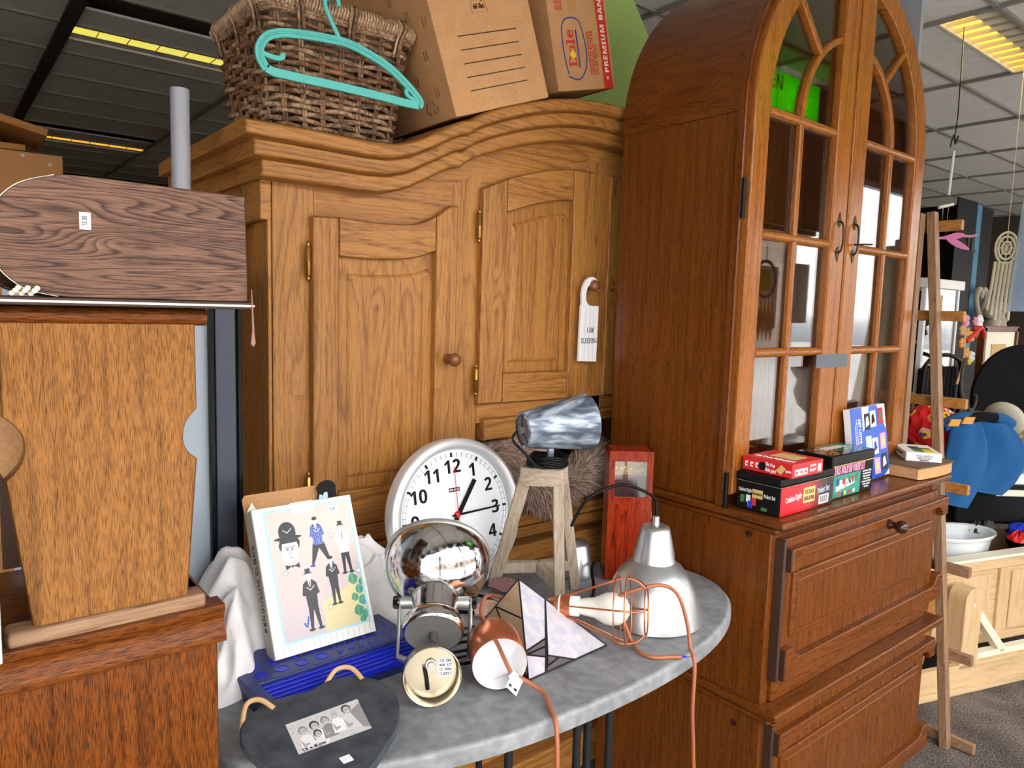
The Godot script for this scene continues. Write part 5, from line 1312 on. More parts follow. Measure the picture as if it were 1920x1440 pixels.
func wine_box():
	var A := thing("wine_box", "tall glossy red wooden wine box with a small window standing against the bureau", "box", Vector3(1.395, 0.80, -1.235))
	A.basis = Basis(Vector3.UP, deg_to_rad(-38.8))
	var w := 0.114; var h := 0.343; var d := 0.092
	A.position = Vector3(1.349, 0.8, -1.269) + A.basis * Vector3(w / 2, 0, -d / 2)
	for e in [[-w / 2, -w / 2 + 0.006], [w / 2 - 0.006, w / 2]]: local("side", bx2(e[0], e[1], 0, h, -d / 2, d / 2, 0.0015), M.rose_v1, A)
	local("back", bx2(-w / 2, w / 2, 0, h, -d / 2, -d / 2 + 0.005, 0.001), M.rose_v2, A)
	local("top", bx2(-w / 2, w / 2, h - 0.006, h, -d / 2, d / 2, 0.002), M.rose_h0, A)
	local("base", bx2(-w / 2, w / 2, 0, 0.006, -d / 2, d / 2, 0.001), M.rose_h1, A)
	var f := d / 2
	# lid in four pieces round the window
	local("front_panel", bx2(-w / 2, w / 2, 0, 0.222, f - 0.005, f + 0.0005, 0.001), M.rose_v0, A)
	local("front_panel", bx2(-w / 2, w / 2, 0.316, h - 0.002, f - 0.005, f + 0.0005, 0.001), M.rose_v0, A)
	local("front_panel", bx2(-w / 2, -w / 2 + 0.015, 0.222, 0.316, f - 0.005, f + 0.0005, 0.0003), M.rose_v0, A)
	local("front_panel", bx2(w / 2 - 0.015, w / 2, 0.222, 0.316, f - 0.005, f + 0.0005, 0.0003), M.rose_v0, A)
	local("window_pane", bx2(-w / 2 + 0.014, w / 2 - 0.014, 0.221, 0.317, f - 0.004, f - 0.003, 0), M.pane, A)
	var p := Pic.new(160, 180, c8(60, 32, 32))
	p.rect(0, 0, 160, 84, c8(172, 144, 84))
	var rng := RandomNumberGenerator.new(); rng.seed = 2
	for k in 26:
		var x := rng.randf() * 160; var y := rng.randf() * 76; var s := 3.0 + rng.randf() * 4.0
		var pts := []
		for j in 10: pts.append_array([x + cos(TAU * j / 10 - PI / 2) * (s if j % 2 == 0 else s * 0.42), y + sin(TAU * j / 10 - PI / 2) * (s if j % 2 == 0 else s * 0.42)])
		p.poly(pts, c8(238, 228, 190))
	p.rect(10, 84, 140, 96, c8(76, 36, 40)); p.disc(80, 88, 62, 6, c8(104, 60, 56))
	var G := A.global_transform; var zz := -d / 2 + 0.03
	quadpic(p, G * Vector3(-w / 2 + 0.006, 0.20, zz), G * Vector3(w / 2 - 0.006, 0.20, zz), G * Vector3(w / 2 - 0.006, 0.325, zz), G * Vector3(-w / 2 + 0.006, 0.325, zz), 0.4, "star_print_lining", A)
	local("clasp", bx2(w / 2, w / 2 + 0.003, 0.165, 0.185, f - 0.02, f - 0.008, 0.001), M.brass, A)

func alu_pendant():
	var A := thing("aluminium_pendant", "brushed aluminium bell pendant lamp standing mouth down at the table end", "lamp", Vector3(1.272, 0.80, -1.045))
	var o := Vector3(1.272, 0.802, -1.045)
	obj("bell_shade", la([Vector2(0.112, 0.0), Vector2(0.1145, 0.002), Vector2(0.113, 0.008), Vector2(0.110, 0.022), Vector2(0.104, 0.045), Vector2(0.094, 0.075), Vector2(0.080, 0.102), Vector2(0.064, 0.122), Vector2(0.053, 0.130), Vector2(0.0485, 0.134)], o, Vector3.UP, 64), M.alu, A)
	obj("socket_cover", la([Vector2(0.0485, 0.134), Vector2(0.047, 0.136), Vector2(0.046, 0.15), Vector2(0.034, 0.205), Vector2(0.031, 0.212), Vector2(0.024, 0.216), Vector2(0.008, 0.217)], o, Vector3.UP, 48), M.alu, A)
	obj("cord_stop", la([Vector2(0.0085, 0.215), Vector2(0.008, 0.236), Vector2(0.005, 0.238)], o, Vector3.UP, 18), M.alu, A)
	obj("cord", tb(smooth3([o + Vector3(0, 0.235, 0), o + Vector3(-0.004, 0.275, -0.002), Vector3(1.235, 1.10, -1.055), Vector3(1.185, 1.115, -1.08), Vector3(1.125, 1.09, -1.11), Vector3(1.105, 1.05, -1.13), Vector3(1.098, 1.02, -1.14)], 7), 0.0036, 8), M.black, A)

func cage_lamp():
	var A := thing("cage_pendant", "copper wire cage pendant with a white bulb lying beside the aluminium lamp", "lamp", Vector3(1.12, 0.80, -1.02))
	var a := Vector3(1.022, 0.872, -1.095); var b := Vector3(1.122, 0.882, -0.960)
	var ax := (b - a).normalized()
	var T := aim(a, ax)
	var L := a.distance_to(b) + 0.03
	obj("socket_cup", la([Vector2(0.006, -0.03), Vector2(0.012, -0.026), Vector2(0.024, 0.02), Vector2(0.0255, 0.03), Vector2(0.0235, 0.03), Vector2(0.02, 0.0)], a, ax, 32), M.copper, A)
	obj("lampholder", la([Vector2(0.021, 0.005), Vector2(0.021, 0.046), Vector2(0.020, 0.048), Vector2(0, 0.048)], a, ax, 28), M.white, A)
	var bu := obj("bulb", la([Vector2(0.0155, 0.048), Vector2(0.017, 0.055), Vector2(0.020, 0.072), Vector2(0.0215, 0.082), Vector2(0.027, 0.092), Vector2(0.0325, 0.104), Vector2(0.034, 0.118), Vector2(0.031, 0.134), Vector2(0.022, 0.147), Vector2(0.010, 0.153), Vector2(0, 0.154)], a, ax, 36), M.bulb_glass, A)
	obj("bulb_band", la([Vector2(0.0222, 0.083), Vector2(0.0245, 0.0865), Vector2(0.0255, 0.088)], a, ax, 30), M.white, bu)
	# wires: six meridians and three rings
	var prof := [Vector2(0.024, 0.02), Vector2(0.040, 0.06), Vector2(0.060, 0.105), Vector2(0.074, 0.14), Vector2(0.069, 0.17), Vector2(0.052, 0.188)]
	for k in 6:
		var an := TAU * k / 6 + 0.3
		var pts := []
		for q in prof: pts.append(T * Vector3(cos(an) * q.x, q.y, sin(an) * q.x))
		obj("cage_wire", tb(smooth3(pts, 4), 0.0018, 6), M.copper, A)
	for r in [[0.071, 0.128], [0.0745, 0.15], [0.052, 0.188]]:
		var pts := []
		for k in 36: pts.append(T * Vector3(cos(TAU * k / 36) * r[0], r[1], sin(TAU * k / 36) * r[0]))
		obj("cage_ring", tb(pts, 0.0018, 6, true), M.copper, A)
	obj("cord", tb(smooth3(v3([1.09, 0.90, -1.0, 1.115, 0.925, -0.965, 1.165, 0.935, -0.935, 1.215, 0.905, -0.93, 1.205, 0.86, -0.895, 1.185, 0.82, -0.868, 1.175, 0.795, -0.848, 1.172, 0.70, -0.845, 1.19, 0.60, -0.85, 1.195, 0.50, -0.85, 1.15, 0.38, -0.85, 1.10, 0.30, -0.85]), 7), 0.0040, 8), M.copper_cord, A)
	obj("cord", tb(smooth3(v3([1.09, 0.90, -1.0, 1.11, 0.86, -0.99, 1.125, 0.812, -0.975, 1.108, 0.806, -0.935, 1.115, 0.805, -0.905, 1.145, 0.805, -0.885, 1.163, 0.805, -0.872]), 7), 0.0040, 8), M.copper_cord, A)
	obj("bare_core", tb(v3([1.163, 0.805, -0.872, 1.172, 0.806, -0.866]), 0.002, 6), M.blue_cloth, A)
	obj("bare_core", tb(v3([1.172, 0.806, -0.866, 1.186, 0.804, -0.858]), 0.0007, 5), M.copper, A)

func fur_lump(called: String, label: String, pts: Array, rad: Array, hairs: int, sd: int):
	var A := thing(called, label, "fur", pts[0])
	var m := Mb.new()
	m.tube(smooth3(pts, 5), _interp(rad, (pts.size() - 1) * 5 + 1), 14)
	obj("pelt", m, M.fur, A)
	var hm := Mb.new()
	hm.p3(Vector3(-0.0022, 0, 0), Vector3(0.0022, 0, 0), Vector3(0.003, 1, 0.004), Vector3.BACK, Vector3.BACK, Vector3.BACK)
	hm.p3(Vector3(0, 0, -0.0022), Vector3(0, 0, 0.0022), Vector3(0.003, 1, 0.004), Vector3.RIGHT, Vector3.RIGHT, Vector3.RIGHT)
	for layer in 2:
		var mm := MultiMesh.new(); mm.transform_format = MultiMesh.TRANSFORM_3D; mm.mesh = hm.done(); mm.instance_count = hairs
		var rng := RandomNumberGenerator.new(); rng.seed = sd + layer
		var path := smooth3(pts, 5); var rr: Array = _interp(rad, path.size())
		for k in hairs:
			var i := rng.randi() % (path.size() - 1)
			var t: Vector3 = (path[i + 1] - path[i]).normalized()
			var a := rng.randf() * TAU
			var s := t.cross(Vector3.UP).normalized(); var u := s.cross(t)
			var n := s * cos(a) + u * sin(a)
			var dir := (n * 0.8 + t * 0.7 + Vector3(rng.randf() - 0.5, rng.randf() - 0.7, rng.randf() - 0.5) * 0.8).normalized()
			var x := dir.cross(n).normalized()
			mm.set_instance_transform(k, Transform3D(Basis(x, dir * (0.022 + 0.018 * rng.randf()), x.cross(dir)), path[i].lerp(path[i + 1], rng.randf()) + n * rr[i] * 0.95))
		var o := MultiMeshInstance3D.new(); o.name = "hair"; o.multimesh = mm
		o.material_override = M.fur_light if layer else M.fur
		A.add_child(o, true); o.transform = A.global_transform.affine_inverse(); o.set_meta("kind", "stuff")
func _interp(r: Array, m: int) -> Array:
	var o := []
	for k in m:
		var f := float(k) / maxf(m - 1, 1) * (r.size() - 1)
		var i := mini(int(f), r.size() - 2)
		o.append(lerpf(r[i], r[i + 1], f - i))
	return o

func scallop(called: String, label: String, o: Vector3, x: Vector3, y: Vector3, s: float, m: Material):
	var T := fr(o, x, y)
	var b := Mb.new()
	b.x = T
	for side in [1.0, -1.0]:
		b.surf(44, 10, func(u: float, v: float) -> Vector3:
			var a := lerpf(-1.15, 1.15, u)
			var rad := v * s * (1.0 - 0.12 * a * a)
			var rib := 0.05 * s * v * absf(sin(u * PI * 11.0))
			return Vector3(sin(a) * rad, cos(a) * rad, side * (0.28 * s * sin(v * PI * 0.62) * cos(a * 0.9) * (1.0 if side > 0 else 0.12) + rib * (1.0 if side > 0 else 0.3))))
	tag(obj(called, b, m), label, "shell")

func small_things():
	fur_lump("brown_fur", "fluffy greyish brown fur piece lying in the wardrobe niche behind the tripod lamp", v3([1.23, 1.06, -1.66, 1.30, 1.07, -1.655, 1.37, 1.01, -1.63, 1.43, 0.965, -1.60, 1.50, 0.955, -1.59]), [0.04, 0.075, 0.085, 0.075, 0.035], 3200, 5)
	fur_lump("dark_fur", "dark streaky fur tail lying deeper in the wardrobe niche", v3([1.52, 0.96, -1.62, 1.60, 0.975, -1.63, 1.68, 1.01, -1.65, 1.76, 1.03, -1.72]), [0.035, 0.05, 0.045, 0.02], 1500, 15)
	scallop("scallop_shell", "dark purple ribbed scallop shell on the table below the wall clock", Vector3(1.055, 0.815, -1.32), Vector3(0.7, 0.0, 0.5), Vector3(0.5, 0.15, -0.75), 0.05, M.shell_dark)
	scallop("scallop_shell", "pale pinkish scallop shell on the table beside the chrome spotlight", Vector3(0.945, 0.812, -1.23), Vector3(0.8, 0.1, 0.4), Vector3(0.4, 0.45, -0.75), 0.042, M.shell)
	tag(obj("black_cable", tb(smooth3(v3([0.93, 0.835, -1.36, 1.0, 0.815, -1.335, 1.02, 0.806, -1.26, 1.035, 0.806, -1.20, 1.06, 0.806, -1.15]), 7), 0.0042, 8), M.black), "black power cable running from the wall clock past the scallop shells", "cable")
	tag(obj("black_cable", tb(smooth3(v3([0.90, 0.808, -1.32, 0.955, 0.806, -1.27, 0.985, 0.806, -1.20, 0.99, 0.806, -1.13, 0.985, 0.806, -1.09]), 7), 0.0045, 8), M.black), "thick black cable passing under the stained glass pyramid", "cable")
	tag(obj("black_cable", tb(smooth3(v3([1.33, 0.845, -1.29, 1.30, 0.84, -1.27, 1.26, 0.815, -1.22, 1.22, 0.806, -1.19, 1.19, 0.806, -1.17]), 7), 0.0042, 8), M.black), "black cable leading from the small aluminium lamp behind the tripod leg", "cable")
	var S := thing("small_aluminium_lamp", "small aluminium lamp shade half hidden behind the tripod leg", "lamp", Vector3(1.315, 0.80, -1.345))
	obj("shade", la([Vector2(0.052, 0.0), Vector2(0.053, 0.002), Vector2(0.050, 0.012), Vector2(0.036, 0.08), Vector2(0.030, 0.088), Vector2(0, 0.09)], Vector3(1.315, 0.801, -1.345), Vector3.UP, 36), M.alu, S)

func bureau_things():
	var e := 0.0006
	# lower tin
	var A := thing("poker_tin", "black and red tin lettered Casino Style Poker Set under the flat red game box", "tin", Vector3(1.622, 1.0005, -0.948))
	var w := 0.262; var h := 0.098; var d := 0.124
	local("body", bx2(0, w, 0, h - 0.02, -d, 0, 0.003), M.ink, A)
	local("lid", bx2(-0.002, w + 0.002, h - 0.022, h, -d - 0.002, 0.002, 0.004), M.black, A)
	local("rim_line", bx2(-0.0024, w + 0.0024, h - 0.0235, h - 0.0218, -d - 0.0024, 0.0024, 0.0004), M.nickel, A)
	var rp := Pic.new(128, 40, c8(200, 14, 26))
	for x in 128: rp.rect(x, 0, 1, 40, c8(206, 14, 28).lerp(c8(20, 10, 14), smoothstep(0.35, 1.0, x / 128.0)))
	var G := A.global_transform
	quadpic(rp, G * Vector3(0.002, 0.002, 0.0008), G * Vector3(w - 0.002, 0.002, 0.0008), G * Vector3(w - 0.002, h - 0.024, 0.0008), G * Vector3(0.002, h - 0.024, 0.0008), 0.2, "printed_front", A)
	ltxt("Casino Style", 0.014, Vector3(0.062, 0.042, 0.0012), Vector3(1, 0.06, 0), Vector3(0, 1, 0), M.porcelain, A, 0.075, "Droid Serif", false)
	local("name_plate", bx2(0.108, 0.164, 0.022, 0.062, 0.0008, 0.0016, 0), M.gold, A)
	ltxt("TEXAS", 0.011, Vector3(0.136, 0.050, 0.0018), Vector3.RIGHT, Vector3.UP, M.dark_brown, A, 0.045, "Droid Serif")
	ltxt("HOLD'EM", 0.011, Vector3(0.136, 0.033, 0.0018), Vector3.RIGHT, Vector3.UP, M.dark_brown, A, 0.048, "Droid Serif")
	ltxt("Poker Set", 0.014, Vector3(0.208, 0.046, 0.0012), Vector3(1, 0.06, 0), Vector3(0, 1, 0), M.ice_blue, A, 0.06, "Droid Serif", false)
	local("barcode_label", bx2(0.187, 0.236, 0.008, 0.032, 0.0008, 0.0014, 0), M.sticker, A)
	for k in 14: local("barcode_bar", bx2(0.191 + 0.003 * k, 0.1915 + 0.003 * k + (0.001 if k % 3 else 0.0), 0.011, 0.029, 0.0014, 0.0018, 0), M.ink, A)
	var fx := Vector3(0, 0, 1)
	ltxt("Casino Style", 0.009, Vector3(-0.0012, 0.052, -0.098), fx, Vector3.UP, M.porcelain, A, 0.038, "Droid Serif", false)
	local("name_plate", bx2(-0.001, 0, 0.036, 0.058, -0.077, -0.048, 0), M.gold, A)
	ltxt("TEXAS HOLD'EM", 0.006, Vector3(-0.0013, 0.047, -0.0625), fx, Vector3.UP, M.dark_brown, A, 0.028, "Droid Serif")
	ltxt("Poker Set", 0.009, Vector3(-0.0012, 0.046, -0.028), fx, Vector3.UP, M.porcelain, A, 0.032, "Droid Serif", false)
	for q in [[-0.105, 0.018, 0.020, 0], [-0.088, 0.012, 0.028, 1], [-0.072, 0.016, 0.02, 2], [-0.082, 0.008, 0.018, 3], [-0.095, 0.008, 0.014, 4]]:
		local("printed_chips", bx2(-0.0012 - 0.0001 * q[3], 0, q[1], q[1] + q[2], q[0] - 0.006, q[0] + 0.006, 0), [M.greenleaf, M.porcelain, M.red_ink, M.blue_cloth, M.ink][q[3]], A)
	local("printed_chips", bx2(-0.0012, 0, 0.008, 0.016, -0.050, -0.034, 0), M.greenleaf, A)
	# red game box on it
	var B := thing("red_game_box", "flat red card game box lettered Ne t'en fais pas! lying on the poker tin", "game box", Vector3(1.642, 1.0995, -0.932))
	w = 0.148; h = 0.036; d = 0.140
	local("body", bx2(0, w, 0, h, -d, 0, 0.0015), M.red, B)
	for k in 3:
		local("printed_icon", bx2(-e, 0, 0.011, 0.024, -d + 0.008 + 0.015 * k, -d + 0.016 + 0.015 * k, 0), M.white, B)
		local("printed_icon", bx2(-e * 2, 0, 0.014, 0.019, -d + 0.012 + 0.015 * k, -d + 0.016 + 0.015 * k, 0), M.red_ink, B)
		local("printed_icon", bx2(0.012 + 0.021 * k, 0.030 + 0.021 * k, 0.006, 0.022, 0, e, 0), M.white, B)
		local("printed_icon", bx2(0.017 + 0.021 * k, 0.025 + 0.021 * k, 0.010, 0.017, 0, e * 2, 0), M.red_ink, B)
	local("printed_emblem", pr(arc(Vector2(0, 0), 0.011, 0, 360, 20), 0, e, 0), M.ink, B).transform = Transform3D(Basis(Vector3(0, 0, 1), Vector3.UP, Vector3(-1, 0, 0)), Vector3(-0.0001, 0.018, -0.083))
	ltxt("Ne t'en", 0.009, Vector3(-e * 1.5, 0.025, -0.060), Vector3(0, -0.08, 1), Vector3(0, 1, 0), M.white, B, 0.026, "Droid Serif")
	ltxt("fais pas!", 0.009, Vector3(-e * 1.5, 0.011, -0.058), Vector3(0, -0.08, 1), Vector3(0, 1, 0), M.white, B, 0.03, "Droid Serif")
	var cd := Mb.new(); cd.x = Transform3D(Basis(Vector3(0, 0, 1), Vector3.UP, Vector3(-1, 0, 0)), Vector3(-0.0001, 0.018, -0.031))
	cd.prism(v2([-0.013, -0.004, 0.0, -0.013, 0.014, 0.003, 0.001, 0.013]), 0, e, 0)
	local("printed_card", cd, M.gold, B)
	ltxt("Jumbo", 0.006, Vector3(-e * 1.5, 0.017, -0.010), Vector3(0, 0, 1), Vector3.UP, M.white, B, 0.015)
	ltxt("Ne t'en", 0.0065, Vector3(0.097, 0.025, e * 1.5), Vector3(1, 0.06, 0), Vector3.UP, M.white, B, 0.028, "Droid Serif")
	ltxt("fais pas!", 0.0065, Vector3(0.097, 0.014, e * 1.5), Vector3(1, 0.06, 0), Vector3.UP, M.white, B, 0.03, "Droid Serif")
	local("printed_elephant", bx2(0.122, 0.138, 0.006, 0.026, 0, e, 0), M.white, B)
	local("printed_card", bx2(0.06, 0.12, h, h + e, -0.10, -0.03, 0), M.gold, B)
	ltxt("Ne t'en fais pas!", 0.014, Vector3(0.035, h + e, -0.07), Vector3(0, 0, 1), Vector3(1, 0, 0), M.white, B, 0.11, "Droid Serif")
	# second tin
	var C := thing("poker_tin", "black tin lettered TEXAS HOLD'EM POKER SET with green printed panel", "tin", Vector3(1.897, 1.0005, -0.962))
	w = 0.242; h = 0.122; d = 0.108
	local("body", bx2(0, w, 0, h - 0.026, -d, 0, 0.003), M.ink, C)
	local("lid", bx2(-0.002, w + 0.002, h - 0.028, h, -d - 0.002, 0.002, 0.004), M.black, C)
	local("rim_line", bx2(-0.0024, w + 0.0024, h - 0.0295, h - 0.0278, -d - 0.0024, 0.0024, 0.0004), M.gold, C)
	local("printed_panel", bx2(0.012, 0.165, 0.004, 0.066, 0, e, 0), mk("poker_green", c8(30, 128, 110), 0.3), C)
	ltxt("TEXAS HOLD'EM POKER SET", 0.022, Vector3(0.098, 0.079, e), Vector3.RIGHT, Vector3.UP, M.rosepink, C, 0.178)
	for k in 5: local("printed_chips", bx2(0.03 + 0.017 * k, 0.042 + 0.017 * k, 0.038, 0.056 - 0.004 * (k % 2), 0, e * 2, 0), [M.blue_ink, M.porcelain, M.red_ink, M.porcelain, M.greenleaf][k], C)
	for k in 7: local("printed_card", bx2(0.028 + 0.015 * k, 0.041 + 0.015 * k, 0.022 + 0.002 * k, 0.036 + 0.002 * k, 0, e * 2, 0), M.white if k != 3 else M.rosepink, C)
	for q in [[0.03, 0.011, 0], [0.05, 0.013, 1], [0.066, 0.010, 2], [0.08, 0.013, 3], [0.1, 0.014, 1], [0.115, 0.013, 0], [0.13, 0.014, 4], [0.12, 0.052, 1], [0.135, 0.045, 0], [0.12, 0.043, 4], [0.14, 0.055, 0]]: local("printed_chip", pr(arc(Vector2(q[0], q[1]), 0.006, 0, 360, 14), 0, e * 2, 0), [M.greenleaf, M.red_ink, M.blue_ink, M.yellow, M.white][q[2]], C)
	for k in 7: ltxt(["• 200 Poker Chips", "• Dealer Button", "• Blind Buttons", "• Poker Mat", "• 2 Decks of Cards", "• Rules of Play", "• Tin Box"][k], 0.0045, Vector3(0.202, 0.062 - 0.0078 * k, e), Vector3.RIGHT, Vector3.UP, M.white, C, [0.055, 0.05, 0.046, 0.04, 0.056, 0.045, 0.03][k], "Droid Sans", false)
	var lp := Pic.new(200, 110, c8(26, 30, 30))
	lp.poly([70, 0, 200, 0, 200, 110, 110, 110], c8(36, 128, 116))
	var rng := RandomNumberGenerator.new(); rng.seed = 8
	for k in 60: lp.disc(20 + rng.randf() * 170, 20 + rng.randf() * 84, 6, 4, [c8(40, 110, 60), c8(220, 220, 214), c8(170, 40, 40), c8(210, 160, 60), c8(30, 40, 90)][rng.randi() % 5])
	for k in 5: lp.poly([60 + 20 * k, 24, 84 + 20 * k, 18, 90 + 20 * k, 46, 66 + 20 * k, 52], c8(232, 232, 226))
	G = C.global_transform
	quadpic(lp, G * Vector3(0.004, h + e, -0.004), G * Vector3(w - 0.004, h + e, -0.004), G * Vector3(w - 0.004, h + e, -d + 0.004), G * Vector3(0.004, h + e, -d + 0.004), 0.15, "printed_lid", C)
	# art lotto box leaning on the glazed door
	var D := thing("art_lotto_box", "thin blue and white ART LOTTO box leaning against the glazed bureau door", "game box", Vector3(2.15, 1.001, -1.015))
	D.basis = Basis(Vector3(1, 0.0, 0), -0.14) * Basis(Vector3.BACK, 0.03)
	w = 0.226; h = 0.226
	local("body", bx2(0, w, 0, h, -0.022, 0, 0.0015), M.white, D)
	var bl := mk("lotto_blue", c8(22, 76, 176), 0.3)
	local("blue_spine", bx2(0.0, 0.072, 0, h, 0, e, 0), bl, D)
	local("blue_field", pr(v2([0.072, 0.0, 0.19, 0.0, w, 0.02, w, 0.14, 0.17, h, 0.12, h, 0.10, 0.17, 0.072, 0.15]), 0, e, 0), bl, D)
	ltxt("ART LOTTO", 0.014, Vector3(0.052, 0.155, e * 1.4), Vector3(0, -1, 0), Vector3(1, 0, 0), M.white, D, 0.075)
	for k in 2: ltxt(["a game of chance and", "masterpieces"][k], 0.006, Vector3(0.036 - 0.010 * k, 0.145, e * 1.4), Vector3(0, -1, 0), Vector3(1, 0, 0), M.white, D, 0.095 - 0.03 * k, "Droid Sans", false)
	for q in [[0.084, 0.155, 0], [0.122, 0.160, 1], [0.172, 0.165, 2], [0.085, 0.085, 3], [0.126, 0.075, 4], [0.178, 0.085, 5], [0.178, 0.02, 0], [0.13, 0.012, 5]]:
		local("printed_card", bx2(q[0], q[0] + 0.036, q[1], q[1] + 0.05, e, e * 2, 0), [M.darkfig, M.cream, M.crimson, M.ice_blue, M.white, M.rosepink][q[2]], D)
		local("printed_card", pr(v2([q[0] + 0.006, q[1] + 0.008, q[0] + 0.03, q[1] + 0.016, q[0] + 0.022, q[1] + 0.042, q[0] + 0.01, q[1] + 0.036]), e, e * 2.4, 0), [M.porcelain, M.ink, M.greenleaf, M.porcelain, M.blue_ink, M.gold][q[2]], D)
	# thick old book and small white box
	var E := thing("old_book", "thick worn book with browned pages lying at the right end of the bureau", "book", Vector3(2.50, 1.0, -1.0))
	var pg := v2([2.385, -1.085, 2.385, -0.935, 2.40, -0.928, 2.48, -0.920, 2.56, -0.917, 2.612, -0.922, 2.612, -1.085])
	var bm := Mb.new(); bm.x = Transform3D(Basis(Vector3.RIGHT, Vector3.BACK, Vector3(0, -1, 0)), Vector3.ZERO)
	bm.prism(pg, -1.0025, -1.039, 0.001)
	obj("page_block", bm, M.kraft, E)
	var cv := Mb.new(); cv.x = bm.x
	cv.prism(v2([2.380, -1.088, 2.380, -0.926, 2.48, -0.914, 2.57, -0.911, 2.617, -0.917, 2.617, -1.088]), -1.038, -1.0425, 0.001)
	obj("cover", cv, mk("old_leather", c8(98, 76, 56), 0.8), E)
	var F := thing("white_card_box", "small white card box lettered HOLLANDSE MEESTERS lying on the old book", "game box", Vector3(2.458, 1.043, -1.005))
	F.basis = Basis(Vector3.UP, -0.945)
	w = 0.105; h = 0.029; d = 0.165
	local("body", bx2(0, w, 0, h, -d, 0, 0.0015), M.white, F)
	ltxt("HOLLANDSE", 0.006, Vector3(w * 0.52, 0.019, e), Vector3.RIGHT, Vector3.UP, M.rail, F, 0.048, "Droid Sans", false)
	ltxt("MEESTERS", 0.006, Vector3(w * 0.52, 0.0115, e), Vector3.RIGHT, Vector3.UP, M.rail, F, 0.042, "Droid Sans", false)
	ltxt("MEMORY", 0.004, Vector3(w * 0.52, 0.005, e), Vector3.RIGHT, Vector3.UP, M.rail, F, 0.028)
	ltxt("HOLLANDSE MEESTERS", 0.005, Vector3(-e, 0.016, -d * 0.5), Vector3(0, 0, 1), Vector3.UP, M.rail, F, 0.07, "Droid Sans", false)
	local("printed_landscape", bx2(0.03, 0.09, h, h + e, -0.10, -0.02, 0), M.greenleaf, F)
	local("printed_landscape", bx2(0.06, 0.09, h, h + e * 1.5, -0.07, -0.01, 0), M.yellow, F)
	local("printed_landscape", bx2(0.03, 0.06, h, h + e * 1.5, -0.12, -0.08, 0), M.rail, F)

func rack():
	var A := thing("slatted_rack", "leaning brown wooden slatted rack standing right of the bureau", "rack", Vector3(2.75, 0, -0.95))
	var zt := func(y: float) -> float: return lerpf(-0.905, -1.10, y / 1.872)
	beam("post", Vector3(2.735, 0.0, zt.call(0.0)), Vector3(2.735, 1.872, zt.call(1.872)), 0.028, 0.036, M.rack_v0, A, Vector3.RIGHT)
	beam("post", Vector3(2.70, 0.02, -1.12), Vector3(2.695, 1.865, -1.125), 0.028, 0.034, M.rack_v1, A, Vector3.RIGHT)
	beam("post", Vector3(2.73, 0.02, -1.17), Vector3(2.69, 1.85, -1.17), 0.024, 0.03, M.rack_v2, A, Vector3.RIGHT)
	for y in [0.022, 0.33, 0.635, 0.92, 1.215, 1.515, 1.825]:
		var z: float = zt.call(y)
		obj("slat", bx2(2.752, 2.775, y - 0.018, y + 0.018, z - 0.16, z + 0.085, 0.003), M.rack_h0 if y < 0.8 else M.oak_h1, A)

func cloth_heap(called: String, label: String, o: Vector3, s: Vector3, m: Material, sd: int, hang := 0.0, cat := "cloth"):
	var fn := FastNoiseLite.new(); fn.seed = sd; fn.frequency = 1.1; fn.fractal_octaves = 3
	var b := Mb.new()
	b.surf(36, 24, func(u: float, v: float) -> Vector3:
		var a := u * TAU
		var ph := v * PI * 0.5
		var r := 1.0 + 0.35 * fn.get_noise_3d(cos(a) * 1.4, sin(a) * 1.4, v * 1.6) + 0.09 * (1.0 - absf(sin(7.0 * a * 0.5 + 4.0 * v))) * cos(ph)
		return o + Vector3(cos(a) * cos(ph) * r * s.x, sin(ph) * s.y * (0.8 + 0.5 * fn.get_noise_2d(cos(a) * 2, sin(a) * 2)) - hang * cos(ph), sin(a) * cos(ph) * r * s.z))
	tag(obj(called, b, m), label, cat)

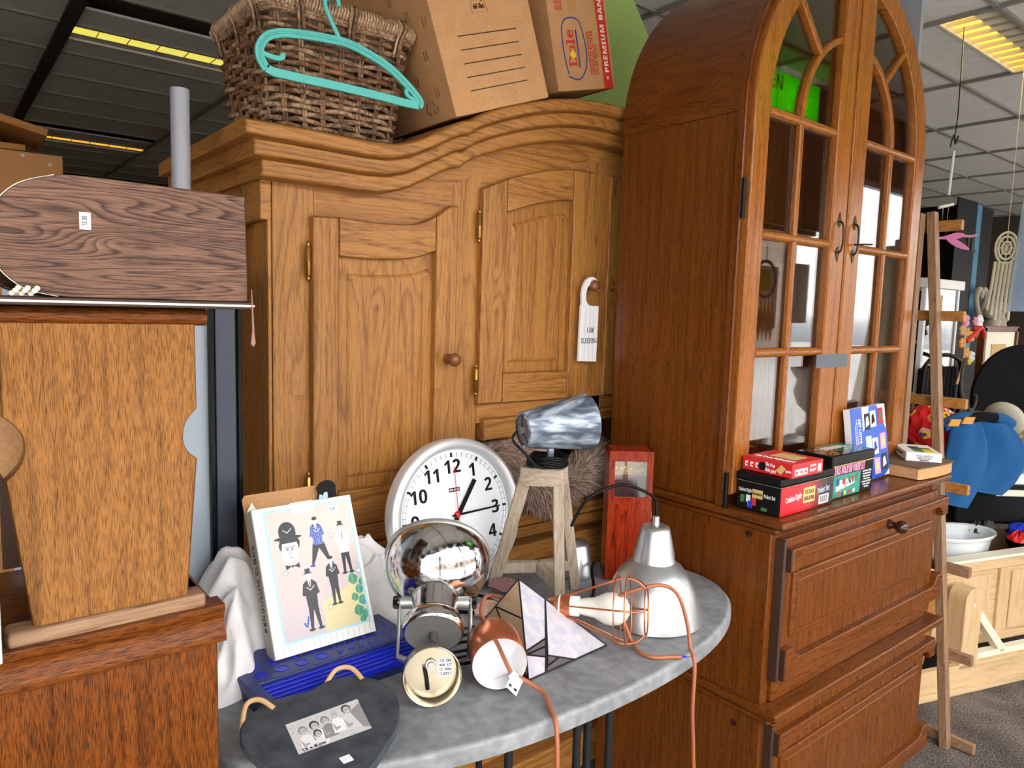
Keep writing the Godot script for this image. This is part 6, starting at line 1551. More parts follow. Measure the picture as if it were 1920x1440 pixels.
func background():
	# pale wooden cradle with a white baby bath and clothes, a black crate on its far corner
	var yaw := atan2(-0.16, 0.51)
	var A := thing("wooden_cradle", "large pale wooden cradle chest with panelled front and rounded swing post", "cradle", Vector3(3.05, 0, -1.065))
	A.basis = Basis(Vector3.UP, yaw)
	var L := 1.3
	local("plinth_board", bx2(-0.12, L, 0, 0.12, -0.03, 0.0, 0.004), M.pine_h0, A)
	local("foot_rail", bx2(-0.12, L, 0.0, 0.03, -0.02, 0.012, 0.004), M.pine_h1, A)
	local("side_board", bx2(-0.1, L, 0.13, 0.50, -0.14, -0.115, 0.003), M.pine_h1, A)
	local("top_rail", bx2(-0.1, L, 0.455, 0.50, -0.115, -0.10, 0.003), M.pine_h2, A)
	for x in [0.0, 0.46, 0.92]:
		local("stile", bx2(x + 0.015, x + 0.07, 0.13, 0.456, -0.115, -0.102, 0.003), M.pine_v0, A)
		local("panel", bx2(x + 0.10, x + 0.43, 0.17, 0.43, -0.115, -0.108, 0.006), M.pine_v1, A)
	local("lower_rail", bx2(-0.1, L, 0.13, 0.165, -0.115, -0.1, 0.003), M.pine_h0, A)
	local("white_rim", bx2(-0.12, L, 0.50, 0.515, -0.15, -0.09, 0.003), M.cream, A)
	local("far_side", bx2(-0.1, L, 0.13, 0.50, -0.42, -0.40, 0.003), M.pine_h2, A)
	local("white_rim", bx2(-0.12, L, 0.50, 0.515, -0.43, -0.39, 0.003), M.cream, A)
	for x in [-0.1, L - 0.02]: local("end_board", bx2(x, x + 0.02, 0.13, 0.50, -0.40, -0.14, 0.002), M.pine_v2, A)
	local("floor_board", bx2(-0.08, L - 0.02, 0.13, 0.15, -0.40, -0.14, 0), M.pine_h0, A)
	var po := v2([0.125, 0.10, 0.245, 0.10]); po.append_array(v2([0.235, 0.14, 0.23, 0.20])); po.append_array(arc(Vector2(0.185, 0.385), 0.05, 0, 180, 14)); po.append_array(v2([0.135, 0.2, 0.132, 0.14]))
	local("swing_post", pr(po, -0.075, 0.0, 0.004), M.pine_v2, A)
	local("post_hole", pr(arc(Vector2(0.185, 0.365), 0.006, 0, 360, 12), 0, 0.0006, 0), M.white, A)
	for q in [[0.235, 0.33, 0.42, 0.13], [0.235, 0.125, 0.75, 0.125]]:
		var k := Mb.new(); k.prism(ribbon(v2([q[0], q[1], q[2], q[3]]), 0.035), -0.055, -0.02, 0.003)
		local("brace", k, M.cream, A)
	var k2 := Mb.new(); k2.prism(ribbon(v2([0.05, 0.46, -0.02, 0.12]), 0.05), -0.1, -0.06, 0.003)
	local("brace", k2, M.oak_v1, A)
	var T := A.global_transform
	# baby bath
	var bo := T * Vector3(0.40, 0.525, -0.265)
	var bath := Mb.new(); bath.x = Transform3D(Basis(Vector3.UP, yaw), bo)
	bath.lathe([Vector2(0, -0.13), Vector2(0.10, -0.13), Vector2(0.14, -0.06), Vector2(0.158, 0.045), Vector2(0.172, 0.05), Vector2(0.174, 0.043), Vector2(0.165, 0.03)], 40, 0, TAU, Vector2(1.15, 0.68))
	tag(obj("baby_bath", bath, M.porcelain), "white oval plastic bath tub set in the pale wooden cradle", "bath")
	tag(obj("striped_towel", bx(T * Vector3(0.28, 0.53, -0.405), Vector3(0.22, 0.03, 0.05), 0.012), M.rosepink), "folded pink and grey towel behind the white bath tub", "towel")
	cloth_heap("dark_clothes", "pile of black clothes lying in the cradle behind the bath", T * Vector3(0.97, 0.45, -0.27), Vector3(0.22, 0.13, 0.11), M.black_cloth, 4, 0.02)
	cloth_heap("blue_garment", "bright blue crumpled garment on the black clothes in the cradle", T * Vector3(0.86, 0.55, -0.24), Vector3(0.14, 0.07, 0.085), M.blue_cloth, 6, 0.02)
	cloth_heap("red_scarf", "small bright red scarf on the dark clothes in the cradle", T * Vector3(0.70, 0.54, -0.19), Vector3(0.06, 0.035, 0.04), M.red, 9, 0.01)
	cloth_heap("grey_garment", "dark grey crumpled garment at the back of the black clothes", T * Vector3(0.66, 0.55, -0.33), Vector3(0.10, 0.06, 0.05), M.rail, 11, 0.01)
	# woven mat board across the cradle carrying the crate
	var mt := thing("woven_hamper", "light woven wicker hamper lying under the black crate beyond the cradle", "trunk", T * Vector3(0.90, 0, -0.74))
	mt.basis = A.basis
	local("trunk_body", bx(Vector3(0, 0.28, 0), Vector3(0.85, 0.56, 0.40), 0.02), M.wicker, mt)
	for k in 9: local("woven_band", tb(v3([-0.43, 0.04 + 0.06 * k, 0.203, 0.43, 0.04 + 0.06 * k, 0.203]), 0.02, 8), M.wicker, mt)
	# black crate with pale rim
	var cr := thing("black_crate", "black plastic crate with pale grey rim full of clothes beyond the cradle", "crate", Vector3(3.80, 0.575, -1.20))
	cr.basis = Basis(Vector3.UP, -0.675)
	cr.position = Vector3(3.95, 0.573, -1.23)
	local("body", bx2(-0.26, 0.26, 0.0, 0.21, -0.18, 0.18, 0.02), M.black, cr)
	local("rim", bx2(-0.28, 0.28, 0.19, 0.245, -0.20, 0.20, 0.012), M.porcelain, cr)
	local("hand_grip", bx2(-0.08, 0.08, 0.135, 0.165, 0.178, 0.182, 0.001), M.cream, cr)
	# clothes on the crate
	var tr := thing("teal_trousers", "pair of petrol blue trousers with brown leather labels draped over the black crate", "trousers", Vector3(3.62, 0.9, -1.22))
	var rt := Vector3(0.78, 0, 0.627); var tw := Vector3(-0.627, 0, 0.78)
	for q in [[Vector3(3.67, 1.045, -1.26), Vector3(3.64, 0.88, -1.20), Vector3(3.50, 0.69, -1.225), 0.085, 0.0], [Vector3(3.79, 1.04, -1.20), Vector3(3.90, 0.88, -1.10), Vector3(3.68, 0.735, -1.165), 0.10, 1.7]]:
		var b := Mb.new()
		b.surf(40, 30, func(u: float, v: float) -> Vector3:
			var a := u * TAU
			var c: Vector3 = (q[0] as Vector3).lerp(q[1], v).lerp((q[1] as Vector3).lerp(q[2], v), v)
			var w: float = q[3] * (0.8 + 0.3 * sin(v * 3.0))
			var fold := 0.35 * sin(3.0 * a + 5.0 * v + q[4]) + 0.25 * sin(5.0 * a - 7.0 * v + q[4])
			return c + rt * cos(a) * w + tw * sin(a) * 0.035 * (1.0 + 0.5 * fold) + Vector3(0, -0.012 * cos(a) * v, 0))
		obj("trouser_leg", b, M.teal_cloth, tr)
	obj("dark_lining", tb(smooth3(v3([3.64, 1.055, -1.25, 3.70, 1.07, -1.215, 3.78, 1.065, -1.175]), 5), 0.022, 10), M.black_cloth, tr)
	obj("waistband", tb(smooth3(v3([3.56, 1.02, -1.31, 3.62, 1.06, -1.27, 3.72, 1.065, -1.22, 3.82, 1.06, -1.17, 3.88, 1.03, -1.14]), 5), 0.026, 10), M.teal_cloth, tr)
	for k in 2:
		var lb := Mb.new(); lb.x = Transform3D(Basis(rt, Vector3.UP, tw), Vector3(3.555 + 0.048 * k, 1.046 + 0.012 * k, -1.262 + 0.038 * k))
		lb.prism(v2([-0.03, -0.016, 0.018, -0.016, 0.03, 0.016, -0.016, 0.016]), -0.005, 0.006, 0.002)
		obj("leather_label", lb, M.orange, tr)
	cloth_heap("teal_jumper", "petrol blue jumper heaped in the black crate behind the trousers", Vector3(3.95, 0.80, -1.22), Vector3(0.17, 0.20, 0.13), M.teal_cloth, 21, 0.0)
	var fh := thing("floral_dress", "bright red dress with yellow and violet flowers bunched beside the rack", "dress", Vector3(3.83, 0.9, -1.45))
	var fnn := FastNoiseLite.new(); fnn.seed = 31; fnn.frequency = 2.4
	var fb := Mb.new()
	fb.surf(40, 26, func(u: float, v: float) -> Vector3:
		var a := u * TAU; var ph := (v - 0.5) * PI
		var r := 1.0 + 0.3 * fnn.get_noise_3d(cos(a), sin(a), v * 2.0) + 0.12 * absf(sin(a * 4.0 + v * 5.0))
		return Vector3(3.83 + 0.10 * (v - 0.5) * -1.0, 0.965 + 0.13 * sin(ph), -1.45) + Vector3(cos(a) * cos(ph) * 0.15 * r, 0, sin(a) * cos(ph) * 0.11 * r))
	var rng := RandomNumberGenerator.new(); rng.seed = 17
	var fp := Pic.new(384, 192, c8(206, 22, 26))
	for k in 70:
		var x := rng.randf() * 384; var y := rng.randf() * 192; var r := 5.0 + rng.randf() * 8.0
		var cc: Color = [c8(236, 196, 60), c8(224, 130, 50), c8(96, 100, 190), c8(236, 170, 190), c8(240, 236, 226)][rng.randi() % 5]
		for j in 5: fp.disc(x + cos(TAU * j / 5) * r * 0.7, y + sin(TAU * j / 5) * r * 0.7, r * 0.55, r * 0.55, cc)
		fp.disc(x, y, r * 0.4, r * 0.4, c8(120, 40, 40))
	var fm := StandardMaterial3D.new(); fm.albedo_texture = fp.tex(); fm.roughness = 0.9
	obj("fabric", fb, fm, fh)
	cloth_heap("black_jumper", "heap of black knitwear under and behind the red floral dress", Vector3(3.86, 0.565, -1.52), Vector3(0.19, 0.34, 0.13), M.black_cloth, 41, 0.0)
	# patterned cushion, carton
	var cu := Mb.new(); cu.x = Transform3D(Basis.from_euler(Vector3(0.4, 0.2, -0.75)), Vector3(4.03, 1.03, -1.216))
	cu.ball(Vector3.ZERO, Vector3(0.13, 0.045, 0.09), 20)
	tag(obj("cushion", cu, M.cushion), "cream cushion with grey leaf pattern lying on the clothes in the crate", "cushion")
	var ct := thing("fietsklem_carton", "brown carton lettered FIETSKLEM standing in the black crate", "carton", Vector3(4.02, 0.80, -1.10))
	ct.basis = Basis(Vector3.UP, -0.35) * Basis(Vector3.BACK, -0.55)
	local("body", bx2(-0.05, 0.05, -0.04, 0.30, -0.06, 0.0, 0.002), M.kraft, ct)
	ltxt("FIETSKLEM", 0.03, Vector3(0.0, 0.13, 0.001), Vector3(0, 1, 0), Vector3(-1, 0, 0), M.darkfig, ct, 0.2)
	var bk := thing("wicker_hamper", "light wicker hamper standing behind the cushion", "hamper", Vector3(4.8, 0, -1.5))
	obj("hamper_body", bx2(4.62, 5.04, 0.0, 0.95, -1.70, -1.36, 0.02), M.wicker, bk)
	for k in 12: obj("woven_band", tb(v3([4.61, 0.48 + 0.042 * k, -1.355, 5.05, 0.48 + 0.042 * k, -1.355]), 0.018, 8), M.wicker, bk)
	# black wire chairs
	var wc := thing("wire_chair", "black round-backed chair with thin wire frame beyond the crate", "chair", Vector3(4.75, 0, -1.75))
	var dk := Mb.new(); dk.x = Transform3D(Basis(Vector3.UP, -0.6), Vector3(4.82, 1.05, -1.78))
	dk.prism(arc(Vector2.ZERO, 0.33, 0, 360, 40), -0.02, 0.01, 0.006)
	obj("round_back", dk, M.black_cloth, wc)
	for q in [[4.58, 1.10, 4.78, 1.28], [4.78, 1.28, 5.0, 1.18], [4.78, 1.28, 4.9, 1.05], [4.58, 1.10, 4.70, 0.92], [4.70, 0.92, 4.9, 1.05], [4.9, 1.05, 5.05, 1.12], [4.70, 0.92, 4.86, 0.78], [4.9, 1.05, 4.86, 0.78]]: obj("wire", tb(v3([q[0], q[1], -1.62 - (q[0] - 4.8) * 0.3, q[2], q[3], -1.62 - (q[2] - 4.8) * 0.3]), 0.004, 6), M.rail, wc)
	obj("seat", bx2(4.5, 5.1, 0.42, 0.46, -1.85, -1.45, 0.01), M.black, wc)
	for x in [4.53, 5.07]:
		for z in [-1.82, -1.48]: obj("leg", tb(v3([x, 0, z, x, 0.44, z]), 0.012, 8), M.black, wc)
	wc.position += Vector3(0.62, -0.02, 0.22)
	var bf := thing("black_frame_chair", "black chair with curved tubular arm and mesh back behind the red dress", "chair", Vector3(4.3, 0, -1.85))
	obj("mesh_back", bx2(3.98, 4.55, 0.8, 1.30, -1.95, -1.93, 0.01), M.black_cloth, bf)
	obj("frame_tube", tb(smooth3(v3([4.52, 0.0, -1.9, 4.54, 0.9, -1.9, 4.52, 1.28, -1.9, 4.42, 1.36, -1.9, 4.2, 1.38, -1.9, 4.0, 1.34, -1.9, 3.94, 1.2, -1.9, 3.94, 0.5, -1.9, 3.94, 0.0, -1.9]), 6), 0.013, 8), M.black, bf)
	obj("arm_scroll", tb(smooth3(v3([4.3, 1.36, -1.8, 4.12, 1.28, -1.75, 4.06, 1.16, -1.72, 4.12, 1.07, -1.7, 4.2, 1.06, -1.7, 4.24, 1.11, -1.7, 4.22, 1.15, -1.7]), 5), 0.009, 8), M.rail, bf)
	for k in 9: obj("mesh_bar", tb(v3([4.0 + 0.065 * k, 0.82, -1.92, 4.0 + 0.065 * k, 1.29, -1.92]), 0.003, 5), M.rail, bf)
	bf.position += Vector3(0.80, -0.10, 0.02)
	# glass cabinet with white frame
	var gc := thing("glass_display_case", "white framed glass display case seen between the rack posts", "display case", Vector3(5.0, 0, -2.1))
	for x in [4.86, 5.36]:
		for z in [-2.36, -1.98]: obj("frame_post", bx2(x, x + 0.03, 0, 1.72, z, z + 0.03, 0.002), M.white, gc)
	obj("frame_top", bx2(4.84, 5.41, 1.70, 1.76, -2.38, -1.93, 0.004), M.white, gc)
	for y in [0.3, 0.65, 1.0, 1.35]:
		obj("glass_shelf", bx2(4.88, 5.38, y, y + 0.012, -2.35, -1.96, 0.001), M.pale_blue, gc)
		for k in 3: obj("shelf_divider", bx2(4.95 + 0.13 * k, 4.96 + 0.13 * k, y + 0.012, y + 0.1 + 0.03 * k, -2.2, -2.1, 0.002), [M.cream, M.stone, M.rail][k], gc)
	obj("pane", bx2(4.89, 5.36, 0.05, 1.70, -1.962, -1.958, 0), M.pane, gc)
	tag(obj("price_card", bx2(5.02, 5.12, 1.56, 1.66, -1.955, -1.95, 0), M.rope), "small tan card on the front of the glass display case", "card")
	# columns with banner letters
	var co := thing("blue_column", "square column painted blue on the lit side with dark front further back in the shop", "column", Vector3(6.9, 0, -2.4))
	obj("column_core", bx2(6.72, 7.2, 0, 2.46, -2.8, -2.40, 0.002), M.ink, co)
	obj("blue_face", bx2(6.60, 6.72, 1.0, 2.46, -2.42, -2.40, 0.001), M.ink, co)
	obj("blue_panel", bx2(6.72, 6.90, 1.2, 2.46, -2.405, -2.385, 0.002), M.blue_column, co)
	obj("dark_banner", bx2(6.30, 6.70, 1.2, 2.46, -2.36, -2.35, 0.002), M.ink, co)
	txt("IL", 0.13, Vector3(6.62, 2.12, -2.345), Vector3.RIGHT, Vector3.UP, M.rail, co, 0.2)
	# hanging things
	var mb := thing("ceiling_mobile", "thin white hanging rod mobile on black wire below the ceiling", "mobile", Vector3(4.45, 2.6, -1.71))
	obj("wire", tb(v3([4.45, 3.085, -1.71, 4.47, 2.62, -1.71, 4.455, 2.50, -1.71]), 0.003, 5), M.black, mb)
	obj("hook", tb(smooth3(v3([4.38, 2.44, -1.70, 4.44, 2.52, -1.71, 4.47, 2.47, -1.71, 4.50, 2.52, -1.71]), 4), 0.004, 5), M.black, mb)
	obj("white_rod", tb(v3([4.46, 2.43, -1.71, 4.44, 2.19, -1.71]), 0.008, 8), M.white, mb)
	obj("white_cross_rod", tb(v3([4.40, 2.12, -1.74, 4.49, 2.145, -1.70]), 0.008, 8), M.white, mb)
	for x in [4.41, 4.48]: obj("thread", tb(v3([x, 2.13, -1.72, x, 1.99, -1.72]), 0.001, 4), M.white, mb)
	var fg := thing("pink_flamingo", "flat pink flamingo ornament with spread wings hanging from the mobile", "ornament", Vector3(4.45, 1.96, -1.66))
	obj("body", pr(smooth2(v2([4.22, 1.955, 4.34, 1.965, 4.45, 2.0, 4.53, 1.99, 4.50, 1.95, 4.42, 1.935, 4.30, 1.94]), 4, true), -1.67, -1.655, 0.003), M.pink, fg)
	obj("wing", pr(smooth2(v2([4.36, 1.955, 4.43, 1.95, 4.53, 1.885, 4.58, 1.84, 4.55, 1.83, 4.48, 1.85, 4.40, 1.90]), 4, true), -1.65, -1.64, 0.003), M.pink, fg)
	obj("neck", tb(v3([4.5, 1.97, -1.66, 4.58, 1.965, -1.66, 4.64, 1.975, -1.66]), 0.012, 8), M.rosepink, fg)
	fg.basis = Basis(Vector3.UP, -1.0).scaled(Vector3.ONE * 0.55)
	var tv := thing("tulle_curtain", "pale blue sheer tulle drape hanging at the right edge of the shop", "drape", Vector3(4.75, 1.9, -1.4))
	var tm := Mb.new()
	tm.surf(30, 20, func(u: float, v: float) -> Vector3: return Vector3(lerpf(4.72 - 0.12 * v, 5.2, u), lerpf(2.95, 1.56, v), -1.42 + 0.05 * sin(u * 30.0 + v * 2.0) + 0.3 * u))
	obj("sheer_fabric", tm, M.tulle, tv)
	var dr := thing("dream_catcher", "cream crocheted dream catcher with long strings hanging by the tulle drape", "dream catcher", Vector3(4.93, 1.9, -1.56))
	var dc := Vector3(4.93, 1.93, -1.56)
	for r in [0.075, 0.055, 0.03]:
		var ring := []
		for k in 28: ring.append(dc + Vector3(cos(TAU * k / 28) * r * 0.75, sin(TAU * k / 28) * r * 1.2, 0))
		obj("ring", tb(ring, 0.007, 6, true), M.cream, dr)
	for k in 8: obj("spoke", tb([dc, dc + Vector3(cos(TAU * k / 8) * 0.055, sin(TAU * k / 8) * 0.09, 0)], 0.004, 5), M.cream, dr)
	for k in 6: obj("string", tb(smooth3([dc + Vector3(-0.05 + 0.02 * k, -0.08, 0), dc + Vector3(-0.06 + 0.02 * k, -0.22, 0.01), dc + Vector3(-0.07 + 0.022 * k, -0.36 - 0.03 * (k % 3), 0)], 4), 0.009, 6), M.cream, dr)
	obj("cord", tb([dc + Vector3(0, 0.09, 0), Vector3(dc.x, 3.08, dc.z)], 0.002, 5), M.cream, dr)
	dr.basis = Basis(Vector3.UP, -1.0)
	# flower arrangement and picture frame
	var pf := thing("picture_cabinet", "white panel with red-brown frame and a small landscape print behind the wire chair", "picture", Vector3(5.6, 0, -1.85))
	obj("white_panel", bx2(5.32, 5.95, 0.6, 1.44, -1.92, -1.90, 0.002), M.cream, pf)
	for s in [[5.29, 5.33, 0.58, 1.46], [5.93, 5.97, 0.58, 1.46], [5.29, 5.97, 1.43, 1.47]]: obj("frame_bar", bx2(s[0], s[1], s[2], s[3], -1.93, -1.885, 0.003), M.cab_v0, pf)
	obj("print", bx2(5.47, 5.75, 1.20, 1.34, -1.90, -1.895, 0), M.rope, pf)
	obj("print_water", pr(v2([5.45, 1.18, 5.68, 1.23, 5.66, 1.26, 5.46, 1.22]), -1.895, -1.893, 0), M.blue_column, pf)
	obj("cabinet_body", bx2(5.29, 5.97, 0.0, 0.6, -2.2, -1.88, 0.004), M.dark_brown, pf)
	pf.position += Vector3(0.42, 0, 0)
	var ga := thing("flower_garland", "loose garland of pink, white, yellow and red silk flowers beside the picture panel", "flowers", Vector3(5.3, 1.4, -1.8))
	rng.seed = 23
	for q in [[5.10, 1.50, 0.05, 0], [5.06, 1.44, 0.04, 3], [5.14, 1.43, 0.035, 2], [5.22, 1.40, 0.04, 4], [5.28, 1.43, 0.05, 1], [5.33, 1.50, 0.05, 5], [5.26, 1.50, 0.035, 0], [5.16, 1.30, 0.04, 2], [5.25, 1.27, 0.045, 5], [5.22, 1.24, 0.03, 4], [5.07, 1.36, 0.04, 2]]:
		var fl := Mb.new()
		for k in 5:
			var a: float = TAU * k / 5 + q[0] * 9
			fl.ball(Vector3(q[0] + cos(a) * q[2] * 0.5, q[1] + sin(a) * q[2] * 0.5, -1.80), Vector3(q[2] * 0.5, q[2] * 0.4, q[2] * 0.35), 8)
		obj("flower", fl, [M.rosepink, M.red_ink, M.orange, M.rope, M.yellow, M.white][q[3]], ga)
	obj("ribbon", tb(smooth3(v3([5.12, 1.37, -1.79, 5.22, 1.42, -1.78, 5.32, 1.46, -1.78, 5.38, 1.40, -1.78]), 4), 0.014, 6), M.red_ink, ga)
	obj("stem", tb(smooth3(v3([5.05, 1.10, -1.8, 5.12, 1.22, -1.8, 5.12, 1.34, -1.8, 5.10, 1.48, -1.8]), 4), 0.008, 6), M.rope, ga)
	var hw := thing("heart_wreath", "grey woven heart wreath with a bunch of pale dried roses on the blue column", "wreath", Vector3(6.6, 1.6, -2.3))
	var hp := []
	for k in 40:
		var t := TAU * k / 40
		hp.append(Vector3(6.86 + 0.0085 * 16 * pow(sin(t), 3) * 0.8, 1.66 + 0.009 * (13 * cos(t) - 5 * cos(2 * t) - 2 * cos(3 * t) - cos(4 * t)), -2.32))
	obj("heart_ring", tb(hp, 0.022, 8, true), M.stone, hw)
	var rb := Mb.new()
	for k in 16: rb.ball(Vector3(7.0 + 0.1 * (rng.randf() - 0.5) * 2, 1.55 + 0.16 * (rng.randf() - 0.5), -2.28 + 0.05 * rng.randf()), Vector3.ONE * 0.055, 9)
	obj("dried_roses", rb, M.stone, hw)
	# dark cabinets and shelves further back
	var bgc := 0
	for q in [[5.6, 7.4, 0.0, 1.15, -3.1, -2.9], [7.6, 9.4, 0.0, 1.6, -3.3, -3.0], [6.0, 6.58, 0.0, 0.9, -2.75, -2.45], [8.6, 10.5, 0.0, 1.2, -2.6, -2.2]]:
		var lab: String = ["low dark cupboard with pale vases behind the flower garland", "tall dark cupboard far back right of the blue column", "dark media unit with silver deck below the blue column", "long dark sideboard far back at the right edge"][bgc]
		var dkc := thing("dark_cupboard", lab, "cupboard", Vector3((q[0] + q[1]) / 2, 0, q[4]))
		obj("body", bx2(q[0], q[1], q[2], q[3], q[4], q[5], 0.01), M.dark_brown, dkc)
		for k in 3:
			var dx: float = (q[1] - q[0]) / 3
			var dd := obj("door", bx2(q[0] + dx * k + 0.02, q[0] + dx * (k + 1) - 0.02, 0.08, q[3] - 0.05, q[5], q[5] + 0.015, 0.004), M.cab_v1, dkc)
			obj("knob", la([Vector2(0.015, 0), Vector2(0.015, 0.02), Vector2(0, 0.025)], Vector3(q[0] + dx * (k + 0.85), q[3] * 0.6, q[5] + 0.015), Vector3.BACK, 12), M.brass, dd)
		bgc += 1
	var i := 0
	for q in [[5.9, 1.16, -3.0, 0.07, 0.26], [6.25, 1.16, -3.0, 0.09, 0.2], [6.8, 1.16, -3.0, 0.06, 0.34]]:
		tag(obj("vase", la([Vector2(0, 0), Vector2(q[3] * 0.6, 0), Vector2(q[3], q[4] * 0.4), Vector2(q[3] * 0.9, q[4] * 0.65), Vector2(q[3] * 0.45, q[4] * 0.85), Vector2(q[3] * 0.6, q[4])], Vector3(q[0], q[1], q[2]), Vector3.UP, 20), [M.cream, M.pale_blue, M.stone][i]), ["round cream vase on the low dark cupboard", "squat pale blue vase on the low dark cupboard", "slim grey stone vase on the low dark cupboard"][i], "vase")
		i += 1
	# shelf of white goods hung behind the bureau top
	var pl := thing("hanging_planter", "tall grey board with pale pots and a black gap fixed behind the bureau arch", "shelf unit", Vector3(2.95, 2.4, -1.5))
	obj("side_board", bx2(3.03, 3.055, 2.05, 3.08, -1.72, -1.32, 0.003), M.grey_plastic, pl)
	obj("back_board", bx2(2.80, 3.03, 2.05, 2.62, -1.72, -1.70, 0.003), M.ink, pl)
	for y in [2.06, 2.24, 2.42]: obj("shelf", bx2(2.80, 3.03, y, y + 0.018, -1.70, -1.34, 0.002), M.cream, pl)
	for q in [[2.26, 0.0], [2.44, 0.0]]: obj("pot", la([Vector2(0, 0), Vector2(0.05, 0), Vector2(0.075, 0.12), Vector2(0.07, 0.12)], Vector3(2.93, q[0], -1.48), Vector3.UP, 24), M.cream, pl)
	for k in 5: obj("leaf", tb(smooth3([Vector3(2.93, 2.55, -1.48), Vector3(2.93 + 0.05 * cos(k * 1.3), 2.60, -1.48 + 0.05 * sin(k * 1.3)), Vector3(2.93 + 0.1 * cos(k * 1.3), 2.56, -1.48 + 0.1 * sin(k * 1.3))], 4), 0.006, 5), M.greenleaf, pl)

func ceiling_lights():
	var i := 0
	for q in [[4.29, 5.485, -1.80, -1.505], [0.705, 1.9, -5.43, -5.135], [0.705, 1.9, -9.06, -8.77]]:
		var lab: String = ["recessed louvred ceiling light glowing warm yellow above the bureau side of the shop", "nearer long ceiling light glowing yellow-green at upper left", "farther long ceiling light glowing amber at left"][i]
		var A := thing("ceiling_light", lab, "ceiling light", Vector3((q[0] + q[1]) / 2, 3.09, (q[2] + q[3]) / 2))
		var zl: float = lerpf(q[2], q[3], 0.52) if i == 0 else q[3] - 0.03
		obj("housing", bx2(q[0], q[1], 3.13, 3.155, q[2], q[3], 0), M.rail, A)
		for s in [[q[0], q[1], q[2], q[2] + 0.014], [q[0], q[1], q[3] - 0.014, q[3]], [q[0], q[0] + 0.014, q[2], q[3]], [q[1] - 0.014, q[1], q[2], q[3]]]: obj("trim", bx2(s[0], s[1], 3.084, 3.135, s[2], s[3], 0.001), M.cream, A)
		if i == 0:
			obj("diffuser", bx2(q[0] + 0.015, q[1] - 0.015, 3.112, 3.118, q[2] + 0.015, zl, 0), M.lamp_glow, A)
			obj("reflector", bx2(q[0] + 0.015, q[1] - 0.015, 3.112, 3.118, zl, q[3] - 0.015, 0), M.stone, A)
			for k in 9: obj("louvre", bx2(q[0] + 0.118 * (k + 1), q[0] + 0.118 * (k + 1) + 0.004, 3.088, 3.112, q[2] + 0.015, q[3] - 0.015, 0), M.cream, A)
		else:
			obj("diffuser", bx2(q[0] + 0.015, q[1] - 0.015, 3.09, 3.096, q[2] + 0.13, zl, 0), M.lamp_glow_left if i == 1 else M.lamp_glow_far, A)
			for k in 6: obj("louvre", bx2(q[0] + 0.17 * (k + 1), q[0] + 0.17 * (k + 1) + 0.003, 3.082, 3.09, q[2] + 0.13, zl, 0), M.rope, A)
		lamp_light("ceiling_lamp_light", Vector3((q[0] + q[1]) / 2, 3.078, (q[2] + q[3]) / 2), Vector2(q[1] - q[0] - 0.05, 0.12), c8(255, 214, 120), 0.8)
		i += 1

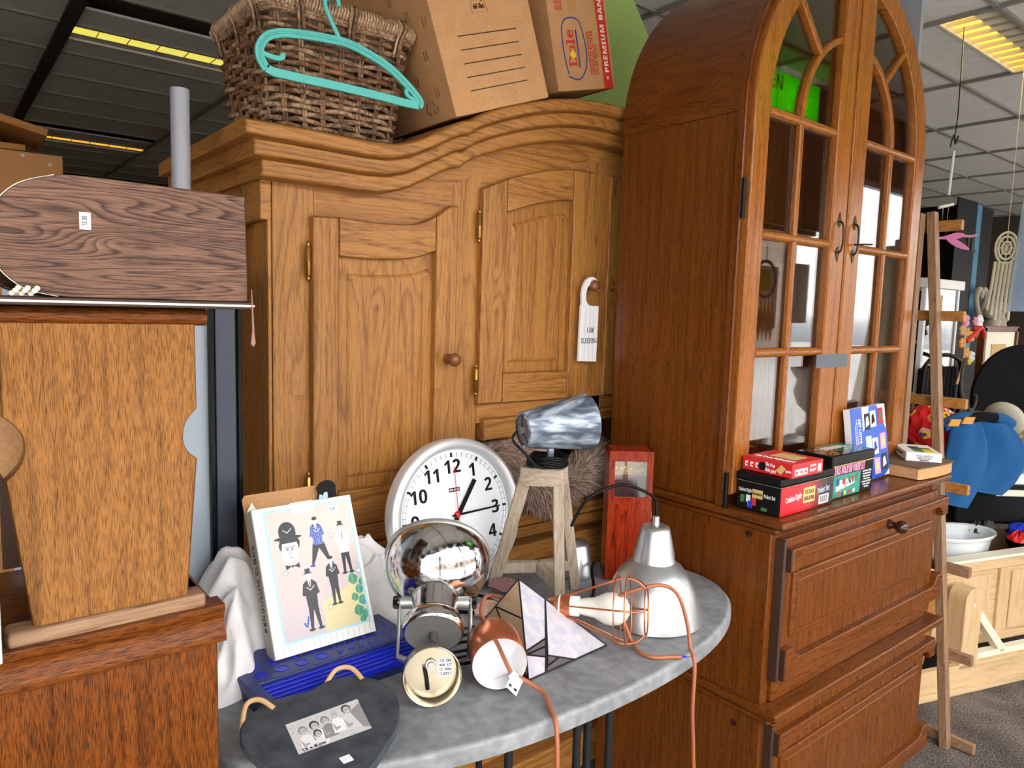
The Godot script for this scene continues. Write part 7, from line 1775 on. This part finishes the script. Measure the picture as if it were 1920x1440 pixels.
func window_display():
	# things standing and hanging in the shop window, seen mirrored in the bureau's panes
	for q in [[4.42, 1.62, "sheet of paper with a handwritten notice taped inside the shop window, left one", "DO NOT LEAVE ITEMS HERE"], [4.82, 1.66, "sheet of paper with a handwritten notice taped inside the shop window, right one", "PLEASE CLOSE THE DOOR"]]:
		var A := thing("paper_notice", q[2], "notice", Vector3(q[0], q[1], 0.6))
		obj("paper", bx2(q[0] - 0.15, q[0] + 0.15, q[1] - 0.21, q[1] + 0.21, 0.60, 0.602, 0), M.sticker, A)
		var words: PackedStringArray = (q[3] as String).split(" ")
		for k in words.size(): txt(words[k], 0.045, Vector3(q[0], q[1] + 0.13 - 0.075 * k, 0.6035), Vector3(1, 0, 0), Vector3.UP, M.ink, A, 0.0, "Droid Sans", false)
	var U := thing("stone_urn", "pale stone garden urn on a square pedestal in the shop window", "urn", Vector3(4.55, 0, 0.25))
	obj("pedestal", bx2(4.42, 4.68, 0, 0.72, 0.12, 0.38, 0.01), M.stone, U)
	obj("urn_bowl", la([Vector2(0.11, 0.0), Vector2(0.12, 0.03), Vector2(0.06, 0.08), Vector2(0.05, 0.13), Vector2(0.12, 0.2), Vector2(0.15, 0.28), Vector2(0.13, 0.36), Vector2(0.17, 0.42), Vector2(0.18, 0.44), Vector2(0.15, 0.44), Vector2(0.11, 0.3)], Vector3(4.55, 0.72, 0.25), Vector3.UP, 32), M.stone, U)
	var D := thing("cream_dress", "long cream dress on a dressmaker's stand in the shop window", "dress", Vector3(5.3, 0, 0.2))
	var dm := Mb.new()
	dm.surf(48, 24, func(u: float, v: float) -> Vector3:
		var a := u * TAU
		var r: float = lerpf(0.10, 0.30, v) + 0.05 * exp(-pow((v - 0.12) / 0.08, 2.0)) + 0.02 * v * sin(a * 9.0)
		return Vector3(5.3 + cos(a) * r, lerpf(2.0, 0.85, v), 0.15 + sin(a) * r * 0.6))
	obj("dress_fabric", dm, M.cushion, D)
	obj("stand_pole", tb(v3([5.3, 0, 0.15, 5.3, 2.05, 0.15]), 0.015, 10), M.dark_brown, D)
	obj("stand_base", la([Vector2(0.2, 0), Vector2(0.2, 0.02), Vector2(0.03, 0.05)], Vector3(5.3, 0, 0.15), Vector3.UP, 24), M.dark_brown, D)
	var C := thing("window_dream_catcher", "round dream catcher with yellow centre and feathers hanging in the shop window", "dream catcher", Vector3(4.05, 1.75, 0.35))
	var c := Vector3(4.02, 1.72, 0.35)
	var ring := []
	for k in 28: ring.append(c + Vector3(cos(TAU * k / 28), sin(TAU * k / 28), 0) * 0.11)
	obj("ring", tb(ring, 0.01, 6, true), M.dark_brown, C)
	obj("yellow_web", pr(PackedVector2Array([Vector2(c.x - 0.07, c.y - 0.07), Vector2(c.x + 0.07, c.y - 0.07), Vector2(c.x + 0.05, c.y + 0.06), Vector2(c.x - 0.05, c.y + 0.06)]), 0.348, 0.352, 0), M.yellow, C)
	for k in 5: obj("feather", tb([c + Vector3(-0.08 + 0.04 * k, -0.1, 0), c + Vector3(-0.09 + 0.045 * k, -0.25, 0), c + Vector3(-0.09 + 0.045 * k, -0.38, 0)], [0.004, 0.022, 0.004], 6), M.rope, C)
	obj("cord", tb([c + Vector3(0, 0.11, 0), Vector3(c.x, 3.08, 0.35)], 0.003, 5), M.black, C)
	var S := thing("dark_wood_screen", "tall dark wooden folding screen standing in the shop window", "screen", Vector3(3.45, 0, 0.3))
	for k in 2: obj("screen_leaf", bx2(3.2 + 0.3 * k, 3.48 + 0.3 * k, 0, 1.9, 0.33 - 0.06 * k, 0.36 - 0.06 * k, 0.004), M.cab_v1, S)

func _ready():
	setup()
	materials()
	structure()
	wardrobe()
	bureau()
	left_side()
	wicker_basket()
	hanger()
	top_boxes()
	table()
	bureau_things()
	rack()
	background()
	ceiling_lights()
	window_display()
